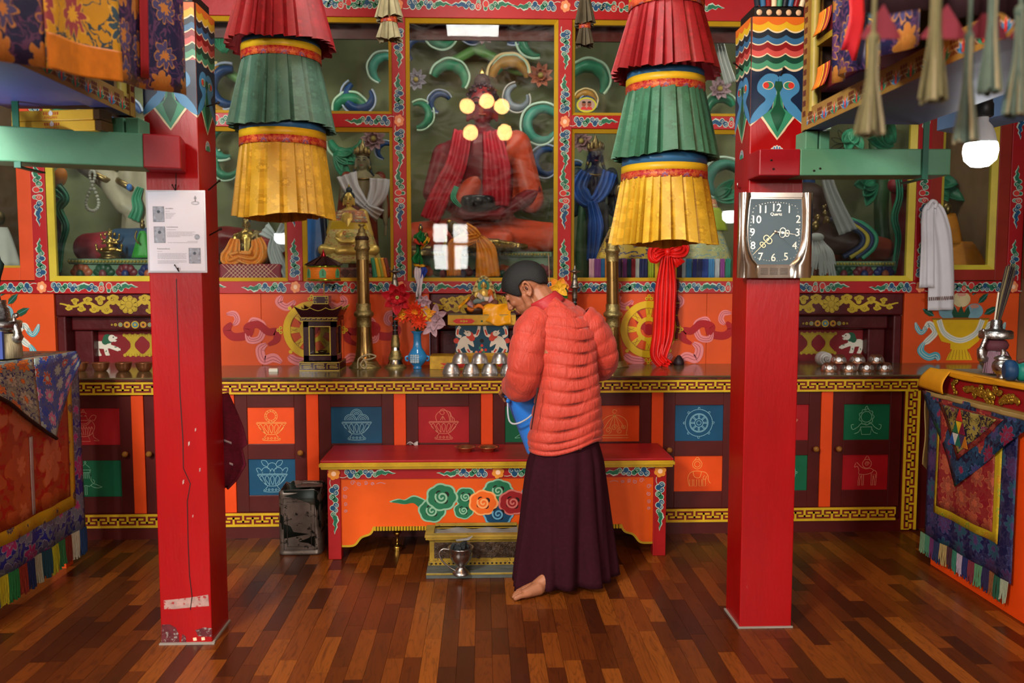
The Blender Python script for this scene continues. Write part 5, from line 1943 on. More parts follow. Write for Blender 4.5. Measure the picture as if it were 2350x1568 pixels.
def bigcloud(q, x, z, r, a, pale, w, n=6, ph=0.0, sx=1.0):
 def sc_(rr, kk):
  return [(x + sx * rr * (1 + .10 * abs(cos(n * u / 2 + ph)) - .03) * cos(u), z + rr * .86 * (1 + .10 * abs(cos(n * u / 2 + ph))) * sin(u)) for u in [2 * pi * k / 48 for k in range(48)]]
 q.poly(sc_(r, 0), pl, w, pale)
 q.poly(sc_(r * .87, 0), pl, w + .0006, a)
 for o in (0, 1, 2, 3):
  q.poly(disc(x + r * .34 * cos(o * 1.57 + .6), z + r * .3 * sin(o * 1.57 + .6), r * .2, 10), pl, w + .0011, DRK)
 q.poly(disc(x - r * .04, z - r * .04, r * .42, 18), pl, w + .0014, a)
 q.stroke(spiral(x, z, r * .44, r * .05, 1.6, 2.6, 24), r * .12, pl, w + .002, pale)
q = MB()
pl = Pl((cxb, by0 + .0115, 0))
for s in (-1, 1):
 c1, p1 = (CG2, CGp) if s < 0 else (CB2, CB3)
 tl = crom([(s * .54, .292), (s * .50, .304), (s * .47, .300), (s * .43, .318), (s * .39, .306), (s * .37, .29), (s * .36, .24), (s * .40, .262), (s * .43, .285), (s * .47, .280), (s * .51, .286)], 4, True)
 q.poly([(a * 1.0 + (a - s * .43) * .10, b_ + (b_ - .285) * .22) for a, b_ in tl], pl, .0006, p1)
 q.poly(tl, pl, .0012, c1)
 bigcloud(q, s * .335, .245, .068, c1, p1, .0018, 6, .5)
 bigcloud(q, s * .285, .315, .078, c1, p1, .004, 7, .2)
 bigcloud(q, s * .165, .315, .055, c1, p1, .0018, 6, .1)
 bigcloud(q, s * .175, .245, .05, c1, p1, .002, 6, .9)
 bigcloud(q, s * .075, .285, .072, CO1 if s < 0 else CRd, CO2 if s < 0 else CRo, .0062, 7, .3)
bigcloud(q, 0, .345, .066, CG2, CGp, .004, 8, .1, 1.15)
bigcloud(q, 0, .225, .068, CB2, CB3, .0055, 8, .2, 1.1)
q.build('cloud_painting', panel)
q = MB()
LIL = M('lilac_line', '#b08a9a', .5)
for s in (-1, 1):
 for k in range(4):
  q.stroke(spiral(s * (hw - .06 - k * .033), .392 - (k % 2) * .006, .013 - k * .0015, .003, 1.3, k * 2.0, 14), .0026, pl, .001, LIL)
  q.stroke(spiral(s * (hw - .022), .36 - k * .038, .013 - k * .0015, .003, 1.3, k * 2.0, 14), .0026, pl, .001, LIL)
 q.stroke(crom([(s * (hw - .18), .386), (s * (hw - .20), .392), (s * (hw - .225), .386)], 4), .0026, pl, .001, LIL)
q.build('corner_scroll', panel)
# ---- copper dishes on the low table
COP = M('copper', '#c08058', .3, metal=.9, var=.15)
COPD = M('copper_dull', '#7d4a34', .36, metal=.9, var=.25, scale=20)
for k, (px, lab) in enumerate(((1068, 'shallow copper dish on the low table, left one of two'), (1120, 'shallow copper dish on the low table, right one of two'))):
 p = G(px, 1036, bzt)
 q = MB()
 q.lathe([(.030, 0), (.034, .003), (.036, .010), (.050, .020), (.0585, .024), (.059, .0265), (.049, .023), (.034, .013), (.028, .006), (.0005, .0055)], p, COP, 28)
 tag(q.build('copper_dish', None, org=tuple(p)), lab, 'dish', 'copper dishes on the low table')
p = G(946, 1023, bzt)
p.y = 4.478
q = MB()
q.grid(lambda u, v: p + Vector((-.03 + .06 * u, -.02 + .03 * v, .004 + .014 * sin(u * 5) * sin(v * 3 + 1) + .004)), 8, 6, M('crumpled_foil', '#b8b0ac', .4))
tag(q.build('crumpled_paper', None, solid=.002, org=tuple(p)), 'scrap of crumpled white paper at the back of the low table', 'paper')
# ================================================================ oil tin
TIN = M('oil_tin_blackened', '#7a726a', .38, metal=.7, var=.5, scale=9, wear='#1c1917', wearamt=.56, wscale=20, bump=.1, bscale=12)
TNI = M('oil_tin_inside', '#1c2420', .35, metal=.5)
tx0, tx1, ty0, ty1, tz = -1.052, -.838, 4.205, 4.415, .335
t = thing('oil_tin', 'tall blackened open metal oil tin standing beside the low table', 'tin', ((tx0 + tx1) / 2, (ty0 + ty1) / 2, 0))
def tinring(z, o=0.0, r=.03):
 out = []
 for cx_, cy_, a0 in ((tx1 - r, ty1 - r, 0), (tx0 + r, ty1 - r, pi / 2), (tx0 + r, ty0 + r, pi), (tx1 - r, ty0 + r, 1.5 * pi)):
  for k in range(5):
   a = a0 + pi / 2 * k / 4
   out.append(Vector((cx_ + (r - o) * cos(a), cy_ + (r - o) * sin(a), z)))
 return out
q = MB()
rings = [tinring(0), tinring(.004, -.003), tinring(.012, -.003), tinring(.016)]
for k in range(8):
 rings.append([p + Vector((.002 * sin(k * 2 + i), .0025 * sin(i * 1.3 + k), 0)) for i, p in enumerate(tinring(.03 + k * .04))])
top = tinring(tz)
for i, p in enumerate(top):
 p.z += .006 * sin(i * 1.7) + (.012 if i > 9 else 0) * sin(i)
rings.append(top)
q.loft(rings, TIN, True, False)
q.add([tuple(p) for p in tinring(.006)], [tuple(range(20))], TIN)
q.loft([tinring(.01, .002), [p + Vector((0, 0, -.002)) for p in top]], TNI, True, False)
can = q.build('can', t, solid=.0016)
q = MB()
pl = Pl((tx0, ty0 - .001, 0))
w_ = tx1 - tx0
for m_ in (.028, .046):
 q.stroke([(m_, m_), (w_ - m_, m_), (w_ - m_, tz - m_ - .01), (m_, tz - m_ - .01)], .004, pl, .0012, M('tin_rib', '#4a4642', .35, metal=.8, var=.3), True)
q.build('embossed_frame', can)
q = MB()
q.tube(crom([(tx0 + .05, ty1 - .035, tz - .012), (tx0 + .11, ty1 - .05, tz + .004), (tx1 - .02, ty1 - .03, tz - .006)], 5), .004, TIN, 6)
q.add([(tx0 + .04, ty1 - .01, tz + .005), (tx1 - .02, ty1 - .01, tz + .005), (tx1 - .015, ty1 - .06, tz - .015), (tx0 + .06, ty1 - .055, tz - .02)], [(0, 1, 2, 3)], TIN)
q.build('torn_lid_strip', can)
# ================================================================ incense casket, board, cup, lamp
GRB = M('grey_worn_board', '#4e5450', .6, var=.3, scale=10, stretch=(1, 4, 1), wear='#8a8478', wearamt=.66)
q = MB()
q.box(-.272, .16, 3.842, 4.115, 0, .028, GRB)
q.box(-.272, .16, 3.838, 3.842, .018, .028, M('board_yellow_edge', '#8a7630', .5, var=.3, scale=20))
tag(q.build('base_board', None, bevel=.002, org=(0, 3.98, 0)), 'flat grey worn board on the floor under the incense casket', 'board')
CGO = M('casket_gold_paint', '#8f7426', .42, var=.3, scale=14, wear='#2a2010', wearamt=.62, wscale=16)
CCV = M('casket_carving', '#3b2a1c', .32, var=.6, scale=30, bump=1.0, bscale=45)
ASH = M('ash_grey', '#7d7a74', .9, var=.3, scale=25)
cx0, cx1, cy0, cy1 = -.262, .19, 3.95, 4.105
t = thing('incense_casket', 'carved gold edged incense casket on the grey board below the low table', 'casket', (.04, 4.02, .028))
q = MB()
q.box(cx0, cx1, cy0 + .006, cy1, .045, .150, CGO)
q.build('body', t)
q = MB()
q.box(cx0 + .022, cx1 - .022, cy0 + .002, cy0 + .006, .062, .140, CCV)
pl = Pl((0, cy0 + .002, 0))
rr = random.Random(5)
for k in range(46):
 x, z = cx0 + .03 + (cx1 - cx0 - .06) * (k + .5) / 46, .10 + .028 * (rr.random() - .5) * 2
 q.tube([pl(a, b_, .003) for a, b_ in spiral(x, z, .013, .003, 1.3, rr.random() * 6, 8)], .0022, CCV, 5)
q.build('carved_panel', t)
q = MB()
q.box(cx0 - .006, cx1 + .006, cy0 - .004, cy1, .028, .046, CGO)
for k in range(22):
 q.ell((cx0 + .01 + k * .021, cy0 - .004, .037), (.006, .003, .005), DRK, nu=8, nv=5)
q.build('plinth', t, bevel=.002)
q = MB()
for (o, z0, z1) in ((-.004, .150, .158), (-.018, .158, .17), (-.022, .17, .182)):
 q.box(cx0 + o, cx1 - o, cy0 + o, cy0 + .02, z0, z1, CGO)
 q.box(cx0 + o, cx0 + .02, cy0 + .02, cy1, z0, z1, CGO)
 q.box(cx1 - .02, cx1 - o, cy0 + .02, cy1, z0, z1, CGO)
 q.box(cx0 + .02, cx1 - .02, cy1 - .012, cy1, z0, z1 + .01, CGO)
q.build('rim', t, bevel=.002)
q = MB()
q.grid(lambda u, v: Vector((cx0 + .02 + (cx1 - cx0 - .04) * u, cy0 + .02 + (cy1 - cy0 - .035) * v, .168 + .006 * sin(u * 17) * sin(v * 5))), 24, 6, ASH)
q.build('ash', t)
PEW = M('pewter', '#a5a5a2', .30, metal=1, var=.12)
p = G(1058, 1317, .028)
t = thing('charcoal_cup', 'pewter footed cup with a looped handle filled with charcoal', 'cup', p)
q = MB()
q.lathe([(.040, 0), (.041, .006), (.034, .014), (.020, .028), (.018, .040), (.030, .050), (.050, .075), (.056, .100), (.056, .122), (.060, .126), (.060, .130), (.054, .128), (.050, .10), (.03, .085), (.001, .083)], p, PEW, 30)
cb = q.build('bowl', t)
q = MB()
for k in range(20):
 a = 2 * pi * k / 20
 q.ell(p + Vector((.0565 * cos(a), .0565 * sin(a), .111)), .0032, DRK, nu=8, nv=5)
q.build('rim_holes', cb)
q = MB()
q.tube(crom([p + Vector((-.052, -.006, .118)), p + Vector((-.085, -.008, .122)), p + Vector((-.102, -.008, .10)), p + Vector((-.085, -.006, .062)), p + Vector((-.05, -.002, .03)), p + Vector((-.03, 0, .018))], 6), .0042, PEW, 8)
q.build('handle', t)
rr = random.Random(9)
CHA = M('charcoal', '#23282a', .8, var=.5, scale=40)
q = MB()
for k in range(26):
 a, r_ = rr.random() * 6.28, .042 * sqrt(rr.random())
 q.obox(p + Vector((r_ * cos(a), r_ * sin(a), .122 + .014 * rr.random() + .012 * (1 - r_ / .045))), (.018, .013, .011), CHA, Euler((rr.random() * 3, rr.random() * 3, rr.random() * 3)).to_matrix())
q.build('charcoal', t)['kind'] = 'stuff'
q = MB()
q.tube([p + Vector((-.02, .02, .155)), p + Vector((.03, .05, .150)), p + Vector((.055, .06, .163))], [.012, .016, .004], ASH, 8, sq=.35)
tag(q.build('incense_scoop', None, org=tuple(p + Vector((0, .04, .15)))), 'grey ash covered scoop resting between cup and casket', 'scoop')
BRS = M('brass', '#b08a3c', .25, metal=1, var=.15)
p = G(912, 1263)
q = MB()
q.lathe([(.026, 0), (.027, .02), (.025, .026), (.008, .032), (.006, .045), (.010, .05), (.006, .056), (.006, .07), (.016, .084), (.022, .10), (.018, .10), (.001, .086)], p, BRS, 20)
tag(q.build('butter_lamp', None, org=tuple(p)), 'small brass butter lamp standing in the dark under the low table', 'lamp')
# ================================================================ things on the counter
def C(px, py):
 return G(px, py, ZC)
def C2(px, Y):
 p = P(px, 836, Y)
 return Vector((p.x, Y, ZC))
def bowl_prof(r, h):
 return [(r * .52, 0), (r * .60, h * .04), (r * .74, h * .22), (r * .86, h * .5), (r * .93, h * .85), (r * 1.0, h * .97), (r * 1.0, h), (r * .90, h * .95), (r * .80, h * .5), (r * .5, h * .12), (.0006, h * .10)]
for k, (px, lab) in enumerate(((183, 'copper water bowl leftmost of the row of four'), (232, 'copper water bowl second from the left in the row'), (284, 'copper water bowl third from the left in the row'), (331, 'copper water bowl fourth in the row, half behind the post'))):
 p = C(px, 852)
 q = MB()
 q.lathe(bowl_prof(.049, .05), p, COP, 28)
 tag(q.build('water_bowl', None, org=tuple(p)), lab, 'bowl', 'copper water bowls')
SLV = M('hammered_silver', '#c4c3c0', .36, metal=.9, var=.12, scale=25, bump=.12, bscale=60)
CPM = M('copper_worn', '#a87456', .38, metal=.9, var=.3, scale=22)
def inverted(p, r, h, m, lab, grp, med=False):
 t = thing('offering_bowl', lab, 'bowl', p, 0, grp)
 q = MB()
 pr = [(r, 0), (r * 1.01, h * .03), (r * .93, h * .12), (r * .88, h * .4), (r * .76, h * .72), (r * .60, h * .92), (r * .52, h), (.0006, h)]
 q.lathe(pr, p, m, 28)
 q.build('shell', t)
 if med:
  for a in (-1.95, -1.2, -2.75):
   q = MB()
   d = Vector((cos(a), sin(a), .25)).normalized()
   R = d.to_track_quat('Z', 'Y').to_matrix()
   q.lathe([(.016, 0), (.016, .002), (.012, .003), (.009, .0025), (.006, .0035), (.0005, .004)], p + Vector((cos(a) * r * .845, sin(a) * r * .845, h * .45)), SLV, 16, R)
   q.build('medallion', t)
 return t
yb = C(1080, 856).y
for i, (px, row, lab) in enumerate(((1036, 0, 'upturned silver bowl at the left end of the lower row'), (1081, 0, 'upturned silver bowl second in the lower row'), (1124, 0, 'upturned silver bowl third in the lower row'), (1167, 0, 'upturned silver bowl in the lower row beside the sleeve'),
         (1057, 1, 'upturned silver bowl left in the upper row of the stack'), (1101, 1, 'upturned silver bowl middle of the upper row'), (1147, 1, 'upturned silver bowl right in the upper row nearest the man'))):
 x = P(px, 850, yb).x
 inverted(Vector((x, yb + .006 * row, ZC + row * .0555)), .0515, .056, SLV, lab, 'upturned silver bowls')
yb = C(1960, 851).y
for i, (px, row, lab) in enumerate(((1903, 0, 'upturned copper bowl with medallions, left end of bottom row'), (1947, 0, 'upturned copper bowl with medallions, second in bottom row'), (1988, 0, 'upturned copper bowl with medallions, third in bottom row'), (2029, 0, 'upturned copper bowl with medallions, right end of bottom row'),
         (1925, 1, 'upturned copper bowl with medallions, left in upper row'), (1968, 1, 'upturned copper bowl with medallions, middle of upper row'), (2011, 1, 'upturned copper bowl with medallions, right in upper row'))):
 x = P(px, 845, yb).x
 inverted(Vector((x, yb + .006 * row, ZC + row * .046)), .0485, .0465, CPM, lab, 'upturned copper bowls with medallions', True)
# conch shell
p = C2(1891, 4.93)
p.z += .047
q = MB()
SHL = M('conch_white', '#cfcac2', .35, var=.1, scale=30)
q.ell(p + Vector((0, .02, 0)), (.046, .05, .045), SHL, nu=22, nv=14)
for k in range(3):
 rr_ = .036 - .012 * k
 q.tube([p + Vector((rr_ * cos(a) * (1 - .03 * a), -.022 - .010 * k - .0012 * a, rr_ * sin(a) * (1 - .03 * a))) for a in [2 * pi * j / 18 for j in range(19)]], .0085 - .002 * k, SHL, 8)
q.ell(p + Vector((0, -.045, 0)), (.008, .012, .008), SHL)
q.tube([p + Vector((.02, .04, -.01)), p + Vector((.05, .09, -.02)), p + Vector((.06, .13, -.024))], [.034, .02, .006], SHL, 12)
tag(q.build('conch_shell', None, org=tuple(p - Vector((0, 0, .047)))), 'white spiral conch shell beside the upturned copper bowls', 'shell')
# eraser block
p = C(628, 853)
q = MB()
q.box(p.x - .025, p.x + .025, p.y - .012, p.y + .012, ZC, ZC + .016, WHT)
q.box(p.x - .024, p.x + .024, p.y - .011, p.y + .011, ZC + .016, ZC + .019, FLC)
tag(q.build('small_box', None, bevel=.001, org=tuple(p)), 'tiny white box lying alone on the counter', 'box')
# ---- maroon lantern with glass sides
LMR = M('lantern_maroon', '#2e0a12', .28, var=.25, coat=.3)
LYL = M('lantern_yellow_line', '#b9a03a', .45)
p = C2(733, 4.80)
t = thing('lantern', 'maroon glazed lantern with yellow outlines on the altar counter', 'lantern', p)
hb = .115
x, y, z = p.x, p.y + hb, ZC
q = MB()
q.box(x - hb, x + hb, y - hb, y + hb, z, z + .052, LMR)
pl = Pl((x, y - hb - .0005, z))
q.stroke([(-hb, .003), (hb, .003), (hb, .049), (-hb, .049)], .004, pl, .0008, LYL, True)
for k in range(3):
 u = -.078 + k * .075
 q.stroke([(u - .028, .012), (u - .028, .040), (u + .028, .040), (u + .028, .028), (u - .012, .028), (u - .012, .018), (u + .034, .018)], .0035, pl, .0008, LYL)
pl2 = Pl((x + hb + .0005, y - hb, z), (0, 1, 0))
q.stroke([(0, .003), (2 * hb, .003), (2 * hb, .049), (0, .049)], .004, pl2, .0008, LYL, True)
q.build('base', t)
q = MB()
b2 = .094
z0, z1 = z + .052, z + .288
for sx_ in (-1, 1):
 for sy_ in (-1, 1):
  q.box(x + sx_ * b2 - (.030 if sx_ > 0 else 0), x + sx_ * b2 + (.030 if sx_ < 0 else 0), y + sy_ * b2 - (.030 if sy_ > 0 else 0), y + sy_ * b2 + (.030 if sy_ < 0 else 0), z0, z1, LMR)
for za, zb_ in ((z0, z0 + .035), (z1 - .035, z1)):
 q.box(x - b2, x + b2, y - b2, y - b2 + .012, za, zb_, LMR)
 q.box(x - b2, x + b2, y + b2 - .012, y + b2, za, zb_, LMR)
 q.box(x - b2, x - b2 + .012, y - b2, y + b2, za, zb_, LMR)
 q.box(x + b2 - .012, x + b2, y - b2, y + b2, za, zb_, LMR)
q.box(x - b2, x + b2, y - b2, y + b2, z0, z0 + .006, LMR)
q.box(x - b2, x + b2, y - b2, y + b2, z1 - .004, z1, LMR)
lfr = q.build('frame', t)
q = MB()
pl = Pl((x, y - b2 - .0005, z0))
q.stroke([(-.06, .038), (.06, .038), (.06, .204), (-.06, .204)], .007, pl, .001, LYL, True)
pl = Pl((x + b2 + .0005, y, z0), (0, 1, 0))
q.stroke([(-.06, .038), (.06, .038), (.06, .204), (-.06, .204)], .007, pl, .001, LYL, True)
q.build('window_outline', lfr)
q = MB()
q.box(x - b2 + .02, x + b2 - .02, y - b2 + .006, y - b2 + .008, z0 + .03, z1 - .03, GLS)
q.box(x + b2 - .008, x + b2 - .006, y - b2 + .02, y + b2 - .02, z0 + .03, z1 - .03, GLS)
q.box(x - b2 + .02, x + b2 - .02, y + b2 - .008, y + b2 - .006, z0 + .03, z1 - .03, GLS)
q.build('glass', lfr)
q = MB()
q.lathe([(.02, 0), (.006, .008), (.006, .02), (.026, .045), (.030, .052), (.026, .05), (.001, .03)], (x, y - .02, z0 + .006), M('butter_lamp_bronze', '#6a5230', .3, metal=.9), 16)
q.build('inner_lamp', t)
q = MB()
za = z1
q.box(x - b2 - .014, x + b2 + .014, y - b2 - .014, y + b2 + .014, za, za + .022, LMR)
pl = Pl((x, y - b2 - .0145, za))
q.stroke([(-b2 - .012, .002), (b2 + .012, .002), (b2 + .012, .020), (-b2 - .012, .020)], .003, pl, .0008, LYL, True)
for k in range(7):
 q.stroke([(-.09 + k * .03 - .01, .008), (-.09 + k * .03 - .01, .014), (-.09 + k * .03 + .01, .014)], .003, pl, .0008, LYL)
b3, b4_ = b2 + .010, b2 + .04
zz = za + .022
def sqr(b_, z_):
 return [(x - b_, y - b_, z_), (x + b_, y - b_, z_), (x + b_, y + b_, z_), (x - b_, y + b_, z_)]
# flared scalloped roof panels
for (U_, V_) in (((1, 0), (0, -1)), ((0, 1), (1, 0)), ((-1, 0), (0, 1)), ((0, -1), (-1, 0))):
 n = 13
 lo, hi = [], []
 for k in range(n):
  f = -1 + 2 * k / (n - 1)
  sc_ = .048 + .014 * abs(f) ** 2 - .016 * abs(cos(f * 1.5 * pi)) + .006
  lo.append(Vector((x + U_[0] * f * b3 + V_[0] * b3, y + U_[1] * f * b3 + V_[1] * b3, zz)))
  bb = b3 + (b4_ - b3) * sc_ / .06
  hi.append(Vector((x + U_[0] * f * bb + V_[0] * bb, y + U_[1] * f * bb + V_[1] * bb, zz + sc_)))
 q.add(lo + hi, [(k, k + 1, k + 1 + n, k + n) for k in range(n - 1)], LMR, False)
 q.tube(hi, .0022, LYL, 5)
q.add(sqr(b3, zz) + sqr(.045, zz + .075), [(0, 1, 5, 4), (1, 2, 6, 5), (2, 3, 7, 6), (3, 0, 4, 7), (4, 5, 6, 7)], LMR, False)
q.box(x - .045, x + .045, y - .045, y + .045, zz + .075, zz + .122, LMR)
pl = Pl((x, y - .0455, zz + .075))
q.stroke([(-.043, .002), (.043, .002), (.043, .045), (-.043, .045)], .005, pl, .0008, LYL, True)
for sx_ in (-1, 1):
 for sy_ in (.01, .037):
  q.stroke(disc(sx_ * .034, sy_, .008, 10), .0025, pl, .0009, LYL, True)
q.build('roof', t)
ztop = zz + .122
# ---- paper prayer wheel turning above the lantern
pc = Vector((x + .012, y, ztop))
t = thing('turning_drum', 'small orange drum prayer wheel with dark pointed roof above the lantern', 'prayer wheel', pc)
q = MB()
q.tube([pc, pc + Vector((0, 0, .07))], .0035, BRS, 8)
q.build('spindle', t)
zb_ = P(746, 645, pc.y).z
q = MB()
PWO = M('wheel_orange_print', '#d4731a', .5, var=.25, scale=60, stretch=(1, 1, 4))
q.lathe([(.092, 0), (.094, .002), (.094, .078), (.092, .08)], (pc.x, pc.y, zb_ + .006), PWO, 36)
drum = q.build('drum', t)
q = MB()
for zz_ in (zb_, zb_ + .078):
 q.lathe([(.093, 0), (.098, .001), (.098, .010), (.093, .011)], (pc.x, pc.y, zz_), M('foil_gold_green', '#8fa02c', .2, metal=.8, var=.6, scale=60), 36)
q.build('foil_rim', drum)
PWG = M('wheel_green_label', '#4d9a68', .5, var=.1)
for k in range(6):
 a = 2 * pi * k / 6 - pi / 2 + .12
 q = MB()
 pl = Pl((pc.x + .0945 * cos(a), pc.y + .0945 * sin(a), zb_ + .018), (-sin(a), cos(a), 0))
 lbl = [(-.02, 0), (.02, 0), (.017, .008), (.020, .018), (.019, .035), (.012, .046), (0, .056), (-.012, .046), (-.019, .035), (-.020, .018), (-.017, .008)]
 q.prism(lbl, pl, -.002, .001, PWG)
 for j in range(3):
  q.stroke(crom([(-.006, .012 + j * .011), (.006, .016 + j * .011), (-.002, .02 + j * .011), (.005, .009 + j * .011)], 4), .002, pl, .0016, FDG)
 q.build('label', drum)
q = MB()
RMO = M('wheel_roof_maroon', '#2f1418', .4, var=.2)
zr = zb_ + .089
for k in range(10):
 a0, a1 = 2 * pi * k / 10 + .05, 2 * pi * (k + 1) / 10 - .0
 v = []
 for (r_, z_) in ((.112, 0), (.075, .022), (.02, .05)):
  for a in (a0, a1):
   v.append((pc.x + r_ * cos(a), pc.y + r_ * sin(a), zr + z_ + (.006 if a == a1 else 0)))
 q.add(v, [(0, 1, 3, 2), (2, 3, 5, 4)], RMO, False)
q.build('roof', t, solid=.002)
q = MB()
q.lathe([(.022, .044), (.012, .065), (.0005, .098)], (pc.x, pc.y, zr), M('finial_red_foil', '#a01420', .2, metal=.6), 14)
q.build('finial', t)
# ---- long horns standing on their bells
HBR = M('horn_bronze', '#8d7040', .28, metal=.9, var=.2, scale=8)
HBB = M('horn_brass_chased', '#a0925e', .36, metal=.85, var=.4, scale=50, bump=.5, bscale=90)
HDK = M('horn_ring_dark', '#33201a', .5)
def long_horn(base, kk, label, lean):
 t = thing('long_horn', label, 'horn', base, 0, 'long horns standing on the counter')
 R = Matrix.Identity(3)
 sx = lambda z: lean * z
 def seg(nm, prof, m, n=32, wob=None):
  q = MB()
  rings = []
  for i, (r_, z_) in enumerate(prof):
   rings.append([(base.x + sx(z_) * kk + r_ * kk * cos(2 * pi * k / n) * (wob(k, i) if wob else 1), base.y + r_ * kk * sin(2 * pi * k / n) * (wob(k, i) if wob else 1), base.z + z_ * kk) for k in range(n)])
  q.loft(rings, m, True, True)
  return q.build(nm, t)
 seg('bell_rim', [(.094, 0), (.096, .004), (.088, .012), (.078, .026), (.070, .038)], HBB, 40, lambda k, i: 1 + (.03 if (i == 4 and k % 2) else 0))
 seg('bell', [(.0775, .024), (.066, .044), (.056, .075), (.050, .12), (.0455, .18), (.0425, .245), (.041, .265)], HBR)
 seg('ferrule', [(.0425, .245), (.0445, .262), (.0445, .300), (.050, .304), (.058, .312), (.0595, .322), (.056, .332), (.049, .338), (.0435, .345), (.0425, .385)], HBB, 40, lambda k, i: 1 + (.04 if (i in (0, 9) and k % 2) else 0))
 seg('upper_tube', [(.0395, .375), (.0375, .5), (.036, .665)], HBR)
 seg('ferrule', [(.0375, .645), (.0385, .66), (.0385, .698), (.045, .704), (.0475, .713), (.044, .722), (.039, .728), (.0375, .76)], HBB, 40, lambda k, i: 1 + (.04 if (i in (0, 7) and k % 2) else 0))
 seg('dark_ring', [(.036, .758), (.040, .762), (.041, .772), (.038, .782), (.034, .784)], HDK)
 seg('mouthpiece', [(.034, .782), (.030, .792), (.031, .80), (.022, .806), (.020, .822), (.012, .832), (.010, .842), (.019, .846), (.019, .854), (.010, .856)], HBB)
 return t
hl = long_horn(C2(838, 4.985), 1.0, 'tall bronze long horn left of the flower vase', -.012)
hr = long_horn(C2(1408, 4.985), .985, 'tall bronze long horn behind the man below the banner', -.02)
b0 = C2(838, 4.985)
q = MB()
q.tube(crom([b0 + Vector((-.03, -.10, .004)), b0 + Vector((-.025, -.085, .06)), b0 + Vector((.03, -.075, .085)), b0 + Vector((.075, -.08, .075)), b0 + Vector((.05, -.085, .06)), b0 + Vector((.0, -.09, .05)), b0 + Vector((-.012, -.098, .02)), b0 + Vector((.012, -.104, .004)), b0 + Vector((.02, -.095, .03)), b0 + Vector((-.0, -.088, .065))], 6), .0045, M('cord_offwhite', '#a89a78', .8), 7)
tag(q.build('cord_loop', None, org=tuple(b0 + Vector((0, -.1, 0)))), 'off-white cord loop tied at the bell of the left horn', 'cord')
GSV = M('silver_chased', '#96948c', .3, metal=1, var=.4, scale=50, bump=.35, bscale=80)
GWD = M('shawm_dark_wood', '#2a1a18', .35, var=.2)
def shawm(base, kk, label, lean=0.0):
 t = thing('ornate_shawm', label, 'shawm', base, 0, 'ornate shawms')
 def seg(nm, prof, m, n=24):
  q = MB()
  q.loft([[(base.x + lean * z_ + r_ * cos(2 * pi * k / n), base.y + r_ * sin(2 * pi * k / n), base.z + z_) for k in range(n)] for r_, z_ in [(a * kk, b_ * kk) for a, b_ in prof]], m)
  return q.build(nm, t)
 seg('bell', [(.066, 0), (.067, .005), (.058, .014), (.050, .022)], HBB)
 seg('bell_silver', [(.050, .02), (.044, .034), (.041, .048)], M('bell_silver_smooth', '#b4b2ac', .22, metal=1))
 seg('bell_brass', [(.041, .048), (.044, .052), (.044, .064), (.038, .068), (.037, .084), (.032, .09), (.030, .105)], HBB)
 seg('neck_silver', [(.028, .104), (.025, .125)], M('bell_silver_smooth', '#b4b2ac', .22, metal=1))
 seg('neck_brass', [(.026, .124), (.028, .13), (.028, .15), (.025, .155), (.025, .175), (.021, .185), (.021, .20)], HBB)
 seg('pipe', [(.0165, .2), (.0155, .3), (.0145, .42)], GWD)
 for k in range(7):
  q = MB()
  z_ = (.225 + k * .028) * kk
  q.loft([[(base.x + lean * z_ + r_ * kk * cos(2 * pi * j / 16), base.y + r_ * kk * sin(2 * pi * j / 16), base.z + z_ + dz) for j in range(16)] for r_, dz in ((.016, 0), (.0185, .002), (.0185, .005), (.016, .007))], GSV)
  for j in range(3):
   a = -pi / 2 + (j - 1) * .7
   q.ell((base.x + lean * z_ + .0185 * kk * cos(a), base.y + .0185 * kk * sin(a), base.z + z_ + .0035), .0035, (M('coral_stone', '#b03a28', .3), M('turquoise_stone', '#2f8a9a', .3))[(j + k) % 2], nu=8, nv=6)
  q.build('ring', t)
 seg('top_silver', [(.015, .42), (.018, .44), (.016, .475), (.026, .482), (.032, .488), (.024, .496), (.020, .52), (.014, .54), (.019, .545), (.012, .556), (.012, .575), (.034, .583), (.036, .586), (.014, .592), (.008, .604), (.004, .62)], GSV)
 return t
shawm(C2(908, 4.975), .985, 'ornate silver and dark shawm standing beside the blue vase')
shawm(C2(1318, 4.985), .985, 'ornate silver and dark shawm partly hidden behind the man')
# ---- blue vase with artificial flowers
VBL = NT('blue_glazed_vase')
VBL.b.inputs['Base Color'].default_value = lin('#2f87c4')
VBL.b.inputs['Roughness'].default_value = .18
VBL.b.inputs['Coat Weight'].default_value = .5
VBL = VBL.m
def vase(base, label):
 t = thing('flower_vase', label, 'vase', base)
 q = MB()
 q.lathe([(.022, 0), (.026, .002), (.026, .008), (.020, .013), (.030, .022), (.046, .040), (.057, .062), (.056, .080), (.042, .105), (.028, .125), (.0235, .15), (.0225, .185), (.024, .205), (.034, .218), (.040, .223), (.036, .222), (.020, .20), (.018, .15), (.0005, .149)], base, VBL, 32)
 q.build('body', t)
 q = MB()
 for k in range(16):
  a = -pi / 2 - .25 + .25 * (k % 4 - 1.5)
  q.ell(base + Vector((.054 * cos(a), .054 * sin(a), .045 + .012 * (k // 4))), (.008, .005, .008), M('vase_relief', '#9fb8c4', .35, var=.3), nu=8, nv=6)
 for s in (-1, 1):
  q.tube(crom([base + Vector((s * .052, 0, .075)), base + Vector((s * .068, -.004, .07)), base + Vector((s * .066, -.004, .052)), base + Vector((s * .055, 0, .048))], 4), .006, VBL, 8)
 q.build('relief', t)
 return t
vb = C2(958, 4.90)
vase(vb, 'sky blue vase with relief holding the artificial flowers')
LEAF = M('leaf_dark_green', '#2c4a2a', .5, var=.25)
GLF = M('leaf_grey_cloth', '#5f6a60', .7, var=.2)
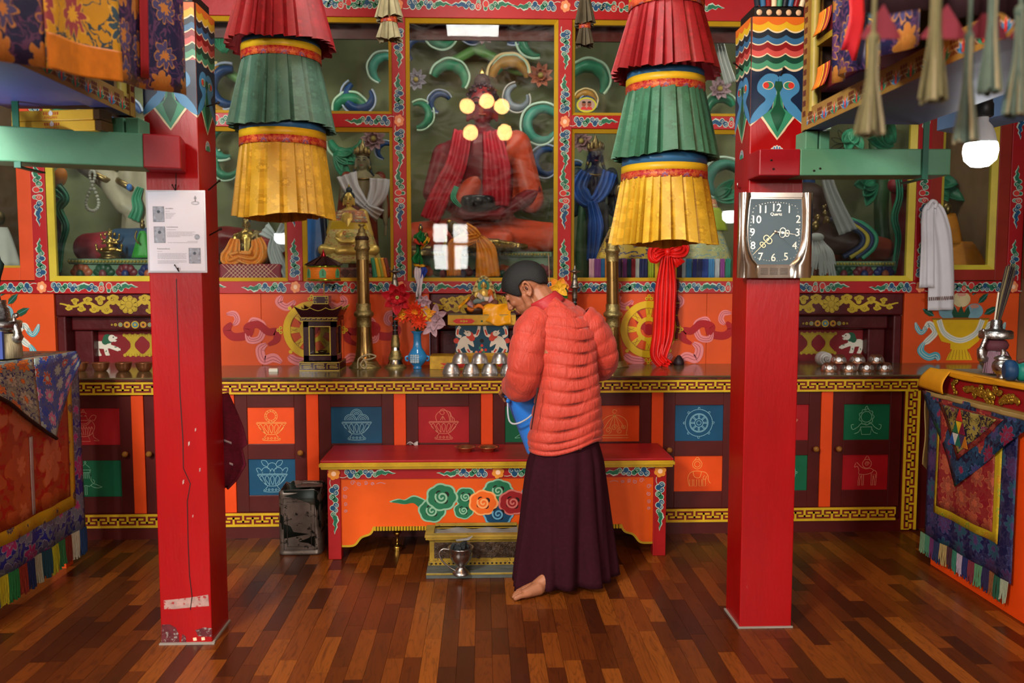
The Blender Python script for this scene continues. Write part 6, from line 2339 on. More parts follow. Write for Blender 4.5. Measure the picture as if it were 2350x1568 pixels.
def petal(q, c, d, L_, W_, m, curl=.3, up=None):
 """one petal from c along d"""
 d = Vector(d).normalized()
 up = Vector(up).normalized() if up else Vector((0, -1, 0))
 sd = d.cross(up)
 if sd.length < .05:
  sd = d.orthogonal()
 sd.normalize()
 nn = sd.cross(d).normalized()
 c = Vector(c)
 def fn(u, v):
  w_ = W_ * sin(pi * min(1, .12 + v * .88)) ** .7 * (1 - .15 * v)
  return c + d * L_ * v + sd * w_ * (u - .5) + nn * (curl * L_ * v * v - .25 * W_ * (1 - (2 * u - 1) ** 2) * sin(pi * v))
 q.grid(fn, 4, 6, m)
def bloom(name, label, c, stem_to, specs, mat_c=None, leaves=()):
 c = Vector(c)
 t = thing(name, label, 'flower', stem_to, 0, 'artificial flowers in the blue vase')
 q = MB()
 q.tube(crom([Vector(stem_to), (Vector(stem_to) + c) / 2 + Vector((0, .01, .01)), c], 6), .0025, LEAF, 6)
 q.build('stem', t)
 rr = random.Random(hash(name) % 97)
 for (n, L_, W_, m, el, ph, curl) in specs:
  L_, W_ = L_ * 1.35, W_ * 1.35
  for k in range(n):
   a = 2 * pi * k / n + ph
   d = Vector((cos(a) * cos(el), -sin(el), sin(a) * cos(el)))
   q = MB()
   petal(q, c, d, L_ * (.85 + .3 * rr.random()), W_, m, curl)
   q.build('petal', t, solid=.0008)
 if mat_c:
  q = MB()
  for k in range(7):
   a = 2 * pi * k / 7
   q.ell(c + Vector((.007 * cos(a), -.012, .007 * sin(a))), .0045, mat_c, nu=8, nv=6)
  q.build('heart', t)
 for (d, L_, W_, m) in leaves:
  q = MB()
  petal(q, c, d, L_, W_, m, .1)
  q.build('leaf', t, solid=.0008)
 return t
PR, POr, POy, PLi, PYe = [M(n_, h, .55, var=.2, scale=40) for n_, h in (('petal_red', '#b01824'), ('petal_orange_red', '#d8401c'), ('petal_orange', '#e8942a'), ('petal_lilac', '#b89aa4'), ('petal_yellow', '#e8b42c'))]
vt = vb + Vector((0, 0, .215))
yv = vb.y - .03
bloom('poinsettia', 'large red poinsettia bloom highest in the vase', P(912, 683, yv - .02), vt, [(7, .075, .048, PR, .25, .2, .15), (6, .05, .036, PR, .7, .6, .15)], M('flower_heart_green', '#a8b45a', .5), [((-.5, 0, -.6), .06, .03, LEAF)])
bloom('orange_daisy', 'orange and yellow daisy bloom left over the vase rim', P(926, 722, yv), vt, [(12, .045, .016, POr, .3, 0, .1), (9, .03, .014, POy, .6, .3, .1)], PYe)
bloom('orange_aster', 'big flame orange aster bloom in the middle of the vase', P(952, 716, yv - .03), vt, [(14, .052, .016, POr, .25, 0, .15), (12, .042, .015, POr, .6, .2, .1), (8, .028, .012, POy, .9, .2, .1)])
bloom('orange_daisy', 'drooping orange red daisy low at the vase neck', P(962, 738, yv - .045), vt, [(12, .042, .014, POr, .3, .1, .1), (8, .03, .012, POr, .7, .3, .1)])
bloom('yellow_rosebud', 'orange yellow rosebud right of the aster', P(978, 722, yv - .03), vt, [(5, .04, .028, POy, .5, .3, -.3), (5, .035, .026, PYe, .9, 1.0, -.4)])
bloom('lilac_rose', 'pale lilac bloom above the rosebud', P(972, 696, yv), vt, [(7, .042, .03, PLi, .4, .2, .05), (5, .03, .024, PLi, .9, .5, .05)], None, [((-.6, -.2, .5), .06, .04, GLF), ((-.9, -.1, .2), .05, .035, GLF)])
bloom('lilac_orchid', 'pale lilac bloom hanging at the right of the vase', P(998, 728, yv - .02), vt, [(6, .06, .032, PLi, .3, .4, .1), (4, .035, .024, PLi, .8, .1, .1)])
bloom('lilac_orchid', 'lowest pale lilac bloom drooping right of the vase neck', P(992, 750, yv - .03), vt, [(5, .05, .028, PLi, .25, -1.2, .1)])
# ---- knotted five colour silk scarf on a stick in the vase
SG, SR_, SY_, SW, SB_ = [M(n_, h, .35, var=.15, scale=20) for n_, h in (('silk_green', '#0f6a34'), ('silk_red', '#b83a2a'), ('silk_yellow', '#d8a81c'), ('silk_white', '#c9c4cc'), ('silk_blue', '#2440a0'))]
ys = vb.y + .04
s0 = P(962, 690, ys)
t = thing('silk_scarf', 'knotted green, yellow, white and blue silk scarf standing above the vase', 'scarf', s0)
def silk(nm, path, ws, m, tw=0.0, fold=.006, n=14, depth=.03):
 pts = crom([P(a, b_, ys + dy) for a, b_, dy in path], 6)
 N = len(pts)
 q = MB()
 def fn(u, v):
  i = min(N - 1, int(round(v * (N - 1))))
  w_ = interp(ws, v)
  a = tw * v
  off = (u - .5) * w_
  return pts[i] + Vector((off * cos(a), off * sin(a) + fold * sin(u * 9 + v * 4), fold * .6 * sin(u * 6)))
 q.grid(fn, 10, N - 1, m)
 q.build(nm, t, solid=.0015)
silk('green_end', [(967, 531, 0), (962, 545, -.02), (972, 556, -.015), (960, 566, 0)], [(0, .02), (.3, .07), (.7, .06), (1, .02)], SG, .8, .012)
silk('red_fold', [(955, 548, -.02), (958, 556, -.03), (968, 563, -.02)], [(0, .02), (.5, .05), (1, .03)], SR_, .3, .008)
silk('yellow_end', [(983, 545, 0), (978, 556, -.015), (965, 572, 0)], [(0, .02), (.5, .035), (1, .012)], SY_, 1.0, .008)
silk('green_band', [(960, 562, 0), (960, 580, -.01), (957, 592, -.01), (962, 606, 0)], [(0, .025), (.35, .03), (.75, .075), (1, .06)], SG, .5, .01)
silk('yellow_band', [(954, 606, 0), (962, 612, -.01), (972, 608, 0)], [(0, .03), (.5, .045), (1, .03)], SY_, .2, .006)
silk('blue_end', [(970, 612, -.005), (974, 622, -.01), (968, 640, 0)], [(0, .025), (.5, .04), (1, .015)], SB_, .5, .006)
silk('white_tail', [(958, 614, -.012), (961, 635, -.018), (963, 655, -.015), (960, 680, -.005), (959, 700, 0)], [(0, .03), (.25, .055), (.5, .035), (.7, .055), (1, .02)], SW, 1.4, .008)
q = MB()
q.tube([P(959, 780, ys), P(964, 540, ys)], .0028, HDK, 6)
q.build('stick', t)
# ---- yellow rose and incense stick right of the man, in a vase he hides
vb2 = C2(1268, 4.94)
vase(vb2, 'sky blue vase mostly hidden behind the man')
bloom('yellow_rose', 'orange yellow rose rising behind the man\'s shoulder', P(1283, 662, vb2.y - .02), vb2 + Vector((0, 0, .215)), [(6, .05, .04, POy, .35, 1.2, -.35), (5, .042, .034, PYe, .8, .5, -.4)], None, [((.5, -.1, -.6), .08, .05, M('leaf_green', '#2c6a24', .5, var=.2)), ((.8, -.1, -.3), .06, .04, LEAF)])
q = MB()
q.tube([vb2 + Vector((-.01, 0, .16)), P(1259, 585, vb2.y)], .0022, M('incense_stick', '#b99a7c', .7), 6)
tag(q.build('incense_stick', None, org=tuple(vb2 + Vector((-.01, 0, .16)))), 'thin pale incense stick rising beside the yellow rose', 'incense stick')
# ---- painted throne stand with figurine
ty = 4.86
tcx = P(1106, 800, ty).x
t = thing('throne_stand', 'small painted throne stand with two snow lions on blue', 'stand', (tcx, ty, ZC))
THY = M('throne_yellow', '#bd9426', .45, var=.25, scale=30, bump=.15, bscale=60)
THT = M('throne_top_grey', '#6a6650', .5, var=.2)
LRD = M('lion_mane_red', '#c4402c', .5)
pxm = F / ty
q = MB()
hw_ = 120 / pxm
zA = P(1105, 818, ty).z
q.box(tcx - hw_, tcx + hw_, ty, ty + .2, ZC, zA, THY)
pl = Pl((tcx, ty - .0005, ZC))
for s in (-1, 1):
 q.poly([(s * (hw_ - .09), .02), (s * (hw_ - .06), .008), (s * (hw_ - .19), .008), (s * (hw_ - .22), .022), (s * (hw_ - .19), .036), (s * (hw_ - .06), .036)] if s < 0 else [(hw_ - .06, .036), (hw_ - .19, .036), (hw_ - .22, .022), (hw_ - .19, .008), (hw_ - .06, .008), (hw_ - .09, .02)], pl, .0008, CRD)
 for k in range(3):
  q.poly(disc(s * (hw_ - .10 - k * .022), .022, .007, 10), pl, .0014, THY)
q.build('step', t, bevel=.002)
hw2 = 61 / pxm
zB = P(1105, 748, ty).z
q = MB()
q.box(tcx - hw2, tcx + hw2, ty + .03, ty + .18, zA, zB, M('throne_blue', '#0d4358', .4, var=.15))
q.box(tcx - hw2 - .004, tcx + hw2 + .004, ty + .026, ty + .184, zA, zA + .018, THY)
bbx = q.build('blue_box', t)
q = MB()
pl = Pl((tcx, ty + .0295, zA))
hh = zB - zA
for s in (-1, 1):
 X = lambda a, b_: (s * a * hw2, b_ * hh)
 q.poly(crom([X(.30, .30), X(.42, .62), X(.60, .66), X(.78, .60), X(.92, .40), X(.86, .22), X(.70, .28), X(.55, .40)], 4, True), pl, .001, WHT)
 for pts_, wd_ in (([X(.80, .36), X(.90, .22), X(.82, .08), X(.92, .06)], .026), ([X(.62, .40), X(.55, .22), X(.46, .12), X(.36, .10)], .024), ([X(.78, .62), X(.93, .70), X(.90, .88), X(.82, .97)], .018), ([X(.40, .66), X(.20, .68), X(.12, .86), X(.10, .98)], .018)):
  q.stroke(crom(pts_, 5), wd_, pl, .0014, WHT)
  q.stroke([pts_[1], pts_[2]], .010, pl, .0019, LRD)
 q.poly(disc(*X(.46, .68), .022, 14), pl, .0017, LRD)
 q.poly(disc(*X(.38, .58), .018, 12), pl, .0018, LRD)
 q.poly(disc(*X(.52, .74), .017, 14), pl, .0022, WHT)
 q.poly([X(.55, .80), X(.66, .86), X(.64, .78), X(.70, .76), X(.60, .68)], pl, .0024, WHT)
 q.poly(disc(*X(.54, .77), .003, 8), pl, .0029, DRK)
 q.poly(disc(*X(.97, .50), .016, 12), pl, .0008, LRD)
for row in range(4):
 for k in range(row + 1):
  q.poly(disc((k - row / 2) * .022, hh * .34 - row * .013, .0085, 12), pl, .0012 + .0003 * row, (CRD, FGR, CBL, FLP)[(row + k) % 4])
q.poly(disc(0, hh * .50, .012, 12), pl, .001, DRK)
q.build('lion_painting', bbx)
zC_ = P(1105, 722, ty).z
hw3 = 78 / pxm
q = MB()
q.box(tcx - hw3 + .012, tcx + hw3 - .012, ty + .018, ty + .19, zB, zB + .006, THY)
q.box(tcx - hw3, tcx + hw3, ty - .01, ty + .2, zB + .006, zC_ - .003, THY)
q.box(tcx - hw3, tcx + hw3, ty - .01, ty + .2, zC_ - .003, zC_, THT)
pl = Pl((tcx, ty - .0105, zB + .006))
for s in (-1, 1):
 c_ = s * .105
 q.poly([(c_ - .065, .022), (c_ - .045, .008), (c_ + .045, .008), (c_ + .065, .022), (c_ + .045, .036), (c_ - .045, .036)], pl, .0008, CRD)
 for k in (-1, 0, 1):
  q.poly(disc(c_ + k * .016, .022, .008 if k == 0 else .006, 10), pl, .0014, THY)
q.poly(disc(0, .022, .006, 10), pl, .001, FDG)
q.build('top_slab', t, bevel=.002)
# offering tray on it
tp = Vector((P(1092, 720, ty + .06).x, ty + .06, zC_))
t = thing('offering_tray', 'round wooden offering tray heaped with bank notes on the throne stand', 'tray', tp)
WDK = M('tray_dark_wood', '#3a2214', .45, var=.3, scale=12)
q = MB()
q.lathe([(.052, 0), (.056, .006), (.062, .018), (.070, .036), (.066, .036), (.056, .02), (.0005, .018)], tp, WDK, 28)
q.build('tray', t)
NOT = [M('note_' + n_, h, .6, var=.35, scale=40) for n_, h in (('pink', '#c09aa4'), ('grey', '#6a7a74'), ('brown', '#6a3c2a'), ('cream', '#c9b8a4'), ('orange', '#b8602c'))]
rr = random.Random(2)
for k, (px, py, m, a) in enumerate(((1080, 698, 0, .5), (1098, 690, 1, -.3), (1108, 682, 3, .4), (1120, 690, 0, -.5), (1130, 694, 2, .2), (1094, 700, 4, .1), (1112, 697, 2, -.2), (1090, 690, 2, .7))):
 c_ = P(px, py, tp.y - .02 + .015 * rr.random())
 q = MB()
 R = Euler((.9 + .4 * rr.random(), a, .5 * (rr.random() - .5))).to_matrix()
 q.grid(lambda u, v: c_ + R @ Vector(((u - .5) * .07, (v - .5) * .035, .010 * sin(u * 5 + k) + .006 * sin(v * 4))), 8, 4, NOT[m])
 q.build('bank_note', t, solid=.0008)
SYC = M('saffron_satin', '#e09a10', .32, var=.2, scale=10)
q = MB()
def drape(u, v):
 # falls over the right front of the tray onto the slab's face
 a = P(1108 + 64 * u, 704 - 8 * sin(u * 3) + v * (34 + 16 * sin(u * 2.6)), tp.y - .05 - .035 * sin(v * 1.7))
 return a + Vector((0, .012 * sin(u * 8 + v * 2) - .014 * sin(u * 4 + v * 5), .006 * sin(u * 9)))
q.grid(drape, 18, 10, SYC)
q.build('cloth', t, solid=.0015)
q = MB()
q.grid(lambda u, v: P(1052 + 26 * u, 712 - 26 * u * (1 - v * .4) - 10 * sin(v * 3), tp.y - .04 + .05 * v) + Vector((0, .01 * sin(u * 7), .008 * sin(v * 8))), 10, 8, SYC)
q.grid(lambda u, v: P(1072 + 40 * u, 702 + 5 * sin(u * 7) + 10 * v, tp.y - .055 - .012 * sin(v * 3) + .0 * u), 12, 6, M('cloth_orange', '#c86a1a', .5, var=.2))
q.build('cloth_end', t, solid=.0015)
# ================================================================ figures behind the glass
GOLD = M('gilt_bronze', '#a88a48', .26, metal=.9, var=.2, scale=20)
GOLP = M('gilt_paint_face', '#d0b05a', .35, metal=.4, var=.1)
BRZ = M('old_bronze', '#7d6a42', .34, metal=.85, var=.35, scale=30)
HAIRB = M('statue_hair_blue', '#14242c', .5, var=.2)
EYE = M('statue_eye_dark', '#191411', .4)
LIP = M('statue_lip', '#8a3a30', .4)
def blob(name, par, prims, mat, vox, sm=6):
 q = MB()
 for pr in prims:
  if pr[0] == 'e':
   q.ell(pr[1], pr[2], mat, R=pr[3] if len(pr) > 3 else None, nu=14, nv=10)
  else:
   q.capsule(pr[1], pr[2], pr[3], pr[4], mat, n=10)
 return q.build(name, par, remesh=vox, smoothit=sm)
def head_prims(c, k, tilt=None):
 R = tilt or Matrix.Identity(3)
 V = lambda x, y, z: Vector(c) + R @ Vector((x * k, y * k, z * k))
 return [('e', V(0, 0, .02), (.078 * k, .088 * k, .11 * k), R), ('e', V(0, -.022, -.045), (.055 * k, .06 * k, .062 * k), R), ('e', V(0, -.085, -.005), (.012 * k, .018 * k, .028 * k), R),
   ('c', V(0, -.088, .02), V(0, -.094, -.012), .008 * k, .012 * k), ('e', V(0, -.07, -.055), (.022 * k, .014 * k, .010 * k), R), ('e', V(0, -.062, -.09), (.022 * k, .02 * k, .018 * k), R),
   ('c', V(-.082, 0, .02), V(-.084, -.005, -.075), .014 * k, .016 * k), ('c', V(.082, 0, .02), V(.084, -.005, -.075), .014 * k, .016 * k), ('c', V(0, .01, -.05), V(0, .015, -.14), .042 * k, .046 * k)]
def face_parts(par, c, k, tilt=None, line=EYE):
 R = tilt or Matrix.Identity(3)
 V = lambda x, y, z: Vector(c) + R @ Vector((x * k, y * k, z * k))
 q = MB()
 for s in (-1, 1):
  q.tube(crom([V(s * .015, -.085, .008), V(s * .034, -.085, .014), V(s * .052, -.074, .010)], 4), .0048 * k, line, 6)
  q.tube(crom([V(s * .012, -.088, .032), V(s * .035, -.086, .044), V(s * .060, -.070, .034)], 4), .0034 * k, line, 6)
 q.build('eyes', par)
 q = MB()
 q.tube(crom([V(-.02, -.082, -.052), V(0, -.087, -.055), V(.02, -.082, -.052)], 4), .006 * k, LIP, 6)
 q.build('mouth', par)
def buddha(base, h, skin, robe, hair, label, cat='statue', name='buddha_statue', group=None, vox=None, usn=True, lower=True, face=True, narrow=1.0):
 """seated figure facing the hall, base on its seat"""
 t = thing(name, label, cat, base, 0, group)
 b = Vector(base)
 vox = vox or h / 85
 V = lambda x, y, z: b + Vector((x * h * narrow, y * h, z * h))
 hc = V(0, -.02, .80)
 k = h * .95
 prims = head_prims(hc, k)
 prims += [('c', V(0, .0, .16), V(0, .01, .52), .17 * h * narrow, .185 * h * narrow), ('c', V(-.16, .01, .56), V(.16, .01, .56), .075 * h, .075 * h), ('c', V(0, 0, .60), V(0, .0, .66), .06 * h, .045 * h)]
 for s in (-1, 1):
  prims += [('c', V(s * .22, .01, .55), V(s * .285, -.02, .33), .062 * h, .052 * h), ('c', V(s * .285, -.02, .33), V(s * .09, -.22, .20), .05 * h, .034 * h), ('e', V(s * .035, -.25, .19), (.07 * h, .045 * h, .025 * h))]
  for f in range(4):
   prims.append(('c', V(s * .03, -.26 - .012 * f, .19), V(-s * .045, -.26 - .012 * f, .185), .014 * h, .011 * h))
  prims.append(('c', V(s * .06, -.23, .20), V(s * .012, -.24, .235), .014 * h, .011 * h))
 blob('body', t, prims, skin, vox)
 if lower:
  rp_ = [('e', V(0, -.05, .08), (.38 * h * narrow, .24 * h, .085 * h))]
  for s in (-1, 1):
   rp_ += [('c', V(s * .10, .0, .11), V(s * .36, -.10, .085), .10 * h, .085 * h), ('c', V(s * .36, -.12, .075), V(-s * .12, -.27, .06), .075 * h, .05 * h)]
  rp_ += [('c', V(0, .02, .15), V(0, .02, .30), .185 * h * narrow, .18 * h * narrow)]
  # over the left shoulder
  rp_ += [('c', V(.19, .0, .60), V(.27, .0, .30), .085 * h, .08 * h), ('c', V(.17, -.05, .58), V(-.12, -.14, .28), .05 * h, .07 * h)]
  blob('robe', t, rp_, robe, vox)
 if hair:
  q = MB()
  q.ell(V(0, .005, .845), (.089 * k, .092 * k, .095 * k), hair, nu=18, nv=12)
  if usn:
   q.ell(V(0, .01, .945), (.05 * k, .05 * k, .05 * k), hair)
   q.lathe([(.016 * k, 0), (.02 * k, .02 * k), (.001, .06 * k)], V(0, .01, .98), GOLD, 10)
  q.build('hair', t)
 if face:
  face_parts(t, hc, k)
 return t
def standing(base, h, skin, robe, label, crown=True, hairm=None, vox=None):
 t = thing('deity_statue', label, 'statue', base, 0, 'standing deity statues')
 b = Vector(base)
 vox = vox or h / 150
 V = lambda x, y, z: b + Vector((x * h, y * h, z * h))
 k = h * .58
 hc = V(0, -.01, .87)
 prims = head_prims(hc, k)
 prims += [('c', V(0, 0, .55), V(0, 0, .72), .075 * h, .09 * h), ('c', V(-.10, 0, .745), V(.10, 0, .745), .038 * h, .038 * h), ('c', V(0, 0, .76), V(0, 0, .82), .032 * h, .028 * h), ('e', V(0, 0, .50), (.088 * h, .07 * h, .06 * h))]
 # bent arm across the chest and hanging arm
 prims += [('c', V(-.13, 0, .73), V(-.145, -.02, .60), .030 * h, .027 * h), ('c', V(-.145, -.02, .60), V(-.05, -.10, .66), .026 * h, .018 * h), ('e', V(-.035, -.11, .68), (.022 * h, .012 * h, .03 * h)),
    ('c', V(.13, 0, .73), V(.155, 0, .56), .030 * h, .026 * h), ('c', V(.155, 0, .56), V(.165, -.03, .42), .025 * h, .017 * h), ('e', V(.165, -.035, .38), (.016 * h, .012 * h, .03 * h))]
 for s in (-1, 1):
  prims += [('c', V(s * .045, 0, .48), V(s * .045, 0, .02), .055 * h, .035 * h)]
  for f in range(3):
   prims.append(('c', V(-.045 + .01 * f, -.115, .70), V(-.05 + .012 * f, -.118, .735), .006 * h, .005 * h))
   prims.append(('c', V(.155 + .008 * f, -.04, .37), V(.153 + .01 * f, -.045, .325), .006 * h, .005 * h))
 blob('body', t, prims, skin, vox)
 rb = [('c', V(0, .01, .50), V(0, .01, .05), .10 * h, .12 * h)]
 for s in (-1, 1):
  rb += [('c', V(s * .12, .03, .76), V(s * .15, .03, .50), .045 * h, .05 * h)]
 blob('robe', t, rb, robe, vox)
 q = MB()
 hm = hairm or HAIRB
 q.ell(V(0, .005, .895), (.088 * k, .092 * k, .085 * k), hm, nu=18, nv=12)
 for s in (-1, 1):
  q.tube(crom([V(s * .045, .005, .88), V(s * .06, -.005, .80), V(s * .085, -.03, .76)], 5), [.02 * k] * 6 + [.014 * k] * 5, hm, 8)
 q.build('hair', t)
 if crown:
  q = MB()
  q.lathe([(.086 * k, 0), (.09 * k, .01 * k), (.09 * k, .03 * k), (.084 * k, .04 * k)], V(0, -.005, .905), BRZ, 20)
  for a, hh_ in ((-1.2, .085), (-.6, .10), (0, .13), (.6, .10), (1.2, .085)):
   c_ = V(0, -.005, .92) + Vector((sin(a) * .085 * k, -cos(a) * .085 * k, 0))
   q.lathe([(.026 * k, 0), (.032 * k, .03 * k), (.02 * k, .07 * k), (.001, hh_ * k)], c_, BRZ, 10)
  q.lathe([(.04 * k, 0), (.045 * k, .05 * k), (.02 * k, .10 * k), (.001, .16 * k)], V(0, .0, .945), BRZ, 12)
  q.build('crown', t)
  q = MB()
  q.tube([V(.075 * cos(a), -.035 + .055 * sin(a), .755 - .02 * abs(sin(a))) for a in [pi + pi * j / 12 for j in range(13)]], .008 * h, BRZ, 8)
  for s in (-1, 1):
   q.ell(V(s * .052, -.01, .825), (.012 * h, .01 * h, .018 * h), BRZ)
  q.build('necklace', t)
 face_parts(t, hc, k)
 return t
def cloth_strip(par, nm, path, ws, m, fold=.012, Y=None, nf=3, thick=.003, cols=14):
 """ribbon of cloth through pixel points (px,py,Y); width table in metres"""
 pts = crom([P(a, b_, c_) for a, b_, c_ in path], 6)
 N = len(pts)
 q = MB()
 def fn(u, v):
  i = min(N - 1, int(round(v * (N - 1))))
  d = (pts[min(i + 1, N - 1)] - pts[max(i - 1, 0)]).normalized()
  sd = d.cross(Vector((0, -1, 0)))
  sd = sd.normalized() if sd.length > .05 else Vector((1, 0, 0))
  return pts[i] + sd * (u - .5) * interp(ws, v) + Vector((0, fold * sin(u * nf * 2 * pi + v * 2.5), 0))
 q.grid(fn, cols, N - 1, m)
 return q.build(nm, par, solid=thick)
def lotus_base(nm, label, x0, x1, y0, y1, z0, z1, body, pet, bead=None, cat='pedestal'):
 t = thing(nm, label, cat, ((x0 + x1) / 2, y0, z0))
 q = MB()
 q.box(x0 + .02, x1 - .02, y0 + .03, y1, z0, z1 - .035, body)
 q.box(x0, x1, y0, y1, z1 - .035, z1, body)
 q.build('plinth', t, bevel=.008)
 if bead:
  n = int((x1 - x0) / .022)
  q = MB()
  for k in range(n):
   q.ell((x0 + .011 + k * .022, y0 - .002, z1 - .018), .0105, bead, nu=8, nv=6)
  q.build('bead_row', t)['kind'] = 'stuff'
 n = max(3, int((x1 - x0) / .13))
 for k in range(n):
  c_ = Vector((x0 + (x1 - x0) * (k + .5) / n, y0 + .03, z0 + .01))
  q = MB()
  m = pet[k % len(pet)]
  for a in (-1.2, -.6, 0, .6, 1.2):
   q.ell(c_ + Vector((.045 * sin(a), -.012 + .01 * abs(a), .03 + .045 * cos(a))), (.026, .016, .03), m, R=RY(a))
  q.ell(c_ + Vector((0, -.022, .035)), (.024, .016, .03), pet[(k + 1) % len(pet)])
  q.build('petal', t)
 return t
GPED = M('pedestal_green', '#5c7a62', .5, var=.2)
PETS = [M('petal_' + n_, h, .4, var=.25, scale=20) for n_, h in (('terracotta', '#a8583a'), ('deepgreen', '#12442e'), ('maroon', '#6a2430'), ('navy', '#1c2c5e'))]
BEA = M('bead_ochre', '#8d7f34', .45)
ZS = 1.405
# ---- central great figure on its throne
lotus_base('lotus_throne', 'green lotus throne with ochre beads below the great red figure', -.47, .47, 5.62, 6.25, ZS, P(1108, 578, 5.62).z, GPED, PETS, BEA)
YB = 5.92
zb0 = P(1108, 578, 5.62).z
SKB = M('great_figure_red_skin', '#6e2028', .38, var=.22, scale=5)
RBO = M('great_figure_orange_robe', '#b8442a', .4, var=.22, scale=5)
gh = P(1108, 165, YB).z - zb0
gt = buddha((0, YB, zb0), gh, SKB, RBO, M('great_figure_dark_hair', '#2c1c22', .5, bump=.8, bscale=40), 'great red seated figure behind the central pane holding a dark bowl', vox=.016)
q = MB()
q.lathe([(.055, 0), (.10, .02), (.118, .055), (.112, .09), (.10, .10), (.001, .10)], (-.03, YB - .30, zb0 + gh * .215), M('alms_bowl_black', '#10181f', .22), 24)
q.build('alms_bowl', gt)
SRED = M('scarf_crimson', '#a82030', .5, var=.25, scale=9)
cloth_strip(gt, 'scarf', [(1062, 300, YB - .20), (1045, 380, YB - .26), (1010, 450, YB - .28), (985, 505, YB - .26)], [(0, .12), (.5, .16), (1, .13)], SRED, .02)
cloth_strip(gt, 'scarf', [(1128, 300, YB - .20), (1138, 370, YB - .28), (1140, 430, YB - .30), (1138, 472, YB - .29)], [(0, .12), (.4, .19), (1, .19)], SRED, .02)
cloth_strip(gt, 'green_sash', [(1048, 428, YB - .30), (1040, 455, YB - .33), (1058, 475, YB - .34)], [(0, .03), (.5, .04), (1, .02)], FGR, .006)
# knobbed topknot
q = MB()
for k in range(40):
 a, e_ = k * 2.4, .15 + 1.2 * (k / 40)
 r_ = gh * .085 * cos(e_)
 q.ell((r_ * cos(a), YB + r_ * sin(a), zb0 + gh * (.85 + .085 * sin(e_))), .014, M('topknot_plum', '#2e1a26', .45), nu=8, nv=6)
q.build('topknot', gt)
# ---- reclining gilt figure with a marigold scarf
YR = 5.47
t = thing('reclining_statue', 'gilt reclining figure resting its head on one hand', 'statue', P(1105, 600, YR))
def RP(px, py, dy=0.0):
 return P(px, py, YR + dy)
hc = RP(1048, 532)
k_ = .46
tl_ = Matrix.Rotation(radians(-38), 3, 'Y')
pr = head_prims(hc, k_, tl_)
pr += [('c', RP(1066, 556), RP(1100, 563), .055, .05), ('c', RP(1100, 563), RP(1140, 563, .01), .05, .045), ('c', RP(1140, 563, .01), RP(1190, 566, .02), .042, .026), ('c', RP(1190, 566), RP(1206, 566, .01), .024, .018),
  ('c', RP(1080, 570), RP(1018, 574, -.02), .022, .016), ('c', RP(1018, 574, -.02), RP(1025, 545, -.02), .015, .012), ('e', RP(1020, 533, -.01), (.012, .012, .025)), ('c', RP(1078, 548, -.03), RP(1130, 556, -.05), .02, .014)]
blob('body', t, pr, GOLD, .005, 4)
face_parts(t, hc, k_, tl_)
q = MB()
q.ell(hc + tl_ @ Vector((0, .01, .03)), (.041, .044, .052), M('hair_bronze', '#5a4a2c', .4, metal=.7, bump=.8, bscale=120), R=tl_)
q.ell(hc + tl_ @ Vector((-.0, .01, .08)), .018, GOLD)
q.build('hair', t)
ORS_ = M('marigold_scarf', '#c9781a', .55, var=.2, scale=18)
cs = thing('offering_scarf', 'marigold scarf draped over the reclining figure and hanging below it', 'scarf', RP(1085, 635, -.1))
cloth_strip(cs, 'knot', [(1068, 515, YR - .06), (1085, 530, YR - .09), (1100, 545, YR - .1)], [(0, .03), (.5, .06), (1, .04)], ORS_, .01)
cloth_strip(cs, 'left_tail', [(1098, 545, YR - .1), (1050, 560, YR - .11), (1040, 585, YR - .13), (1042, 634, YR - .14)], [(0, .05), (.4, .10), (1, .09)], ORS_, .012)
cloth_strip(cs, 'right_tail', [(1100, 545, YR - .1), (1115, 575, YR - .12), (1118, 605, YR - .14), (1120, 636, YR - .14)], [(0, .05), (.3, .13), (1, .16)], ORS_, .014)
b = P(966, 575, 5.50)
buddha(Vector((b.x, 5.5, b.z)), .175, GOLD, BRZ, HAIRB, 'small gilt seated figure at the left of the reclining figure', vox=.003)
q = MB()
q.lathe([(.075, 0), (.078, .01), (.066, .02), (.07, .035), (.001, .036)], (b.x, 5.5, b.z - .036), BRZ, 24)
tag(q.build('statue_base', None, org=(b.x, 5.5, b.z - .036)), 'round bronze base below the small gilt figure', 'base')
# ---- left inner window: crowned figure, gilt figure in yellow robe, blue robed figure
STN = M('statue_pale_clay', '#7d7458', .45, var=.2, scale=12)
st = standing((P(836, 640, 5.9).x, 5.9, ZS), P(836, 330, 5.9).z - ZS, STN, M('statue_rust_robe', '#7a2c1a', .5, var=.2), 'crowned clay figure with white scarf behind the gilt seated one')
WSC = M('white_silk_scarf', '#b4b2b8', .5, var=.12, scale=10)
cloth_strip(st, 'scarf', [(795, 400, 5.72), (805, 430, 5.68), (825, 458, 5.66), (842, 476, 5.64)], [(0, .14), (.5, .10), (1, .05)], WSC, .016)
cloth_strip(st, 'scarf', [(872, 410, 5.72), (868, 440, 5.68), (855, 465, 5.66), (838, 478, 5.64)], [(0, .14), (.5, .12), (1, .05)], WSC, .016)
cloth_strip(st, 'scarf', [(842, 474, 5.63), (858, 486, 5.64), (872, 496, 5.66)], [(0, .04), (.5, .08), (1, .10)], WSC, .012)
YG = 5.48
b = P(803, 585, YG)
gb = buddha((P(803, 585, YG).x, YG, P(803, 588, YG).z), P(803, 428, YG).z - P(803, 588, YG).z, GOLP, GOLP, HAIRB, 'gilt seated figure wrapped in yellow robes left of the central pane', vox=.006)
YRB = brocade('robe_yellow_flowered', '#b8a860', ['#b04a28', '#8a9a5a', '#c9bc7a'], '#8a7a3c', 9, 6, rand=.8, size=.2, vine=.02)
BRO3 = brocade('robe_band', '#b86a28', ['#3a6a7a', '#c4402c', '#c9b88a'], '#e0c890', 16, 6)
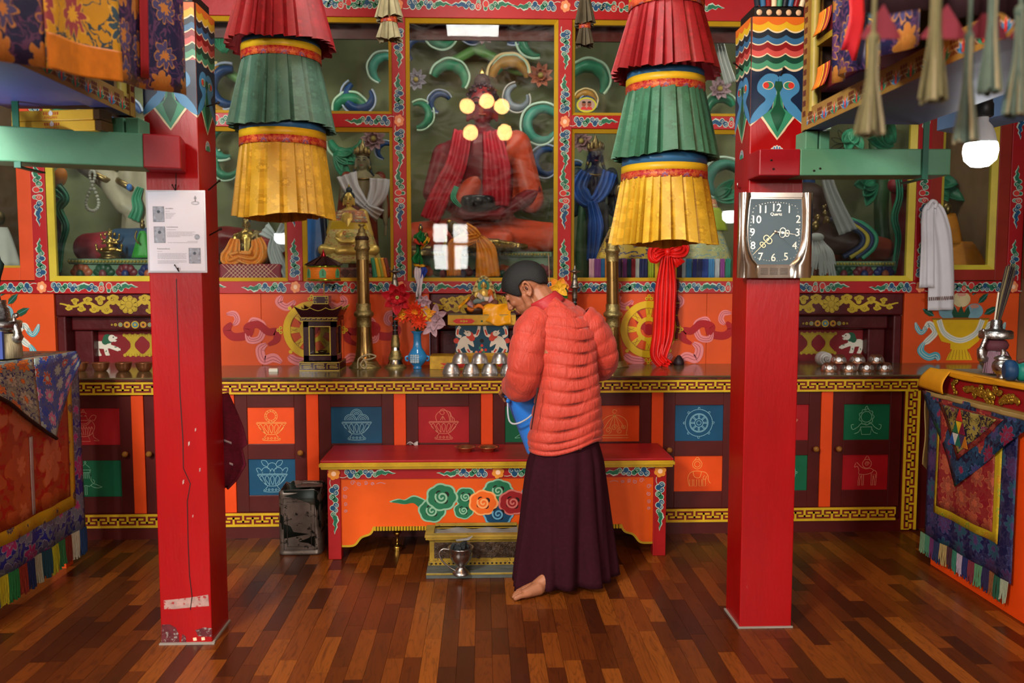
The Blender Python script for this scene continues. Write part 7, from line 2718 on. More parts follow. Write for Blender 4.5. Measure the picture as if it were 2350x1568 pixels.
def cone_cloth(par, nm, px, y0, y1, w0, w1, Y, m, dep=.6, nf=9, amp=.03, uvs=(.6, .3)):
 q = MB()
 rings = []
 c0, c1 = P(px, y0, Y), P(px, y1, Y)
 pm_ = F / Y
 for i in range(9):
  v = i / 8
  w_ = (w0 + (w1 - w0) * v ** .8) / 2 / pm_
  rings.append([c0.lerp(c1, v) + Vector((w_ * (1 + amp * v * sin(nf * a + i * .2)) * cos(a), w_ * dep * (1 + amp * v * sin(nf * a)) * sin(a), 0)) for a in [2 * pi * k / 60 for k in range(60)]])
 q.loft(list(reversed(rings)), m, True, False, True, uvs=uvs)
 return q.build(nm, par, solid=.003)
cone_cloth(gb, 'robe', 803, 528, 605, 92, 142, YG, YRB)
cone_cloth(gb, 'sash', 803, 508, 534, 80, 94, YG, M('sash_yellow', '#c4a01c', .5), amp=.01)
cone_cloth(gb, 'shoulder_band', 806, 484, 512, 66, 84, YG, BRO3, amp=.01)
BLS = M('blue_satin', '#2a62a8', .4, var=.25, scale=14)
fb = thing('draped_figure', 'dark figure wrapped in bright blue satin beside the window post', 'statue', P(725, 640, 5.55))
cone_cloth(fb, 'robe', 724, 470, 622, 36, 56, 5.55, BLS, nf=7, amp=.08)
q = MB()
q.ell(P(728, 448, 5.55), (.035, .04, .05), M('dark_blue_skin', '#141c34', .35))
q.capsule(P(742, 490, 5.5), P(748, 560, 5.48), .022, .016, M('dark_blue_skin', '#141c34', .35))
q.build('head_and_arm', fb, remesh=.008)
RUG = brocade('rug_maroon', '#4a1218', ['#6a2028', '#7a3a30', '#5a1c20'], '#8a6a4a', 16, 4, rand=.0, vine=.0)
q = MB()
q.box(P(700, 640, 5.3).x, P(900, 640, 5.3).x, 5.26, 5.6, ZS, ZS + .085, RUG)
tag(q.build('covered_step', None, bevel=.012, org=(-.82, 5.3, ZS)), 'maroon cloth covered step under the yellow robed figure', 'step')
cs = thing('prayer_scarf', 'small fan of rainbow ribbons right of the left horn', 'scarf', P(875, 638, 5.24))
for k, (m, px) in enumerate(((FGR, 858), (SY_, 867), (M('ribbon_olive', '#9a9a3a', .5), 874), (POy, 881), (M('ribbon_rust', '#7a2a1a', .5), 888))):
 cloth_strip(cs, 'ribbon', [(px - 4, 592, 5.25), (px, 612, 5.24), (px + 3, 637, 5.235)], [(0, .02), (1, .03)], m, .003, nf=1, cols=6)
# ---- left outer window: gilt figure with orange scarf on a quilted block, white bow
q = MB()
QLT = M('quilted_maroon', '#7a1a2c', .55, var=.25, scale=20)
a, c = P(505, 641, 5.26), P(646, 606, 5.26)
q.box(a.x, c.x, 5.24, 5.56, ZS, c.z, QLT)
pl = Pl((0, 5.2395, 0))
q2 = MB()
for k in range(16):
 x = a.x + (c.x - a.x) * k / 15
 for s in (-1, 1):
  xe = x + s * (c.z - ZS)
  if a.x < xe < c.x:
   q2.stroke([(x, ZS + .003), (xe, c.z - .003)], .002, pl, .0006, FLC)
t = thing('quilted_block', 'maroon quilted block under the gilt figure with orange scarf', 'block', (a.x, 5.24, ZS))
q.build('block', t, bevel=.012)
q2.build('stitching', t)
b = P(566, 604, 5.4)
gf = buddha((b.x, 5.42, c.z), P(566, 490, 5.42).z - c.z, GOLD, BRZ, HAIRB, 'gilt seated figure draped with an orange scarf behind the left pane', vox=.005)
OPS = brocade('scarf_orange_print', '#d0781a', ['#8a6a4a', '#b85a28', '#6a6a50'], '#e0a040', 14, 5, rand=.9, size=.22, vine=.0)
cloth_strip(gf, 'scarf', [(540, 548, 5.34), (532, 575, 5.30), (524, 598, 5.27), (552, 590, 5.26)], [(0, .05), (.5, .12), (1, .08)], OPS, .02)
cloth_strip(gf, 'scarf', [(588, 548, 5.34), (592, 570, 5.30), (582, 594, 5.27), (548, 588, 5.25)], [(0, .06), (.5, .13), (1, .07)], OPS, .02)
t = thing('white_scarf_bow', 'white gauze scarf tied in a bow beside the quilted block', 'scarf', P(632, 640, 5.34))
GAU = M('white_gauze', '#9aa0a0', .7, var=.12)
cloth_strip(t, 'loop', [(605, 525, 5.34), (620, 538, 5.31), (630, 546, 5.29)], [(0, .10), (.6, .06), (1, .03)], GAU, .012)
cloth_strip(t, 'loop', [(660, 522, 5.34), (645, 536, 5.31), (632, 546, 5.29)], [(0, .11), (.6, .06), (1, .03)], GAU, .012)
cloth_strip(t, 'tail', [(630, 545, 5.29), (628, 570, 5.28), (636, 600, 5.27), (655, 640, 5.26)], [(0, .04), (.4, .09), (1, .10)], GAU, .014)
cloth_strip(t, 'tail', [(634, 545, 5.29), (650, 560, 5.29), (660, 572, 5.29)], [(0, .03), (.5, .08), (1, .10)], GAU, .012)
q = MB()
q.capsule(P(520, 570, 5.95), P(640, 575, 5.95), .16, .12, M('cushion_red_lacquer', '#7d1c22', .3))
q.capsule(P(640, 580, 5.9), P(675, 570, 5.9), .09, .07, M('cushion_red_lacquer', '#7d1c22', .3))
tag(q.build('lacquered_lap', None, remesh=.015, smoothit=4, org=tuple(P(580, 620, 5.95))), 'red lacquered folded legs of the large pale figure at left', 'statue')
# ---- right inner window: blue standing figure, draped figures, fringed cloth
DBL = M('deity_blue_skin', '#101c3c', .35, var=.2)
st = standing((P(1364, 640, 5.85).x, 5.85, ZS), P(1364, 318, 5.85).z - ZS, DBL, M('deity_dark_robe', '#1c2a30', .5), 'dark blue crowned figure with blue scarf right of the central pane')
BSC = M('blue_scarf', '#1f4a94', .5, var=.22, scale=10)
cloth_strip(st, 'scarf', [(1345, 395, 5.7), (1330, 430, 5.66), (1345, 460, 5.63), (1360, 465, 5.61)], [(0, .08), (.5, .12), (1, .06)], BSC, .014)
cloth_strip(st, 'scarf', [(1400, 395, 5.7), (1390, 425, 5.66), (1375, 450, 5.63), (1358, 464, 5.61)], [(0, .10), (.5, .10), (1, .05)], BSC, .014)
cloth_strip(st, 'scarf', [(1358, 462, 5.6), (1368, 510, 5.6), (1364, 560, 5.62), (1358, 600, 5.64)], [(0, .06), (.4, .11), (1, .07)], BSC, .014)
q = MB()
q.tube([P(1336, 640, 5.7), P(1334, 560, 5.75), P(1338, 470, 5.85)], [.045, .04, .03], M('statue_green_stem', '#24442c', .45, var=.2), 12)
q.build('lotus_stem', st)
fd = thing('draped_figure', 'figure wrapped in yellow flowered cloth behind the right horn', 'statue', P(1455, 600, 5.5))
cone_cloth(fd, 'robe', 1450, 500, 602, 70, 170, 5.5, brocade('robe_gold_flowers', '#b9952c', ['#3a3a6a', '#a87a2c', '#6a7a4a'], '#d8b850', 9, 7, rand=.8, size=.25))
q = MB()
q.ell(P(1425, 440, 5.5), (.045, .05, .06), BRZ)
q.capsule(P(1440, 470, 5.5), P(1440, 540, 5.5), .08, .1, BRZ)
q.build('body', fd, remesh=.01)
fd2 = thing('draped_figure', 'figure in pale green flowered cloth next to the clock post', 'statue', P(1620, 600, 5.5))
cone_cloth(fd2, 'robe', 1618, 525, 602, 70, 125, 5.5, brocade('robe_pale_green', '#a8a068', ['#7a9a9a', '#b8b080', '#8a9a6a'], '#c9c090', 9, 7, rand=.8, size=.25))
cone_cloth(fd2, 'sash', 1628, 478, 530, 48, 84, 5.5, M('lime_silk', '#8a9a1c', .5, var=.15), amp=.03)
cone_cloth(fd2, 'collar', 1622, 458, 482, 40, 52, 5.5, BRO3, amp=.02)
t = thing('fringed_altar_cloth', 'row of coloured fringe along the foot of the right pane', 'cloth', P(1515, 640, 5.25))
rr = random.Random(4)
cols_ = ['#b88a98', '#6a2a6a', '#1c5a8a', '#b8641c', '#3a1c3c', '#7a3a7a', '#142c3c', '#8a1c24', '#a8a8a4', '#1c2050', '#9aa01c', '#8a2a6a', '#1c4a8a', '#5a3a1c', '#7a1c3c', '#3a1430', '#a8a8b0', '#1c6a9a', '#1c2a7a', '#20306a', '#1c3a8a', '#3a7ab0', '#b0b0b8', '#8a3a8a', '#1c7a6a']
x = 1352
k = 0
while x < 1672:
 w_ = rr.choice((9, 12, 15, 20))
 a, c = P(x, 641, 5.25), P(x + w_, 594, 5.25)
 q = MB()
 m = M('fringe_%d' % (k % len(cols_)), cols_[k % len(cols_)], .7, var=.3, scale=60, stretch=(6, 6, .4))
 q.grid(lambda u, v: Vector((a.x + (c.x - a.x) * u * .96, 5.25 + .006 * sin(u * 16 + k), a.z + (c.z - a.z) * v + (.004 * sin(u * 21) if v == 0 else 0))), 8, 4, m)
 q.build('fringe', t, solid=.003)
 x += w_
 k += 1
# ---- far left window: great pale figure's arm and lap, bronze statuette, pole with orange cap
PAL = M('pale_plaster_skin', '#8f8873', .45, var=.2, scale=8)
YP = 5.85
t = thing('pale_deity', 'pale plaster figure with bead string, only arm and lap in view', 'statue', P(270, 600, YP))
prims = [('c', P(205, 372, YP), P(250, 415, YP), .10, .075), ('c', P(250, 415, YP), P(285, 470, YP - .05), .075, .065), ('c', P(285, 470, YP - .05), P(310, 490, YP - .05), .065, .05), ('c', P(298, 400, YP), P(308, 470, YP), .075, .07), ('c', P(298, 400, YP), P(330, 340, YP + .05), .075, .12), ('c', P(205, 372, YP), P(225, 300, YP), .09, .05),
   ('c', P(360, 400, YP + .1), P(360, 560, YP + .1), .2, .24), ('e', P(360, 310, YP + .05), (.11, .12, .15))]
blob('body', t, prims, PAL, .014)
q = MB()
for k in range(34):
 a = 2 * pi * k / 34
 q.ell(P(212 + 10 * sin(a * 2) + 6 * sin(a), 438 + 46 * cos(a) , YP - .14), .0115, M('bead_string_white', '#a8a89c', .4), nu=8, nv=6)
q.build('bead_string', t)
q = MB()
for a_, b_ in ((P(240, 408, YP), .095), (P(300, 428, YP), .095)):
 q.lathe([(b_, -.02), (b_ * 1.1, -.01), (b_ * 1.1, .01), (b_, .02)], a_, BRZ, 20, RY(.5) if b_ == .095 and a_.x < -2.2 else None)
q.ell(P(297, 430, YP - .1), (.02, .02, .025), BLS)
q.build('armlet', t)
cloth_strip(t, 'green_scarf', [(322, 430, YP - .12), (312, 455, YP - .14), (315, 480, YP - .16), (306, 505, YP - .16)], [(0, .04), (.5, .07), (1, .09)], FGR, .012)
lp = [('c', P(205, 570, 5.75), P(270, 565, 5.72), .105, .11)]
blob('red_leg', t, lp, M('lap_red', '#8a2a34', .35, var=.15), .014)
blob('blue_leg', t, [('c', P(280, 562, 5.70), P(350, 562, 5.70), .115, .12)], M('lap_blue', '#22405c', .4, var=.2), .014)
lotus_base('lotus_pedestal', 'green lotus pedestal with painted petals in the far left window', P(160, 635, 5.5).x, P(470, 635, 5.5).x, 5.48, 6.1, ZS, P(250, 594, 5.5).z, GPED, PETS, BEA)
YQ = 5.5
b = P(251, 590, 5.52)
t = thing('bronze_statuette', 'small many-armed bronze statuette on a round base in the far left window', 'statue', (b.x, 5.54, P(251, 594, 5.5).z))
bz_ = t.location.z
B_ = lambda x, y, z: Vector((b.x + x, 5.54 + y, bz_ + z))
q = MB()
q.lathe([(.072, 0), (.075, .006), (.06, .014), (.058, .03), (.07, .04), (.072, .046), (.001, .047)], B_(0, 0, 0), BRZ, 24)
q.build('base', t)
prims = [('e', B_(0, 0, .062), (.06, .04, .018)), ('c', B_(0, 0, .07), B_(0, 0, .12), .022, .024), ('e', B_(0, -.004, .158), (.014, .016, .019)), ('c', B_(0, 0, .17), B_(0, 0, .195), .012, .004)]
for s in (-1, 1):
 prims += [('c', B_(s * .024, 0, .125), B_(s * .05, -.005, .10), .008, .007), ('c', B_(s * .05, -.005, .10), B_(s * .012, -.03, .105), .007, .006), ('c', B_(s * .022, 0, .12), B_(s * .055, .005, .125), .008, .006), ('c', B_(s * .055, .005, .125), B_(s * .06, 0, .16), .006, .006), ('c', B_(s * .05, -.02, .06), B_(s * .078, -.02, .05), .012, .006), ('c', B_(s * .078, -.02, .05), B_(s * .082, -.02, .09), .006, .009), ('e', B_(s * .03, .0, .16), (.01, .01, .014)), ('c', B_(s * .012, 0, .172), B_(s * .016, 0, .19), .005, .002)]
blob('figure', t, prims, GOLD, .0035, 2)
YO = 5.5
t = thing('capped_staff', 'dark staff with orange cloth cap and green scarf by the window edge', 'staff', P(135, 634, YO))
q = MB()
q.tube([P(132, 634, YO), P(132, 430, YO)], [.02, .024], M('staff_brown', '#3a1c1c', .5), 10)
q.build('staff', t)
q = MB()
q.ell(P(137, 408, YO), (.042, .045, .068), ORS_, R=RY(.35))
q.build('cap', t)
cloth_strip(t, 'scarf', [(128, 432, YO - .03), (148, 455, YO - .05), (135, 480, YO - .05), (150, 520, YO - .06), (140, 565, YO - .06), (135, 625, YO - .06)], [(0, .10), (.2, .06), (.4, .05), (.7, .04), (1, .03)], FGR, .01)
t = thing('green_draped_statuette', 'small bronze statuette in bright green cloth beside the notice', 'statue', P(327, 594, 5.5))
cone_cloth(t, 'cloth', 327, 530, 592, 10, 44, 5.5, M('bright_green_cloth', '#2a8a34', .5, var=.25), nf=6, amp=.1)
q = MB()
q.ell(P(327, 518, 5.5), (.016, .017, .022), BRZ)
q.lathe([(.012, 0), (.014, .01), (.001, .035)], P(327, 512, 5.5), BRZ, 10)
q.tube(crom([P(318, 560, 5.44), P(310, 545, 5.43), P(314, 530, 5.43)], 4), .006, BRZ, 6)
q.build('figure', t)
# far-left sliver: white clothed figure
t = thing('white_clad_figure', 'figure in white cloth cut by the left edge of the picture', 'statue', P(-5, 610, 5.5))
cone_cloth(t, 'cloth', -5, 522, 612, 40, 96, 5.5, M('white_cotton', '#a8a8a0', .7, var=.1), nf=6, amp=.06)
q = MB()
q.ell(P(-2, 500, 5.5), (.035, .04, .05), BRZ)
q.build('head', t)
# ---- right window: robed lap, trunk, scarves
YL = 5.7
t = thing('robed_lap', 'lap of a large figure in banded yellow, blue and maroon robes', 'statue', P(1950, 600, YL))
DM, DY, DB, DO = M('robe_brown', '#3a2420', .5, var=.25), M('robe_yellow', '#a8942c', .5, var=.2), M('robe_navy', '#1c2c50', .5, var=.2), M('robe_rust', '#8a3a20', .5, var=.2)
blob('rust_robe', t, [('c', P(1900, 560, YL + .1), P(2025, 572, YL + .05), .15, .085)], DO, .014)
blob('brown_robe', t, [('c', P(1870, 540, YL), P(1955, 560, YL - .06), .13, .085), ('c', P(1850, 470, YL + .1), P(1860, 560, YL + .1), .16, .18)], DM, .014)
for k, (m, o) in enumerate(((DB, 0), (DY, 1), (DB, 2), (FGR, 3))):
 q = MB()
 pts_ = crom([P(1905 + 6 * o, 502 - o * 2, YL - .06), P(1950 + 8 * o, 520 - o * 3, YL - .15), P(1978 + 10 * o, 540, YL - .17), P(1975 + 10 * o, 565 + o, YL - .17), P(1935 + 14 * o, 590 + o, YL - .16)], 6)
 q.tube(pts_, [.018] * 6 + [.022] * (len(pts_) - 6), m, 10, sq=.8)
 q.build('hem_band', t)
lotus_base('lotus_pedestal', 'green lotus pedestal with painted petals in the window behind the clock', P(1860, 635, 5.5).x, P(2050, 635, 5.5).x, 5.46, 6.0, ZS, P(1950, 600, 5.5).z, GPED, PETS, BEA)
t = thing('hanging_white_scarf', 'long white scarf hanging diagonally behind the clock window', 'scarf', P(1955, 530, 5.5))
cloth_strip(t, 'scarf', [(1885, 300, 5.6), (1900, 410, 5.55), (1920, 470, 5.52), (1948, 532, 5.48)], [(0, .07), (.6, .10), (1, .13)], M('dull_white_scarf', '#8f9290', .7, var=.12), .016)
t = thing('painted_tree', 'sculpted green tree trunk with leaf sprays in the right window', 'tree', P(2030, 632, 5.9))
q = MB()
q.tube(crom([P(2026, 640, 5.9), P(2026, 560, 5.9), P(2022, 480, 5.9), P(2026, 400, 5.95), P(2010, 330, 6.0), P(2030, 260, 6.0)], 5), [.06] * 6 + [.05] * 20, M('trunk_green', '#2c4a2a', .35, var=.2), 12)
q.build('trunk', t)
LG1, LG2 = M('relief_leaf_green', '#2d7a5a', .38, var=.3, scale=12), M('relief_leaf_pale', '#8fb8a0', .4, var=.2)
def leafspray(par, px, py, Y, a0, n, L_, W_, m=None, spread=1.4):
 c_ = P(px, py, Y)
 for k in range(n):
  a = a0 + spread * ((k + .5) / n - .5)
  d = Vector((cos(a), -.25, sin(a)))
  q = MB()
  petal(q, c_, d, L_ * (.8 + .25 * sin(k * 2.1)), W_, m or LG1, .25, (0, -1, .2))
  q.build('leaf', par, solid=.008)
leafspray(t, 2010, 420, 5.8, 3.6, 5, .22, .09)
leafspray(t, 2040, 410, 5.8, .2, 4, .16, .07)
leafspray(t, 2050, 330, 5.85, 2.6, 5, .26, .10)
leafspray(t, 2060, 270, 5.85, 1.6, 6, .26, .10, None, 3.0)
leafspray(t, 1960, 300, 5.85, 4.4, 4, .2, .09)
t = thing('red_garland_figure', 'red and green garlanded figure at the right edge of the window', 'statue', P(2070, 634, 5.6))
q = MB()
q.tube(crom([P(2074, 640, 5.65), P(2072, 520, 5.65), P(2066, 440, 5.65)], 4), .06, M('garland_red', '#7a1c24', .45, var=.3), 12)
q.ell(P(2062, 425, 5.6), (.075, .06, .06), M('garland_red', '#7a1c24', .45, var=.3))
q.build('body', t)
cloth_strip(t, 'ribbon', [(2062, 400, 5.55), (2066, 450, 5.54), (2054, 500, 5.53), (2062, 550, 5.53), (2050, 628, 5.53)], [(0, .05), (.5, .05), (1, .03)], FGR, .01)
t = thing('fleecy_scarf', 'white fringed scarf bundle beside the clock frame', 'scarf', P(1885, 634, 5.4))
q = MB()
rr = random.Random(8)
for k in range(60):
 u = rr.random()
 a, c = P(1862 + 26 * u, 545 + 20 * rr.random(), 5.42), P(1858 + 62 * u, 600 + 35 * rr.random(), 5.36)
 q.tube(crom([a, a.lerp(c, .5) + Vector((.02 * (rr.random() - .5), -.03, .01)), c], 4), .007, M('fleece_white', '#a4a6a4', .8), 5)
q.build('fringe', t)['kind'] = 'stuff'
q = MB()
q.ell(P(1873, 545, 5.42), (.05, .05, .03), M('fleece_white', '#a4a6a4', .8))
q.build('knot', t)
q = MB()
for px, py, r_ in ((1876, 500, .022), (1870, 520, .03), (1893, 490, .018), (1890, 475, .012), (1898, 505, .02)):
 q.ell(P(px, py, 5.5), (r_, r_, r_ * 1.2), BRZ, nu=10, nv=8)
q.tube(crom([P(1890, 515, 5.5), P(1892, 490, 5.5), P(1896, 468, 5.5)], 4), .006, BRZ, 6)
tag(q.build('gilt_crown_ornament', None, remesh=.006, org=tuple(P(1880, 540, 5.5))), 'gilt crown ornament above the white fringed scarf', 'ornament')
# ---- far right window: figure in orange cloth
t = thing('orange_draped_figure', 'seated figure wrapped in orange cloth behind the far right pane', 'statue', P(2205, 615, 5.5))
OCL = M('orange_cotton', '#c0761a', .6, var=.22, scale=10)
cone_cloth(t, 'cloth', 2205, 555, 620, 50, 130, 5.5, OCL, nf=7, amp=.06)
cone_cloth(t, 'cloth', 2180, 490, 560, 24, 60, 5.5, OCL, nf=5, amp=.06)
q = MB()
q.ell(P(2172, 480, 5.5), (.03, .035, .045), BRZ)
q.build('head', t)
leafs = thing('relief_foliage', 'pale green sculpted leaf at the edge of the far right window', 'foliage', P(2168, 420, 5.9))
leafspray(leafs, 2150, 410, 5.9, -.9, 3, .24, .12)
q = MB()
pl = Pl((0, 6.419, 0))
for cx_, cy_ in ((2225, 430), (2280, 455), (2190, 300), (1940, 330)):
 c_ = P(cx_, cy_, 6.42)
 for k in range(9):
  a = 2 * pi * k / 9
  q.stroke(crom([(c_.x, c_.z), (c_.x + .07 * cos(a - .25), c_.z + .07 * sin(a - .25)), (c_.x + .12 * cos(a), c_.z + .12 * sin(a)), (c_.x + .07 * cos(a + .25), c_.z + .07 * sin(a + .25)), (c_.x, c_.z)], 4), .006, pl, .001, M('faint_wall_line', '#2a3428', .7))
c_ = P(2255, 560, 6.42)
for dx, dz in ((-.05, 0), (.0, 0), (0, .1), (0, -.1)):
 q.stroke(disc(c_.x + dx, c_.z + dz, .03, 14, .045), .012, pl, .001, M('maroon_glyph', '#5a2024', .7), True)
q.build('wall_drawing', shw)
# ================================================================ sculpted foliage relief at the back of the shrine
FCOL = {'g': ('#2f7a5c', '#a9c9b0'), 'b': ('#22406e', '#9aa8c0'), 't': ('#3f8a7a', '#b8d0c0'), 'o': ('#a87a34', '#d8c08a'), 'w': ('#7a8490', '#b8b4b0')}
fo_ = thing('relief_foliage', 'sculpted green and blue cloud scrolls across the shrine wall', 'foliage', (0, 6.3, ZS))
def curl(px, py, r, a0, sweep, c, w_=.40, Y=6.2):
 m1, m2 = M('relief_' + c, FCOL[c][0], .35, var=.3, scale=9), M('relief_edge_' + c, FCOL[c][1], .4, var=.12)
 C_ = P(px, py, Y)
 R_ = r * Y / F
 q = MB()
 n = 26
 path, rad, edge = [], [], []
 for k in range(n + 1):
  v = k / n
  a = a0 + sweep * v
  rr_ = R_ * (1 - .28 * v)
  path.append(C_ + Vector((rr_ * cos(a), -.02 * sin(pi * v), rr_ * sin(a))))
  rad.append(R_ * w_ * (.25 + .75 * sin(pi * min(1, .15 + v * .8))) * (1 + .10 * abs(sin(v * 14))))
  ro = rr_ + rad[-1] * .95
  edge.append(C_ + Vector((ro * cos(a), -.03, ro * sin(a))))
 q.tube(path, rad, m1, 12, sq=.7)
 q.build('scroll', fo_)
 q = MB()
 q.tube(edge, R_ * .07, m2, 8)
 q.build('scroll_edge', fo_)
def lotusf(px, py, r, c='#8a5a5a', Y=6.1):
 t = thing('lotus_flower', 'sculpted %s lotus bloom %s' % (('pale pink', 'rose', 'grey')[int(px) % 3], {955: 'left in the central pane', 1240: 'right in the central pane', 1110: 'high in the central pane', 858: 'above the clay figure\'s crown', 1333: 'above the dark blue figure', 1650: 'near the white cloth beside the clock post', 130: 'above the orange capped staff'}[px]), 'flower', P(px, py, Y))
 m = M('lotus_' + c, c, .42, var=.3, scale=14)
 c_ = P(px, py, Y)
 R_ = r * Y / F
 for (n, el, L_) in ((9, .35, 1.0), (7, .8, .7)):
  for k in range(n):
   a = 2 * pi * k / n + el
   q = MB()
   petal(q, c_, (cos(a) * cos(el), -sin(el), sin(a) * cos(el)), R_ * L_, R_ * .45, m, .15)
   q.build('petal', t, solid=.005)
 q = MB()
 q.ell(c_ + Vector((0, -.03, 0)), R_ * .2, M('lotus_heart', '#8a7a3a', .5))
 q.build('heart', t)
for a in ((1020, 75, 36, 1.2, 4.6, 'g'), (1085, 70, 26, 3.4, 3.8, 'b'), (1170, 75, 32, 2.6, -4.4, 'b'), (1235, 95, 44, .2, 4.6, 'g'), (1035, 190, 40, 2.8, -3.2, 'g'), (1175, 185, 46, 3.0, -2.8, 'o'), (1178, 180, 40, 2.9, -2.6, 'g'),
   (1190, 225, 28, 1.8, 4.8, 'w'), (1245, 290, 40, .6, 5.2, 't'), (958, 262, 30, -1.6, 3.6, 'g'), (1255, 375, 32, 1.2, 4.4, 'b'), (1010, 240, 24, .5, 4.0, 'b'), (960, 120, 30, 1.0, 3.0, 'b'),
   (885, 165, 34, 1.0, 3.2, 't'), (828, 222, 34, 2.2, 4.6, 'b'), (800, 265, 40, .3, 2.6, 'g'), (528, 205, 44, 1.4, 3.9, 'b'), (520, 215, 54, 1.8, 3.0, 'o'), (1352, 195, 44, 2.8, -3.4, 'g'), (1345, 240, 26, 2.6, -2.8, 'o'), (1350, 245, 20, 2.6, -2.8, 'b'),
   (800, 318, 40, 3.3, 2.8, 'g'), (885, 350, 20, 1.0, 3.4, 'b'), (1320, 400, 24, 1.0, 3.4, 'b'), (1650, 260, 36, .5, 3.0, 'g'), (1655, 330, 40, .5, 4.0, 'w'), (1660, 420, 44, .5, 4.0, 't'), (230, 240, 40, .6, 4.2, 't'), (290, 270, 34, .3, 4.2, 'b'),
   (170, 260, 36, 2.0, 4.0, 'g'), (1900, 260, 40, .8, 4.0, 't'), (1890, 420, 44, 1.0, 4.0, 'b'), (520, 330, 40, 1.0, 4.0, 't'), (525, 380, 30, 2.0, 4.0, 'g'), (2270, 300, 30, 1.0, 4.0, 't')):
 curl(*a)
leafspray(fo_, 515, 120, 6.1, 1.6, 5, .20, .06)
leafspray(fo_, 770, 350, 6.1, -.7, 6, .26, .07)
leafspray(fo_, 1640, 450, 6.1, .2, 4, .22, .08)
q = MB()
GRN_ = M('relief_stem', '#5a8a4a', .4, var=.25)
for pts_ in ([(490, 150), (520, 165), (560, 190)], [(1080, 110), (1130, 130), (1180, 160), (1215, 165)], [(1110, 100), (1060, 130), (1000, 160)], [(760, 300), (800, 280), (860, 270)]):
 q.tube(crom([P(a, b_, 6.25) for a, b_ in pts_], 5), .035, GRN_, 10)
q.build('stem', fo_)
for a in ((955, 185, 28, '#8a8490'), (1240, 175, 32, '#9a5a44'), (1110, 75, 34, '#a88a90'), (858, 320, 32, '#9a7a80'), (1333, 325, 30, '#8a6a6a'), (1650, 205, 30, '#9a8088'), (130, 360, 26, '#8a6070')):
 lotusf(*a)
t = thing('hanging_white_cloth', 'narrow white cloth hanging beside the clock post high in the right pane', 'cloth', P(1675, 190, 5.5))
cloth_strip(t, 'cloth', [(1628, -20, 5.3), (1638, 45, 5.4), (1650, 90, 5.45), (1662, 140, 5.48), (1678, 190, 5.47)], [(0, .05), (.5, .06), (1, .08)], M('dull_white_scarf', '#8f9290', .7, var=.12), .012)
# oval badge stuck on the pane
c_ = P(1346, 241, YW + .04)
t = thing('oval_badge', 'small oval badge with two faces stuck on the upper right pane', 'badge', c_)
q = MB()
q.prism(disc(0, 0, .062, 28, .046), Pl(c_), 0, .003, M('badge_yellow', '#b8b82c', .4))
q.build('rim', t)
q = MB()
pl = Pl(c_)
q.poly(disc(0, 0, .052, 24, .036), pl, .0036, M('badge_field', '#a88a7a', .5))
for s in (-1, 1):
 q.poly(disc(s * .017, .004, .013, 12, .016), pl, .0042, M('badge_skin', '#8a4a30', .5))
 q.poly(disc(s * .017, .016, .012, 10, .006), pl, .0046, DRK)
 q.poly([(s * .017 - .02, -.03), (s * .017 + .02, -.03), (s * .017 + .012, -.012), (s * .017 - .012, -.012)], pl, .004, CRD)
q.build('picture', t)
# ================================================================ last things on the counter
# figurine in aureole
b = Vector((P(1110, 716, ty + .14).x, ty + .14, zC_))
fh = P(1110, 632, ty + .14).z - zC_
t = buddha(b + Vector((0, 0, .012)), fh * .86, GOLP, M('figurine_orange_robe', '#c4601a', .45, var=.1), M('figurine_blue_hair', '#2f7a9a', .4), 'small painted seated figurine in a gilt aureole on the throne stand', name='figurine', vox=.0028)
q = MB()
pl = Pl(b + Vector((0, .035, 0)))
out = [(-.068, 0), (-.078, fh * .25), (-.074, fh * .5), (-.055, fh * .75), (-.03, fh * .92), (0, fh), (.03, fh * .92), (.055, fh * .75), (.074, fh * .5), (.078, fh * .25), (.068, 0)]
oo = crom(out, 3)
q.prism(list(reversed([(p_.x, p_.y) for p_ in oo])), pl, -.01, .006, HBB)
for k in range(len(oo) - 1):
 if k % 2:
  q.ell(pl(oo[k].x * .88, oo[k].y * .95, .008), .007, HBB, nu=8, nv=6)
q.prism([(.05 * cos(a), fh * .30 + fh * .36 * sin(a)) for a in [2 * pi * k / 24 for k in range(24)]], pl, .005, .008, M('aureole_blue', '#1c3a6a', .4))
q.prism([(.036 * cos(a), fh * .72 + .036 * sin(a)) for a in [2 * pi * k / 20 for k in range(20)]], pl, .007, .011, FGR)
q.build('aureole', t)
q = MB()
q.box(b.x - .06, b.x + .06, b.y - .05, b.y + .05, zC_, zC_ + .013, HBB)
q.build('plinth', t)
# red satin bow hanging to the counter
RST = M('red_satin', '#d41812', .38, var=.18, scale=10)
YRB_ = 5.02
t = thing('red_ribbon', 'bright red satin ribbon tied in a bow, its tails reaching the counter', 'ribbon', P(1528, 838, YRB_))
cloth_strip(t, 'bow_loop', [(1530, 580, YRB_ - .02), (1515, 585, YRB_ - .05), (1503, 592, YRB_ - .05), (1502, 575, YRB_ - .03), (1518, 566, YRB_ - .02), (1530, 576, YRB_)], [(0, .03), (.4, .075), (.7, .07), (1, .03)], RST, .012)
cloth_strip(t, 'bow_loop', [(1532, 580, YRB_ - .02), (1548, 582, YRB_ - .05), (1566, 578, YRB_ - .05), (1570, 566, YRB_ - .03), (1548, 566, YRB_ - .02), (1532, 576, YRB_)], [(0, .03), (.4, .075), (.7, .06), (1, .03)], RST, .012)
cloth_strip(t, 'bow_end', [(1548, 585, YRB_ - .03), (1556, 598, YRB_ - .04), (1562, 608, YRB_ - .03)], [(0, .03), (.6, .06), (1, .07)], RST, .008)
q = MB()
q.ell(P(1532, 579, YRB_ - .03), (.02, .022, .026), RST)
q.build('knot', t)
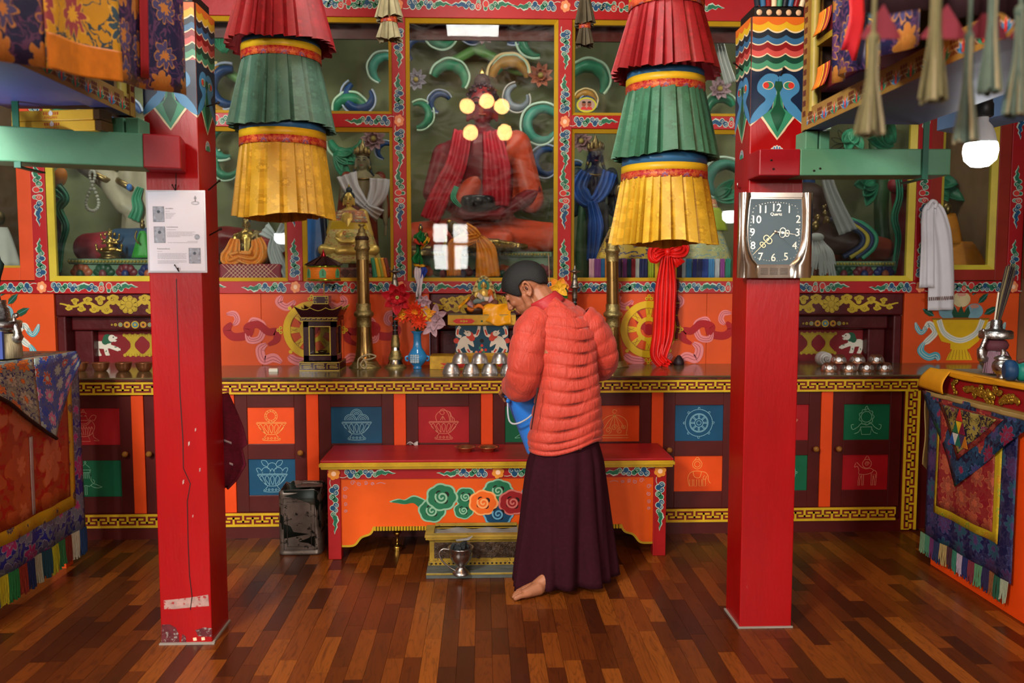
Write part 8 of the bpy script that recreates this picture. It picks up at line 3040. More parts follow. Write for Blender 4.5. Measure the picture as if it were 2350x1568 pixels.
cloth_strip(t, 'tail', [(1528, 585, YRB_ - .03), (1522, 640, YRB_ - .02), (1518, 700, YRB_ - .02), (1514, 770, YRB_ - .02), (1508, 815, YRB_ - .03), (1522, 836, YRB_ - .07)], [(0, .04), (.3, .09), (.7, .085), (.9, .075), (1, .07)], RST, .016)
cloth_strip(t, 'tail', [(1536, 585, YRB_ - .03), (1540, 640, YRB_ - .01), (1538, 700, YRB_ - .01), (1534, 770, YRB_ - .01), (1520, 822, YRB_ - .03), (1536, 838, YRB_ - .08)], [(0, .04), (.3, .075), (.7, .07), (.9, .06), (1, .05)], RST, .014)
cloth_strip(t, 'upper_tail', [(1532, 520, YRB_), (1531, 576, YRB_ - .01)], [(0, .03), (1, .03)], RST, .004)
t = thing('bead_strap', 'dark red bead strap hanging right of the red ribbon', 'strap', P(1554, 782, 5.08))
q = MB()
for k in range(46):
 q.ell(P(1554 + 2 * sin(k * .4), 640 + 3.1 * k, 5.09), (.012, .008, .005), (M('bead_dark_red', '#5a1014', .35), M('bead_gold', '#9a7a2c', .35, metal=.6))[1 if k % 9 == 0 else 0], nu=8, nv=6)
q.build('beads', t)['kind'] = 'stuff'
q = MB()
q.lathe([(.03, 0), (.034, .01), (.03, .03), (.016, .05), (.008, .06)], (P(1558, 838, 5.06).x, 5.06, ZC), M('weight_dark', '#241014', .5), 16)
tag(q.build('dark_weight', None, org=(P(1558, 838, 5.06).x, 5.06, ZC)), 'small dark cone on the counter under the bead strap', 'weight')
# white offering scarf on the frame at right
WKH = M('white_khata', '#e2e0e4', .55, var=.06)
KY = YW - .03
t = thing('white_offering_scarf', 'white offering scarf with brown fringe line hanging from the window frame', 'scarf', P(2148, 710, KY))
cloth_strip(t, 'long_tail', [(2140, 466, KY), (2152, 500, KY - .01), (2160, 560, KY - .01), (2162, 640, KY - .01), (2160, 712, KY)], [(0, .05), (.15, .11), (.4, .15), (.8, .165), (1, .165)], WKH, .010, nf=2)
cloth_strip(t, 'short_tail', [(2138, 466, KY - .015), (2132, 500, KY - .025), (2131, 570, KY - .025), (2128, 660, KY - .02)], [(0, .04), (.2, .09), (.6, .085), (1, .095)], WKH, .010, nf=2)
q = MB()
q.tube(crom([P(2128, 480, KY - .02), P(2138, 462, KY - .03), P(2148, 466, KY - .02), P(2144, 478, KY - .02)], 5), .012, WKH, 8)
q.build('knot', t)
q = MB()
pl = Pl((0, KY - .016, 0))
for k in range(14):
 a, c = P(2124 + k * 4.4, 682 - .2 * k, KY), P(2125 + k * 4.4, 690 - .2 * k, KY)
 q.stroke([(a.x, a.z), (c.x, c.z)], .008 * (.5 + .5 * abs(sin(k * 2.3))), pl, .006, M('khata_print_brown', '#6a4238', .7))
q.build('print_line', t)
q = MB()
q.lathe([(.008, 0), (.008, .02), (.014, .024), (.010, .034)], P(2144, 468, KY + .02), M('frame_knob', '#7a5a34', .4), 12, RX(pi / 2))
q.build('peg', t)
# ================================================================ side tables with brocade frontals
def wave_y(y, z, amp=.005):
 return amp * (sin(y * 23 + z * 2) + .5 * sin(y * 41 + 1)) * (1.15 - z)
def frontal(par, X, s, y0, y1, z0, z1, m, nm, lift, uvs=None, amp=.005, zfn=None):
 lift += .008
 """rectangle of cloth on the plane x = X facing -s (s=-1: left table, faces +x)"""
 q = MB()
 def fn(u, v):
  y = y0 + (y1 - y0) * u
  zz = z0 + (z1 - z0) * v
  if zfn and v == 0:
   zz += zfn(u)
  return Vector((X - s * (lift + wave_y(y, zz, amp)), y, zz))
 q.grid(fn, max(6, int((y1 - y0) * 50)), 12, m, uvs=uvs or ((y1 - y0), (z1 - z0)))
 return q.build(nm, par, solid=.003)
def fringe_row(par, X, s, y0, y1, z0, z1, cols, w_, lift=.014, seed=1):
 rr = random.Random(seed)
 y = y0
 k = 0
 while y < y1:
  m = M('fringe_thread_' + cols[k % len(cols)], cols[k % len(cols)], .8, var=.35, scale=70, stretch=(8, 8, .5))
  q = MB()
  n = 9
  for j in range(n):
   yy = y + w_ * (j + .5) / n
   zb = z0 + .022 * rr.random()
   off = lift + wave_y(yy, z1)
   q.tube([Vector((X - s * off, yy, z1)), Vector((X - s * (off + .004 * rr.random()), yy + .006 * (rr.random() - .5), (z0 + z1) / 2)), Vector((X - s * (off + .01 * rr.random() - .002), yy + .012 * (rr.random() - .5), zb))], w_ / n * .62, m, 5)
  q.build('fringe', par)
  y += w_
  k += 1
RDC = brocade('frontal_red', '#a0140a', ['#ac4218', '#b04e24', '#bc6640'], '#b4541e', 4.2, 6, size=.46, vine=.10)
YDC = brocade('frontal_yellow', '#d0a81c', ['#dcb830', '#c08420', '#2c3a6a'], '#c9a83c', 9, 12, rand=.9, size=.22, vine=.05)
BDC = brocade('frontal_blue', '#10268a', ['#66748c', '#545474', '#a02c74'], '#8a94a8', 6.5, 7, size=.40, vine=.07)
TDC = brocade('table_cover_blue', '#1a4cb4', ['#5266a0', '#c04a2a', '#c86c98', '#a0b0a4'], '#a8b4bc', 11, 9, size=.36, vine=.09)
TDL = brocade('table_cover_cream', '#142e70', ['#9aa08c', '#b4b098', '#d8701c'], '#3a4a70', 9, 8, size=.46, vine=.10)
# ---- left table
LTX = -2.03
t = thing('offering_table', 'left offering table hidden under layered brocade cloths', 'table', (-2.4, 3.6, 0))
q = MB()
q.box(-2.8, LTX - .012, 2.9, 4.14, .98, 1.055, ORA)
q.build('top', t)
for x in (-2.78, LTX - .09):
 for y in (2.92, 4.05):
  q = MB()
  q.box(x, x + .07, y, y + .07, 0, .98, ORA)
  q.build('leg', t)
t = thing('brocade_frontal', 'red brocade frontal with yellow and blue borders on the left table', 'frontal', (LTX, 3.6, .06))
frontal(t, LTX, -1, 2.9, 4.19, .165, 1.05, BDC, 'blue_border', .002)
frontal(t, LTX, -1, 2.9, 4.095, .30, 1.05, YDC, 'yellow_border', .007)
frontal(t, LTX, -1, 2.9, 4.045, .362, 1.05, RDC, 'red_field', .011)
frontal(t, LTX, -1, 3.695, 3.72, .37, .72, M('white_satin_strip', '#a89490', .4, var=.3), 'white_strip', .016)
fringe_row(t, LTX, -1, 3.30, 4.18, .035, .17, ['#a8a894', '#1c3a66', '#a8a01c', '#1c6a34', '#7a2414', '#14204a', '#8a8a74', '#123844', '#9a9a1c', '#2c6a3c', '#6a2416'], .068, seed=3)
# folded far end of the frontal
q = MB()
q.grid(lambda u, v: Vector((LTX - .01 - .10 * u, 4.19 + .02 * sin(u * 9 + v * 3), .17 + .86 * v)), 8, 10, BDC, uvs=(.12, .9))
q.build('end_fold', t, solid=.003)
# top cloth with hanging corners
t = thing('table_cover', 'blue flowered cover with pointed corner laid on the left table', 'table cloth', (LTX, 3.8, .68))
q = MB()
q.grid(lambda u, v: Vector((LTX + .016 - .75 * u, 3.0 + 1.16 * v, 1.060 + .002 * sin(v * 20))), 10, 12, TDL, uvs=(.75, 1.16))
q.build('top', t, solid=.003)
q = MB()
# hanging flap: triangle-like, apex low at y=3.87
flap = [(3.0, 1.045), (3.30, 1.0), (3.52, .90), (3.70, .79), (3.80, .725), (3.873, .682), (3.89, .73), (3.97, .82), (4.05, .905), (4.13, .98), (4.165, 1.02), (4.155, 1.062)]
def flapz(y):
 return interp(flap, y)
def ff(y0, y1):
 return lambda u, v: Vector((LTX + .022 + .022 * (1 - v) + .006 * sin((y0 + (y1 - y0) * u) * 15), y0 + (y1 - y0) * u, flapz(y0 + (y1 - y0) * u) + (1.064 - flapz(y0 + (y1 - y0) * u)) * v))
q.grid(ff(3.0, 3.76), 30, 8, TDL, uvs=(.76, .36))
q.build('cream_flap', t, solid=.003)
q = MB()
q.grid(ff(3.755, 4.155), 24, 8, TDC, uvs=(.4, .36))
q.build('blue_flap', t, solid=.003)
q = MB()
q.tube([ff(3.0, 3.87)(k / 24, 0) + Vector((.002, 0, -.004)) for k in range(25)], .008, M('brown_piping', '#2a140c', .7), 6)
q.build('piping', t)
# silver ewer with bird spout on it
ep = Vector((P(2, 800, 3.75).x, 3.75, 1.066))
t = thing('silver_ewer', 'silver ewer with a bird headed spout dressed in cloth on the left table', 'ewer', ep)
SVE = M('ewer_silver', '#a4a29e', .28, metal=1, var=.3, scale=40, bump=.3, bscale=60)
q = MB()
q.lathe([(.05, 0), (.055, .01), (.07, .04), (.075, .08), (.06, .115), (.045, .125), (.06, .128), (.085, .135), (.088, .165), (.06, .172), (.045, .18), (.04, .22), (.03, .23), (.03, .26)], ep, SVE, 28)
q.build('body', t)
q = MB()
q.tube(crom([ep + Vector((.06, -.01, .085)), ep + Vector((.085, -.015, .10)), ep + Vector((.075, -.015, .15)), ep + Vector((.072, -.015, .185)), ep + Vector((.082, -.02, .195)), ep + Vector((.094, -.022, .188))], 5), [.024] * 6 + [.018] * 5 + [.009] * 10 + [.011] * 4 + [.004], SVE, 10)
q.build('spout', t)
cone_ = MB()
cone_.lathe([(.084, .005), (.082, .05), (.074, .11)], ep, M('ewer_cloth_cream', '#a89a78', .6, var=.4, scale=30, stretch=(8, 8, .5)), 28)
cone_.build('cloth_skirt', t, solid=.003)
q = MB()
q.box(ep.x + .03, ep.x + .055, ep.y - .084, ep.y - .07, 1.07, 1.19, M('blue_thread', '#3a4a8a', .7))
q.build('blue_tassel', t)
q = MB()
q.tube(crom([ep + Vector((0, 0, .24)), ep + Vector((-.01, 0, .34)), ep + Vector((.01, 0, .42)), ep + Vector((.0, 0, .48))], 4), [.012] * 4 + [.02] * 5 + [.008] * 4, M('peacock_dark', '#142420', .5), 8)
q.build('feathers', t)
# ---- right table
RTX = 2.215
t = thing('carved_table', 'right orange table with a gilt carved band along its top', 'table', (2.6, 3.5, 0))
q = MB()
q.box(RTX + .01, 2.95, 2.8, 3.955, 0, .855, ORS)
q.build('body', t, bevel=.003)
q = MB()
q.box(RTX + .012, 2.95, 2.8, 3.945, .872, .965, M('carved_band_red', '#8a1218', .4))
q.box(RTX + .0, 2.95, 2.8, 3.97, .965, .978, M('table_top_worn', '#7d7262', .6, var=.2))
q.build('carved_band', t)
GCV = M('gilt_carving', '#b08a2c', .3, metal=.75, var=.25, scale=30)
q = MB()
rr = random.Random(6)
pl = Pl((RTX + .012, 3.52, .914), (0, -1, 0))
for k in range(46):
 u = -.19 + .38 * (k + .5) / 46
 hh = .036 * (1 - (abs(u) / .2) ** 1.6)
 v = (rr.random() * 2 - 1) * hh
 r_ = .011 + .006 * rr.random()
 q.tube([pl(a, b_, .008) for a, b_ in spiral(u, v, r_, r_ * .35, 1.2, rr.random() * 6, 10)], .005, GCV, 6)
q.ell(pl(0, 0, .01), (.014, .018, .018), GCV)
q.build('gilt_carving', t)
for s in (-1, 1):
 q = MB()
 for k in range(14):
  v = -.036 + .072 * rr.random()
  u = s * (.305 - (abs(v)) * .9 - .02 * rr.random())
  q.tube([pl(a, b_, .008) for a, b_ in spiral(u, v, .009, .003, 1.1, rr.random() * 6, 8)], .004, GCV, 6)
 q.build('gilt_carving', t)
q = MB()
q.box(RTX - .004, 2.95, 2.8, 3.985, .855, .872, M('table_ledge', '#8f7038', .5, var=.2))
q.build('ledge', t)
t = thing('brocade_frontal', 'blue brocade frontal with yellow framed red field on the right table', 'frontal', (RTX, 3.6, .06))
BD2 = brocade('frontal_navy', '#0a1440', ['#2c2c54', '#1c4a5a', '#442a54'], '#3c4a74', 8, 9, size=.40, vine=.07)
RD2 = brocade('frontal_crimson', '#7c1220', ['#8f2a2a', '#8a4030', '#a04a34'], '#b0603a', 9, 8, size=.44, vine=.10)
YD2 = brocade('frontal_lemon', '#b89c18', ['#c9ac20', '#8a9a28', '#c08a1c'], '#d0b83c', 14, 7, size=.3, vine=.06)
frontal(t, RTX, 1, 3.30, 3.985, .145, .86, BD2, 'blue_border', .001)
frontal(t, RTX, 1, 3.395, 3.895, .285, .86, YD2, 'yellow_border', .006)
frontal(t, RTX, 1, 3.44, 3.862, .325, .86, RD2, 'red_field', .010)
fringe_row(t, RTX, 1, 3.31, 3.97, .045, .15, ['#8a927a', '#1c4a34', '#7a4a28', '#231c40', '#4a7a54', '#6a2430', '#1c2050', '#9a8a98', '#2c6a54', '#3c1c24', '#8f7a4a', '#1c2444', '#5a2450', '#3a6a50', '#5c7a5a'], .047, seed=5)
t = thing('triangular_cover', 'patchwork triangular brocade cover hanging over the right frontal', 'table cloth', (RTX, 3.69, .47))
NV2 = brocade('cover_navy', '#08122e', ['#123c5a', '#3a3a6a', '#125a3c', '#7a1c38'], '#2c5a78', 9, 9, size=.42, vine=.09)
A_, B_, Cc = Vector((4.03, .864)), Vector((3.17, .864)), Vector((3.69, .462))
plR = Pl((RTX - .034, 0, 0), (0, -1, 0))
def tri(nm, k, m, w_, uv=1.0):
 g = (A_ + B_ + Cc) / 3
 g = Vector((3.66, .78))
 pts = [g + (p_ - g) * k for p_ in (A_, B_, Cc)]
 for p_ in pts:
  p_.y = min(p_.y, .864)
 q = MB()
 n = 16
 v, f, uvv = [], [], []
 for i in range(n + 1):
  for j in range(n + 1 - i):
   p_ = pts[2] + (pts[0] - pts[2]) * (i / n) + (pts[1] - pts[2]) * (j / n)
   v.append(Vector((RTX - .02 - w_ - .006 * sin(p_.x * 21) - .012 * (1 - (p_.y - .46) / .4), p_.x, p_.y)))
   uvv.append((p_.x, p_.y))
 idx = lambda i, j: sum(n + 1 - a for a in range(i)) + j
 for i in range(n):
  for j in range(n - i):
   f.append((idx(i, j), idx(i, j + 1), idx(i + 1, j)))
   if j < n - i - 1:
    f.append((idx(i, j + 1), idx(i + 1, j + 1), idx(i + 1, j)))
 q.add(v, f, m, True, uvv)
 q.build(nm, t, solid=.003)
 return pts
tri('navy_ground', 1.0, NV2, 0)
tri('red_band', .60, brocade('cover_redband', '#5a1418', ['#7a2420', '#6a3020', '#8a3c30'], '#7a4a3a', 14, 6, vine=.06), .004)
pin = tri('dark_field', .50, brocade('cover_darkfield', '#1c1c28', ['#8a7a34', '#6a2c4c', '#3a3a50'], '#9a8a4a', 12, 8, vine=.05), .008)
pc_ = ['#b0241c', '#0f5a3a', '#c4a01c', '#6a1430', '#1c4a8a', '#b8b4a8', '#12604a', '#3a2c4a', '#a8641c']
k = 0
for row in range(3):
 for j in range(2 * row + 1):
  s_ = .05
  cy_, cz_ = 3.665 + (row - j) * s_ * .5, .80 - row * .058
  upt = j % 2 == 0
  q = MB()
  pts = [(-(cy_ - s_ * .46), cz_ - .027 if upt else cz_ + .027), (-(cy_ + s_ * .46), cz_ - .027 if upt else cz_ + .027), (-cy_, cz_ + .027 if upt else cz_ - .027)]
  q.prism(pts if not upt else [pts[1], pts[0], pts[2]], Pl((RTX - .042, 0, 0), (0, -1, 0)), 0, .004, M('patch_%d' % k, pc_[k], .5, var=.25, scale=40))
  q.build('patch', t)
  k += 1
t = thing('saffron_cloth', 'saffron cloth laid over the top edge of the right table', 'table cloth', (RTX, 3.6, .98))
SAF = M('saffron_cotton', '#d08c12', .5, var=.14, scale=9)
q = MB()
q.grid(lambda u, v: Vector((RTX - .012 - .006 * sin(u * 17), 2.9 + 1.0 * u, .986 - .024 * (1 - v) - .006 * sin(u * 9 + 1) * (1 - v))), 40, 4, SAF)
q.grid(lambda u, v: Vector((RTX - .012 + .06 * v, 2.9 + 1.0 * u, .985)), 40, 2, SAF)
q.build('edge_strip', t, solid=.003)
q = MB()
q.grid(lambda u, v: Vector((RTX - .014 - .02 * sin(v * 3) - .03 * (1 - u) * v, 3.80 + (.18 + .10 * v) * u, .985 - .108 * v + .012 * sin(u * 3) * v * 0)), 12, 8, SAF)
q.build('corner_fall', t, solid=.003)
t = thing('cream_cloth', 'cream cloth edge hanging at the far end of the right table', 'table cloth', (RTX, 3.98, .5))
CRC = M('cream_cotton', '#9a7f4a', .65, var=.14, scale=9)
q = MB()
q.grid(lambda u, v: Vector((RTX - .026 + .004 * sin(u * 40), 2.9 + 1.1 * u, .868 - .020 * (1 - v))), 40, 3, CRC)
q.build('edge_strip', t, solid=.003)
q = MB()
q.grid(lambda u, v: Vector((RTX - .02 + .05 * u, 4.0 + .045 * u + .008 * sin(v * 8), .855 - .36 * v - .04 * u * v)), 6, 12, CRC)
q.build('end_fall', t, solid=.003)
# things on the right table
ZT2 = .988
def T2(px, Y):
 p = P(px, 850, Y)
 return Vector((p.x, Y, ZT2))
bp_ = T2(2282, 3.72)
t = thing('silver_ewer', 'silver ewer with tall feather brush and maroon cloth on the right table', 'ewer', bp_)
q = MB()
q.lathe([(.03, 0), (.045, .012), (.062, .04), (.066, .07), (.05, .10), (.035, .108)], bp_, SVE, 26)
q.build('body', t)
q = MB()
q.lathe([(.036, .10), (.05, .112), (.055, .13), (.045, .15), (.03, .155)], bp_, M('ewer_cloth_maroon', '#5a2c34', .7, var=.3), 22)
q.build('cloth_collar', t)
q = MB()
q.lathe([(.03, .155), (.068, .158), (.072, .165), (.070, .19), (.062, .196), (.04, .198), (.026, .205), (.024, .24), (.018, .245)], bp_, SVE, 28)
q.build('neck_plate', t)
q = MB()
q.tube(crom([bp_ + Vector((-.05, -.02, .06)), bp_ + Vector((-.08, -.03, .07)), bp_ + Vector((-.085, -.03, .11)), bp_ + Vector((-.068, -.03, .16)), bp_ + Vector((-.072, -.03, .19)), bp_ + Vector((-.086, -.03, .196))], 5), [.02] * 6 + [.017] * 5 + [.010] * 14 + [.005], SVE, 10)
q.build('spout', t)
q = MB()
rr = random.Random(12)
for k in range(60):
 o = Vector((.012 * (rr.random() - .5), .012 * (rr.random() - .5), 0))
 q.tube([bp_ + Vector((.005, 0, .23)) + o, bp_ + Vector((.03, .0, .36)) + o * 2.6, bp_ + Vector((.058, 0, .50)) + o * 3.2 + Vector((0, 0, -.03 * rr.random()))], [.003, .0035, .002], (M('feather_dark', '#2a1e1c', .7), M('feather_straw', '#6a5c3a', .7))[1 if k % 3 == 0 else 0], 4)
q.build('feather_brush', t)['kind'] = 'stuff'
q = MB()
q.tube([bp_ + Vector((-.01, 0, .23)), bp_ + Vector((.004, 0, .37))], .004, M('stick_pale', '#c9bca4', .6), 6)
q.build('stick', t)
q = MB()
rr = random.Random(13)
for k in range(30):
 a = 3.6 + 1.6 * rr.random()
 q.tube(crom([bp_ + Vector((.05 * cos(a), .05 * sin(a), .10)), bp_ + Vector((.075 * cos(a), .075 * sin(a), .05)), bp_ + Vector((.085 * cos(a) + .01 * (rr.random() - .5), .085 * sin(a), .004))], 3), .0035, M('tassel_mauve', '#7a5a64', .8, var=.3), 5)
q.build('thread_skirt', t)['kind'] = 'stuff'
pp_ = T2(2300, 3.50)
t = thing('lidded_pot', 'small silver lidded pot between ewer and hand drum', 'pot', pp_)
q = MB()
q.lathe([(.022, 0), (.024, .006), (.018, .012), (.035, .03), (.042, .05), (.038, .07), (.026, .08), (.032, .084)], pp_, SVE, 26)
q.build('body', t)
q = MB()
q.lathe([(.034, .084), (.034, .09), (.022, .098), (.008, .102), (.011, .11), (.006, .124), (.001, .13)], pp_, SVE, 24)
q.build('lid', t)
dp_ = T2(2340, 3.40) + Vector((0, 0, .045))
t = thing('hand_drum', 'small double hand drum in blue and turquoise cloth on the right table', 'drum', dp_ - Vector((0, 0, .045)))
Rd = Matrix.Rotation(radians(90), 3, 'Y') @ Matrix.Rotation(.3, 3, 'X')
for nm, x0_, m in (('blue_head', -.035, M('drum_blue_cloth', '#143a5e', .5, var=.3)), ('turquoise_head', .012, M('drum_turquoise', '#147a6a', .45, var=.2))):
 q = MB()
 q.lathe([(.03, x0_ - .025), (.043, x0_ - .015), (.045, x0_), (.043, x0_ + .015), (.03, x0_ + .025)], dp_, m, 24, Rd)
 q.build(nm, t)
q = MB()
q.tube(crom([dp_ + Vector((-.03, -.03, .04)), dp_ + Vector((.02, -.045, .048)), dp_ + Vector((.05, -.04, .0)), dp_ + Vector((.045, -.035, -.035))], 5), .008, M('drum_strap', '#5a2a1c', .6), 8)
q.tube(crom([dp_ + Vector((-.0, -.05, -.03)), dp_ + Vector((.02, -.055, -.015)), dp_ + Vector((.035, -.05, -.03)), dp_ + Vector((.02, -.05, -.043))], 4), .003, SVE, 6)
q.build('strap', t)
# towel hanging on the back of the notice post
t = thing('maroon_towel', 'maroon terry towel with white stripes hanging behind the notice post', 'towel', (LX1 - .02, LY0 + .25, P(520, 1120, 3.45).z))
TOW = M('terry_maroon', '#5e0f26', .9, var=.25, scale=60, bump=.6, bscale=200)
tz1, tz0 = P(520, 900, 3.44).z, P(520, 1118, 3.44).z
q = MB()
edge = [(0, .005), (.35, .062), (.55, .078), (.56, .055), (.75, .072), (.9, .04), (1, .0)]
q.grid(lambda u, v: Vector((LX1 - .05 + (.055 + interp(edge, v)) * u, LY0 + .235 + .02 * sin(u * 7 + v * 3), tz1 + (tz0 - tz1) * v)), 10, 24, TOW)
q.build('cloth', t, solid=.006)
for v0 in (.47, .70):
 q = MB()
 q.grid(lambda u, v: Vector((LX1 + .0 + .03 * u, LY0 + .228 + .02 * sin(4 + v0 * 3), tz1 + (tz0 - tz1) * (v0 + .022 * v + .03 * u))), 3, 2, M('towel_white', '#a89aa0', .9))
 q.build('stripe', t, solid=.003)
# ================================================================ the man
JK = NT('down_jacket_coral')
_co = JK.coords('Object', (1, 1, 1))
_n = JK.noise(_co, 7, 4)
JK.l(JK.mix(_n, lin('#a83224'), lin('#c24634')), JK.b.inputs['Base Color'])
JK.b.inputs['Roughness'].default_value = .55
JK.b.inputs['Specular IOR Level'].default_value = .3
JK.b.inputs['Sheen Weight'].default_value = .1
_w = JK.noise(JK.coords('Object', (16, 16, 5), (0, .35, 0)), 1.6, 4, .6, 1.2)
JK.bump(_w, .7, .014)
JK = JK.m
JKI = M('jacket_lining_dark', '#2a0f10', .7)
SKT = NT('monk_robe_plum')
_n = SKT.noise(SKT.coords('Object'), 60, 3)
SKT.l(SKT.mix(_n, lin('#260c14'), lin('#38141e')), SKT.b.inputs['Base Color'])
SKT.b.inputs['Roughness'].default_value = .9
SKT.b.inputs['Specular IOR Level'].default_value = .08
SKT.bump(SKT.noise(SKT.coords('Object'), 350, 2), .2, .002)
SKT = SKT.m
SKN = M('skin_brown', '#9c6546', .48, var=.14, scale=14, spec=.4)
FTN = M('skin_foot', '#a07860', .55, var=.15, scale=18)
HBK = NT('hair_black')
_n = HBK.noise(HBK.coords('Object', (1, 1, 1)), 420, 3)
HBK.l(HBK.mix(_n, lin('#040606'), lin('#121a1a')), HBK.b.inputs['Base Color'])
HBK.b.inputs['Roughness'].default_value = .5
HBK.bump(_n, .8, .004)
HBK = HBK.m
YM = 3.76
def B(px, py, dy=0.0):
 return P(px, py, YM + dy)
man = thing('person', 'person in a coral down jacket and long plum robe bending over the altar', 'person', (B(1290, 1340).x, YM, 0))
# head: faces left and down, turned a little away from the camera
HC = B(1207, 664, .10)
# local axes: x forward (face), y to the man's left (camera side), z crown
fw = Vector((-.76, .22, -.62)).normalized()
lf = Vector((0, 0, 1)).cross(fw)
lf = Vector((-.30, -.93, .0)).normalized()
lf = (lf - fw * lf.dot(fw)).normalized()
up_ = fw.cross(lf).normalized()
HR = Matrix((fw, lf, up_)).transposed()
hs = 1.0
def HV(x, y, z):
 return HC + HR @ Vector((x * hs, y * hs, z * hs))
prims = [('e', HV(-.012, 0, .025), (.098, .077, .088), HR), ('e', HV(.045, 0, -.01), (.055, .062, .075), HR), ('e', HV(.052, 0, -.055), (.042, .050, .042), HR), ('e', HV(.066, 0, -.090), (.024, .028, .020), HR),
   ('c', HV(.02, -.045, -.07), HV(.062, -.012, -.095), .022, .018), ('c', HV(.02, .045, -.07), HV(.062, .012, -.095), .022, .018), ('c', HV(.01, -.056, -.03), HV(.02, -.045, -.07), .02, .02), ('c', HV(.01, .056, -.03), HV(.02, .045, -.07), .02, .02),
   ('e', HV(.072, .034, -.022), (.022, .024, .020), HR), ('e', HV(.072, -.034, -.022), (.022, .024, .020), HR),
   ('c', HV(.098, 0, .012), HV(.116, 0, -.024), .008, .011), ('e', HV(.108, .010, -.030), (.010, .009, .008), HR), ('e', HV(.108, -.010, -.030), (.010, .009, .008), HR), ('e', HV(.112, 0, -.027), (.012, .010, .010), HR),
   ('c', HV(.084, -.034, .018), HV(.090, 0, .022), .013, .012), ('c', HV(.084, .034, .018), HV(.090, 0, .022), .013, .012),
   ('c', HV(.088, -.016, -.058), HV(.092, .0, -.056), .009, .011), ('c', HV(.088, .016, -.058), HV(.092, .0, -.056), .009, .011), ('c', HV(.086, -.014, -.068), HV(.089, .0, -.069), .009, .010), ('c', HV(.086, .014, -.068), HV(.089, 0, -.069), .009, .010)]
for s in (-1, 1):   # ears
 ec = HV(-.02, s * .078, -.008)
 ring = [HV(-.022 - .016 * cos(a) - .006 * sin(a), s * (.080 + .006 * sin(a)), -.012 + .031 * sin(a)) for a in [2 * pi * j / 10 for j in range(10)]]
 for j in range(10):
  if j not in (4, 5):
   prims.append(('c', ring[j], ring[(j + 1) % 10], .0058, .0058))
 prims.append(('e', HV(-.017, s * .076, -.010), (.012, .006, .02), HR))
 prims.append(('e', HV(-.013, s * .079, -.042), (.008, .006, .010), HR))
neck = B(1262, 712, .06)
prims += [('c', HV(-.035, 0, -.05), neck, .058, .062)]
# torso, arms, legs inside the clothes keep the body one continuous figure
pel, chest = B(1300, 1015), B(1278, 790, .03)
prims += [('c', neck, chest, .06, .12), ('c', chest, pel, .12, .12)]
shL, shR = B(1222, 752, -.01), B(1352, 752, .05)
elL, wrL = B(1205, 868, -.02), B(1172, 886, .16)
elR, wrR = B(1392, 822, .06), B(1352, 858, .24)
for a, b_, c_ in ((shL, elL, wrL), (shR, elR, wrR)):
 prims += [('c', chest, a, .08, .055), ('c', a, b_, .05, .042), ('c', b_, c_, .04, .028)]
kL, kR = B(1268, 1180, -.04), B(1330, 1180, .03)
anL, anR = Vector((B(1266, 1340).x, 3.655, .075)), Vector((B(1334, 1320).x, 3.70, .085))
for k_, a in ((kL, anL), (kR, anR)):
 prims += [('c', pel, k_, .085, .055), ('c', k_, a, .052, .036)]
# bare feet
def foot(an, toe_dir, heel_up, side):
 d = Vector(toe_dir).normalized()
 sd = Vector((0, 0, 1)).cross(d)
 o = Vector((an.x, an.y, 0))
 out = [('c', an, o - d * .045 + Vector((0, 0, .032 + heel_up)), .038, .031), ('c', o - d * .045 + Vector((0, 0, .034 + heel_up)), o + d * .06 + Vector((0, 0, .034 + heel_up * .4)), .031, .032),
   ('c', an + d * .02, o + d * .08 + Vector((0, 0, .036 + heel_up * .3)), .034, .030), ('c', o + d * .08 + sd * .012 * side + Vector((0, 0, .03 + heel_up * .3)), o + d * .145 + sd * .022 * side + Vector((0, 0, .022)), .032, .022),
   ('c', o + d * .08 - sd * .018 * side + Vector((0, 0, .026 + heel_up * .3)), o + d * .13 - sd * .032 * side + Vector((0, 0, .018)), .028, .018)]
 for j, (ww, L_, r_) in enumerate(((.034, .207, .0125), (.011, .207, .0090), (-.008, .197, .0086), (-.026, .184, .0082), (-.043, .167, .0082))):
  out.append(('c', o + d * .13 + sd * ww * side + Vector((0, 0, .022)), o + d * (L_ - .03) + sd * ww * 1.1 * side + Vector((0, 0, .02)), r_ * 1.0, r_))
  out.append(('c', o + d * (L_ - .03) + sd * ww * 1.1 * side + Vector((0, 0, .02)), o + d * (L_ - .008) + sd * ww * 1.12 * side + Vector((0, 0, r_ + .001)), r_, r_ * .92))
 return out
prims_foot = foot(anL, (-.95, -.32, 0), .012, 1) + foot(anR, (-.9, .4, 0), .012, -1)
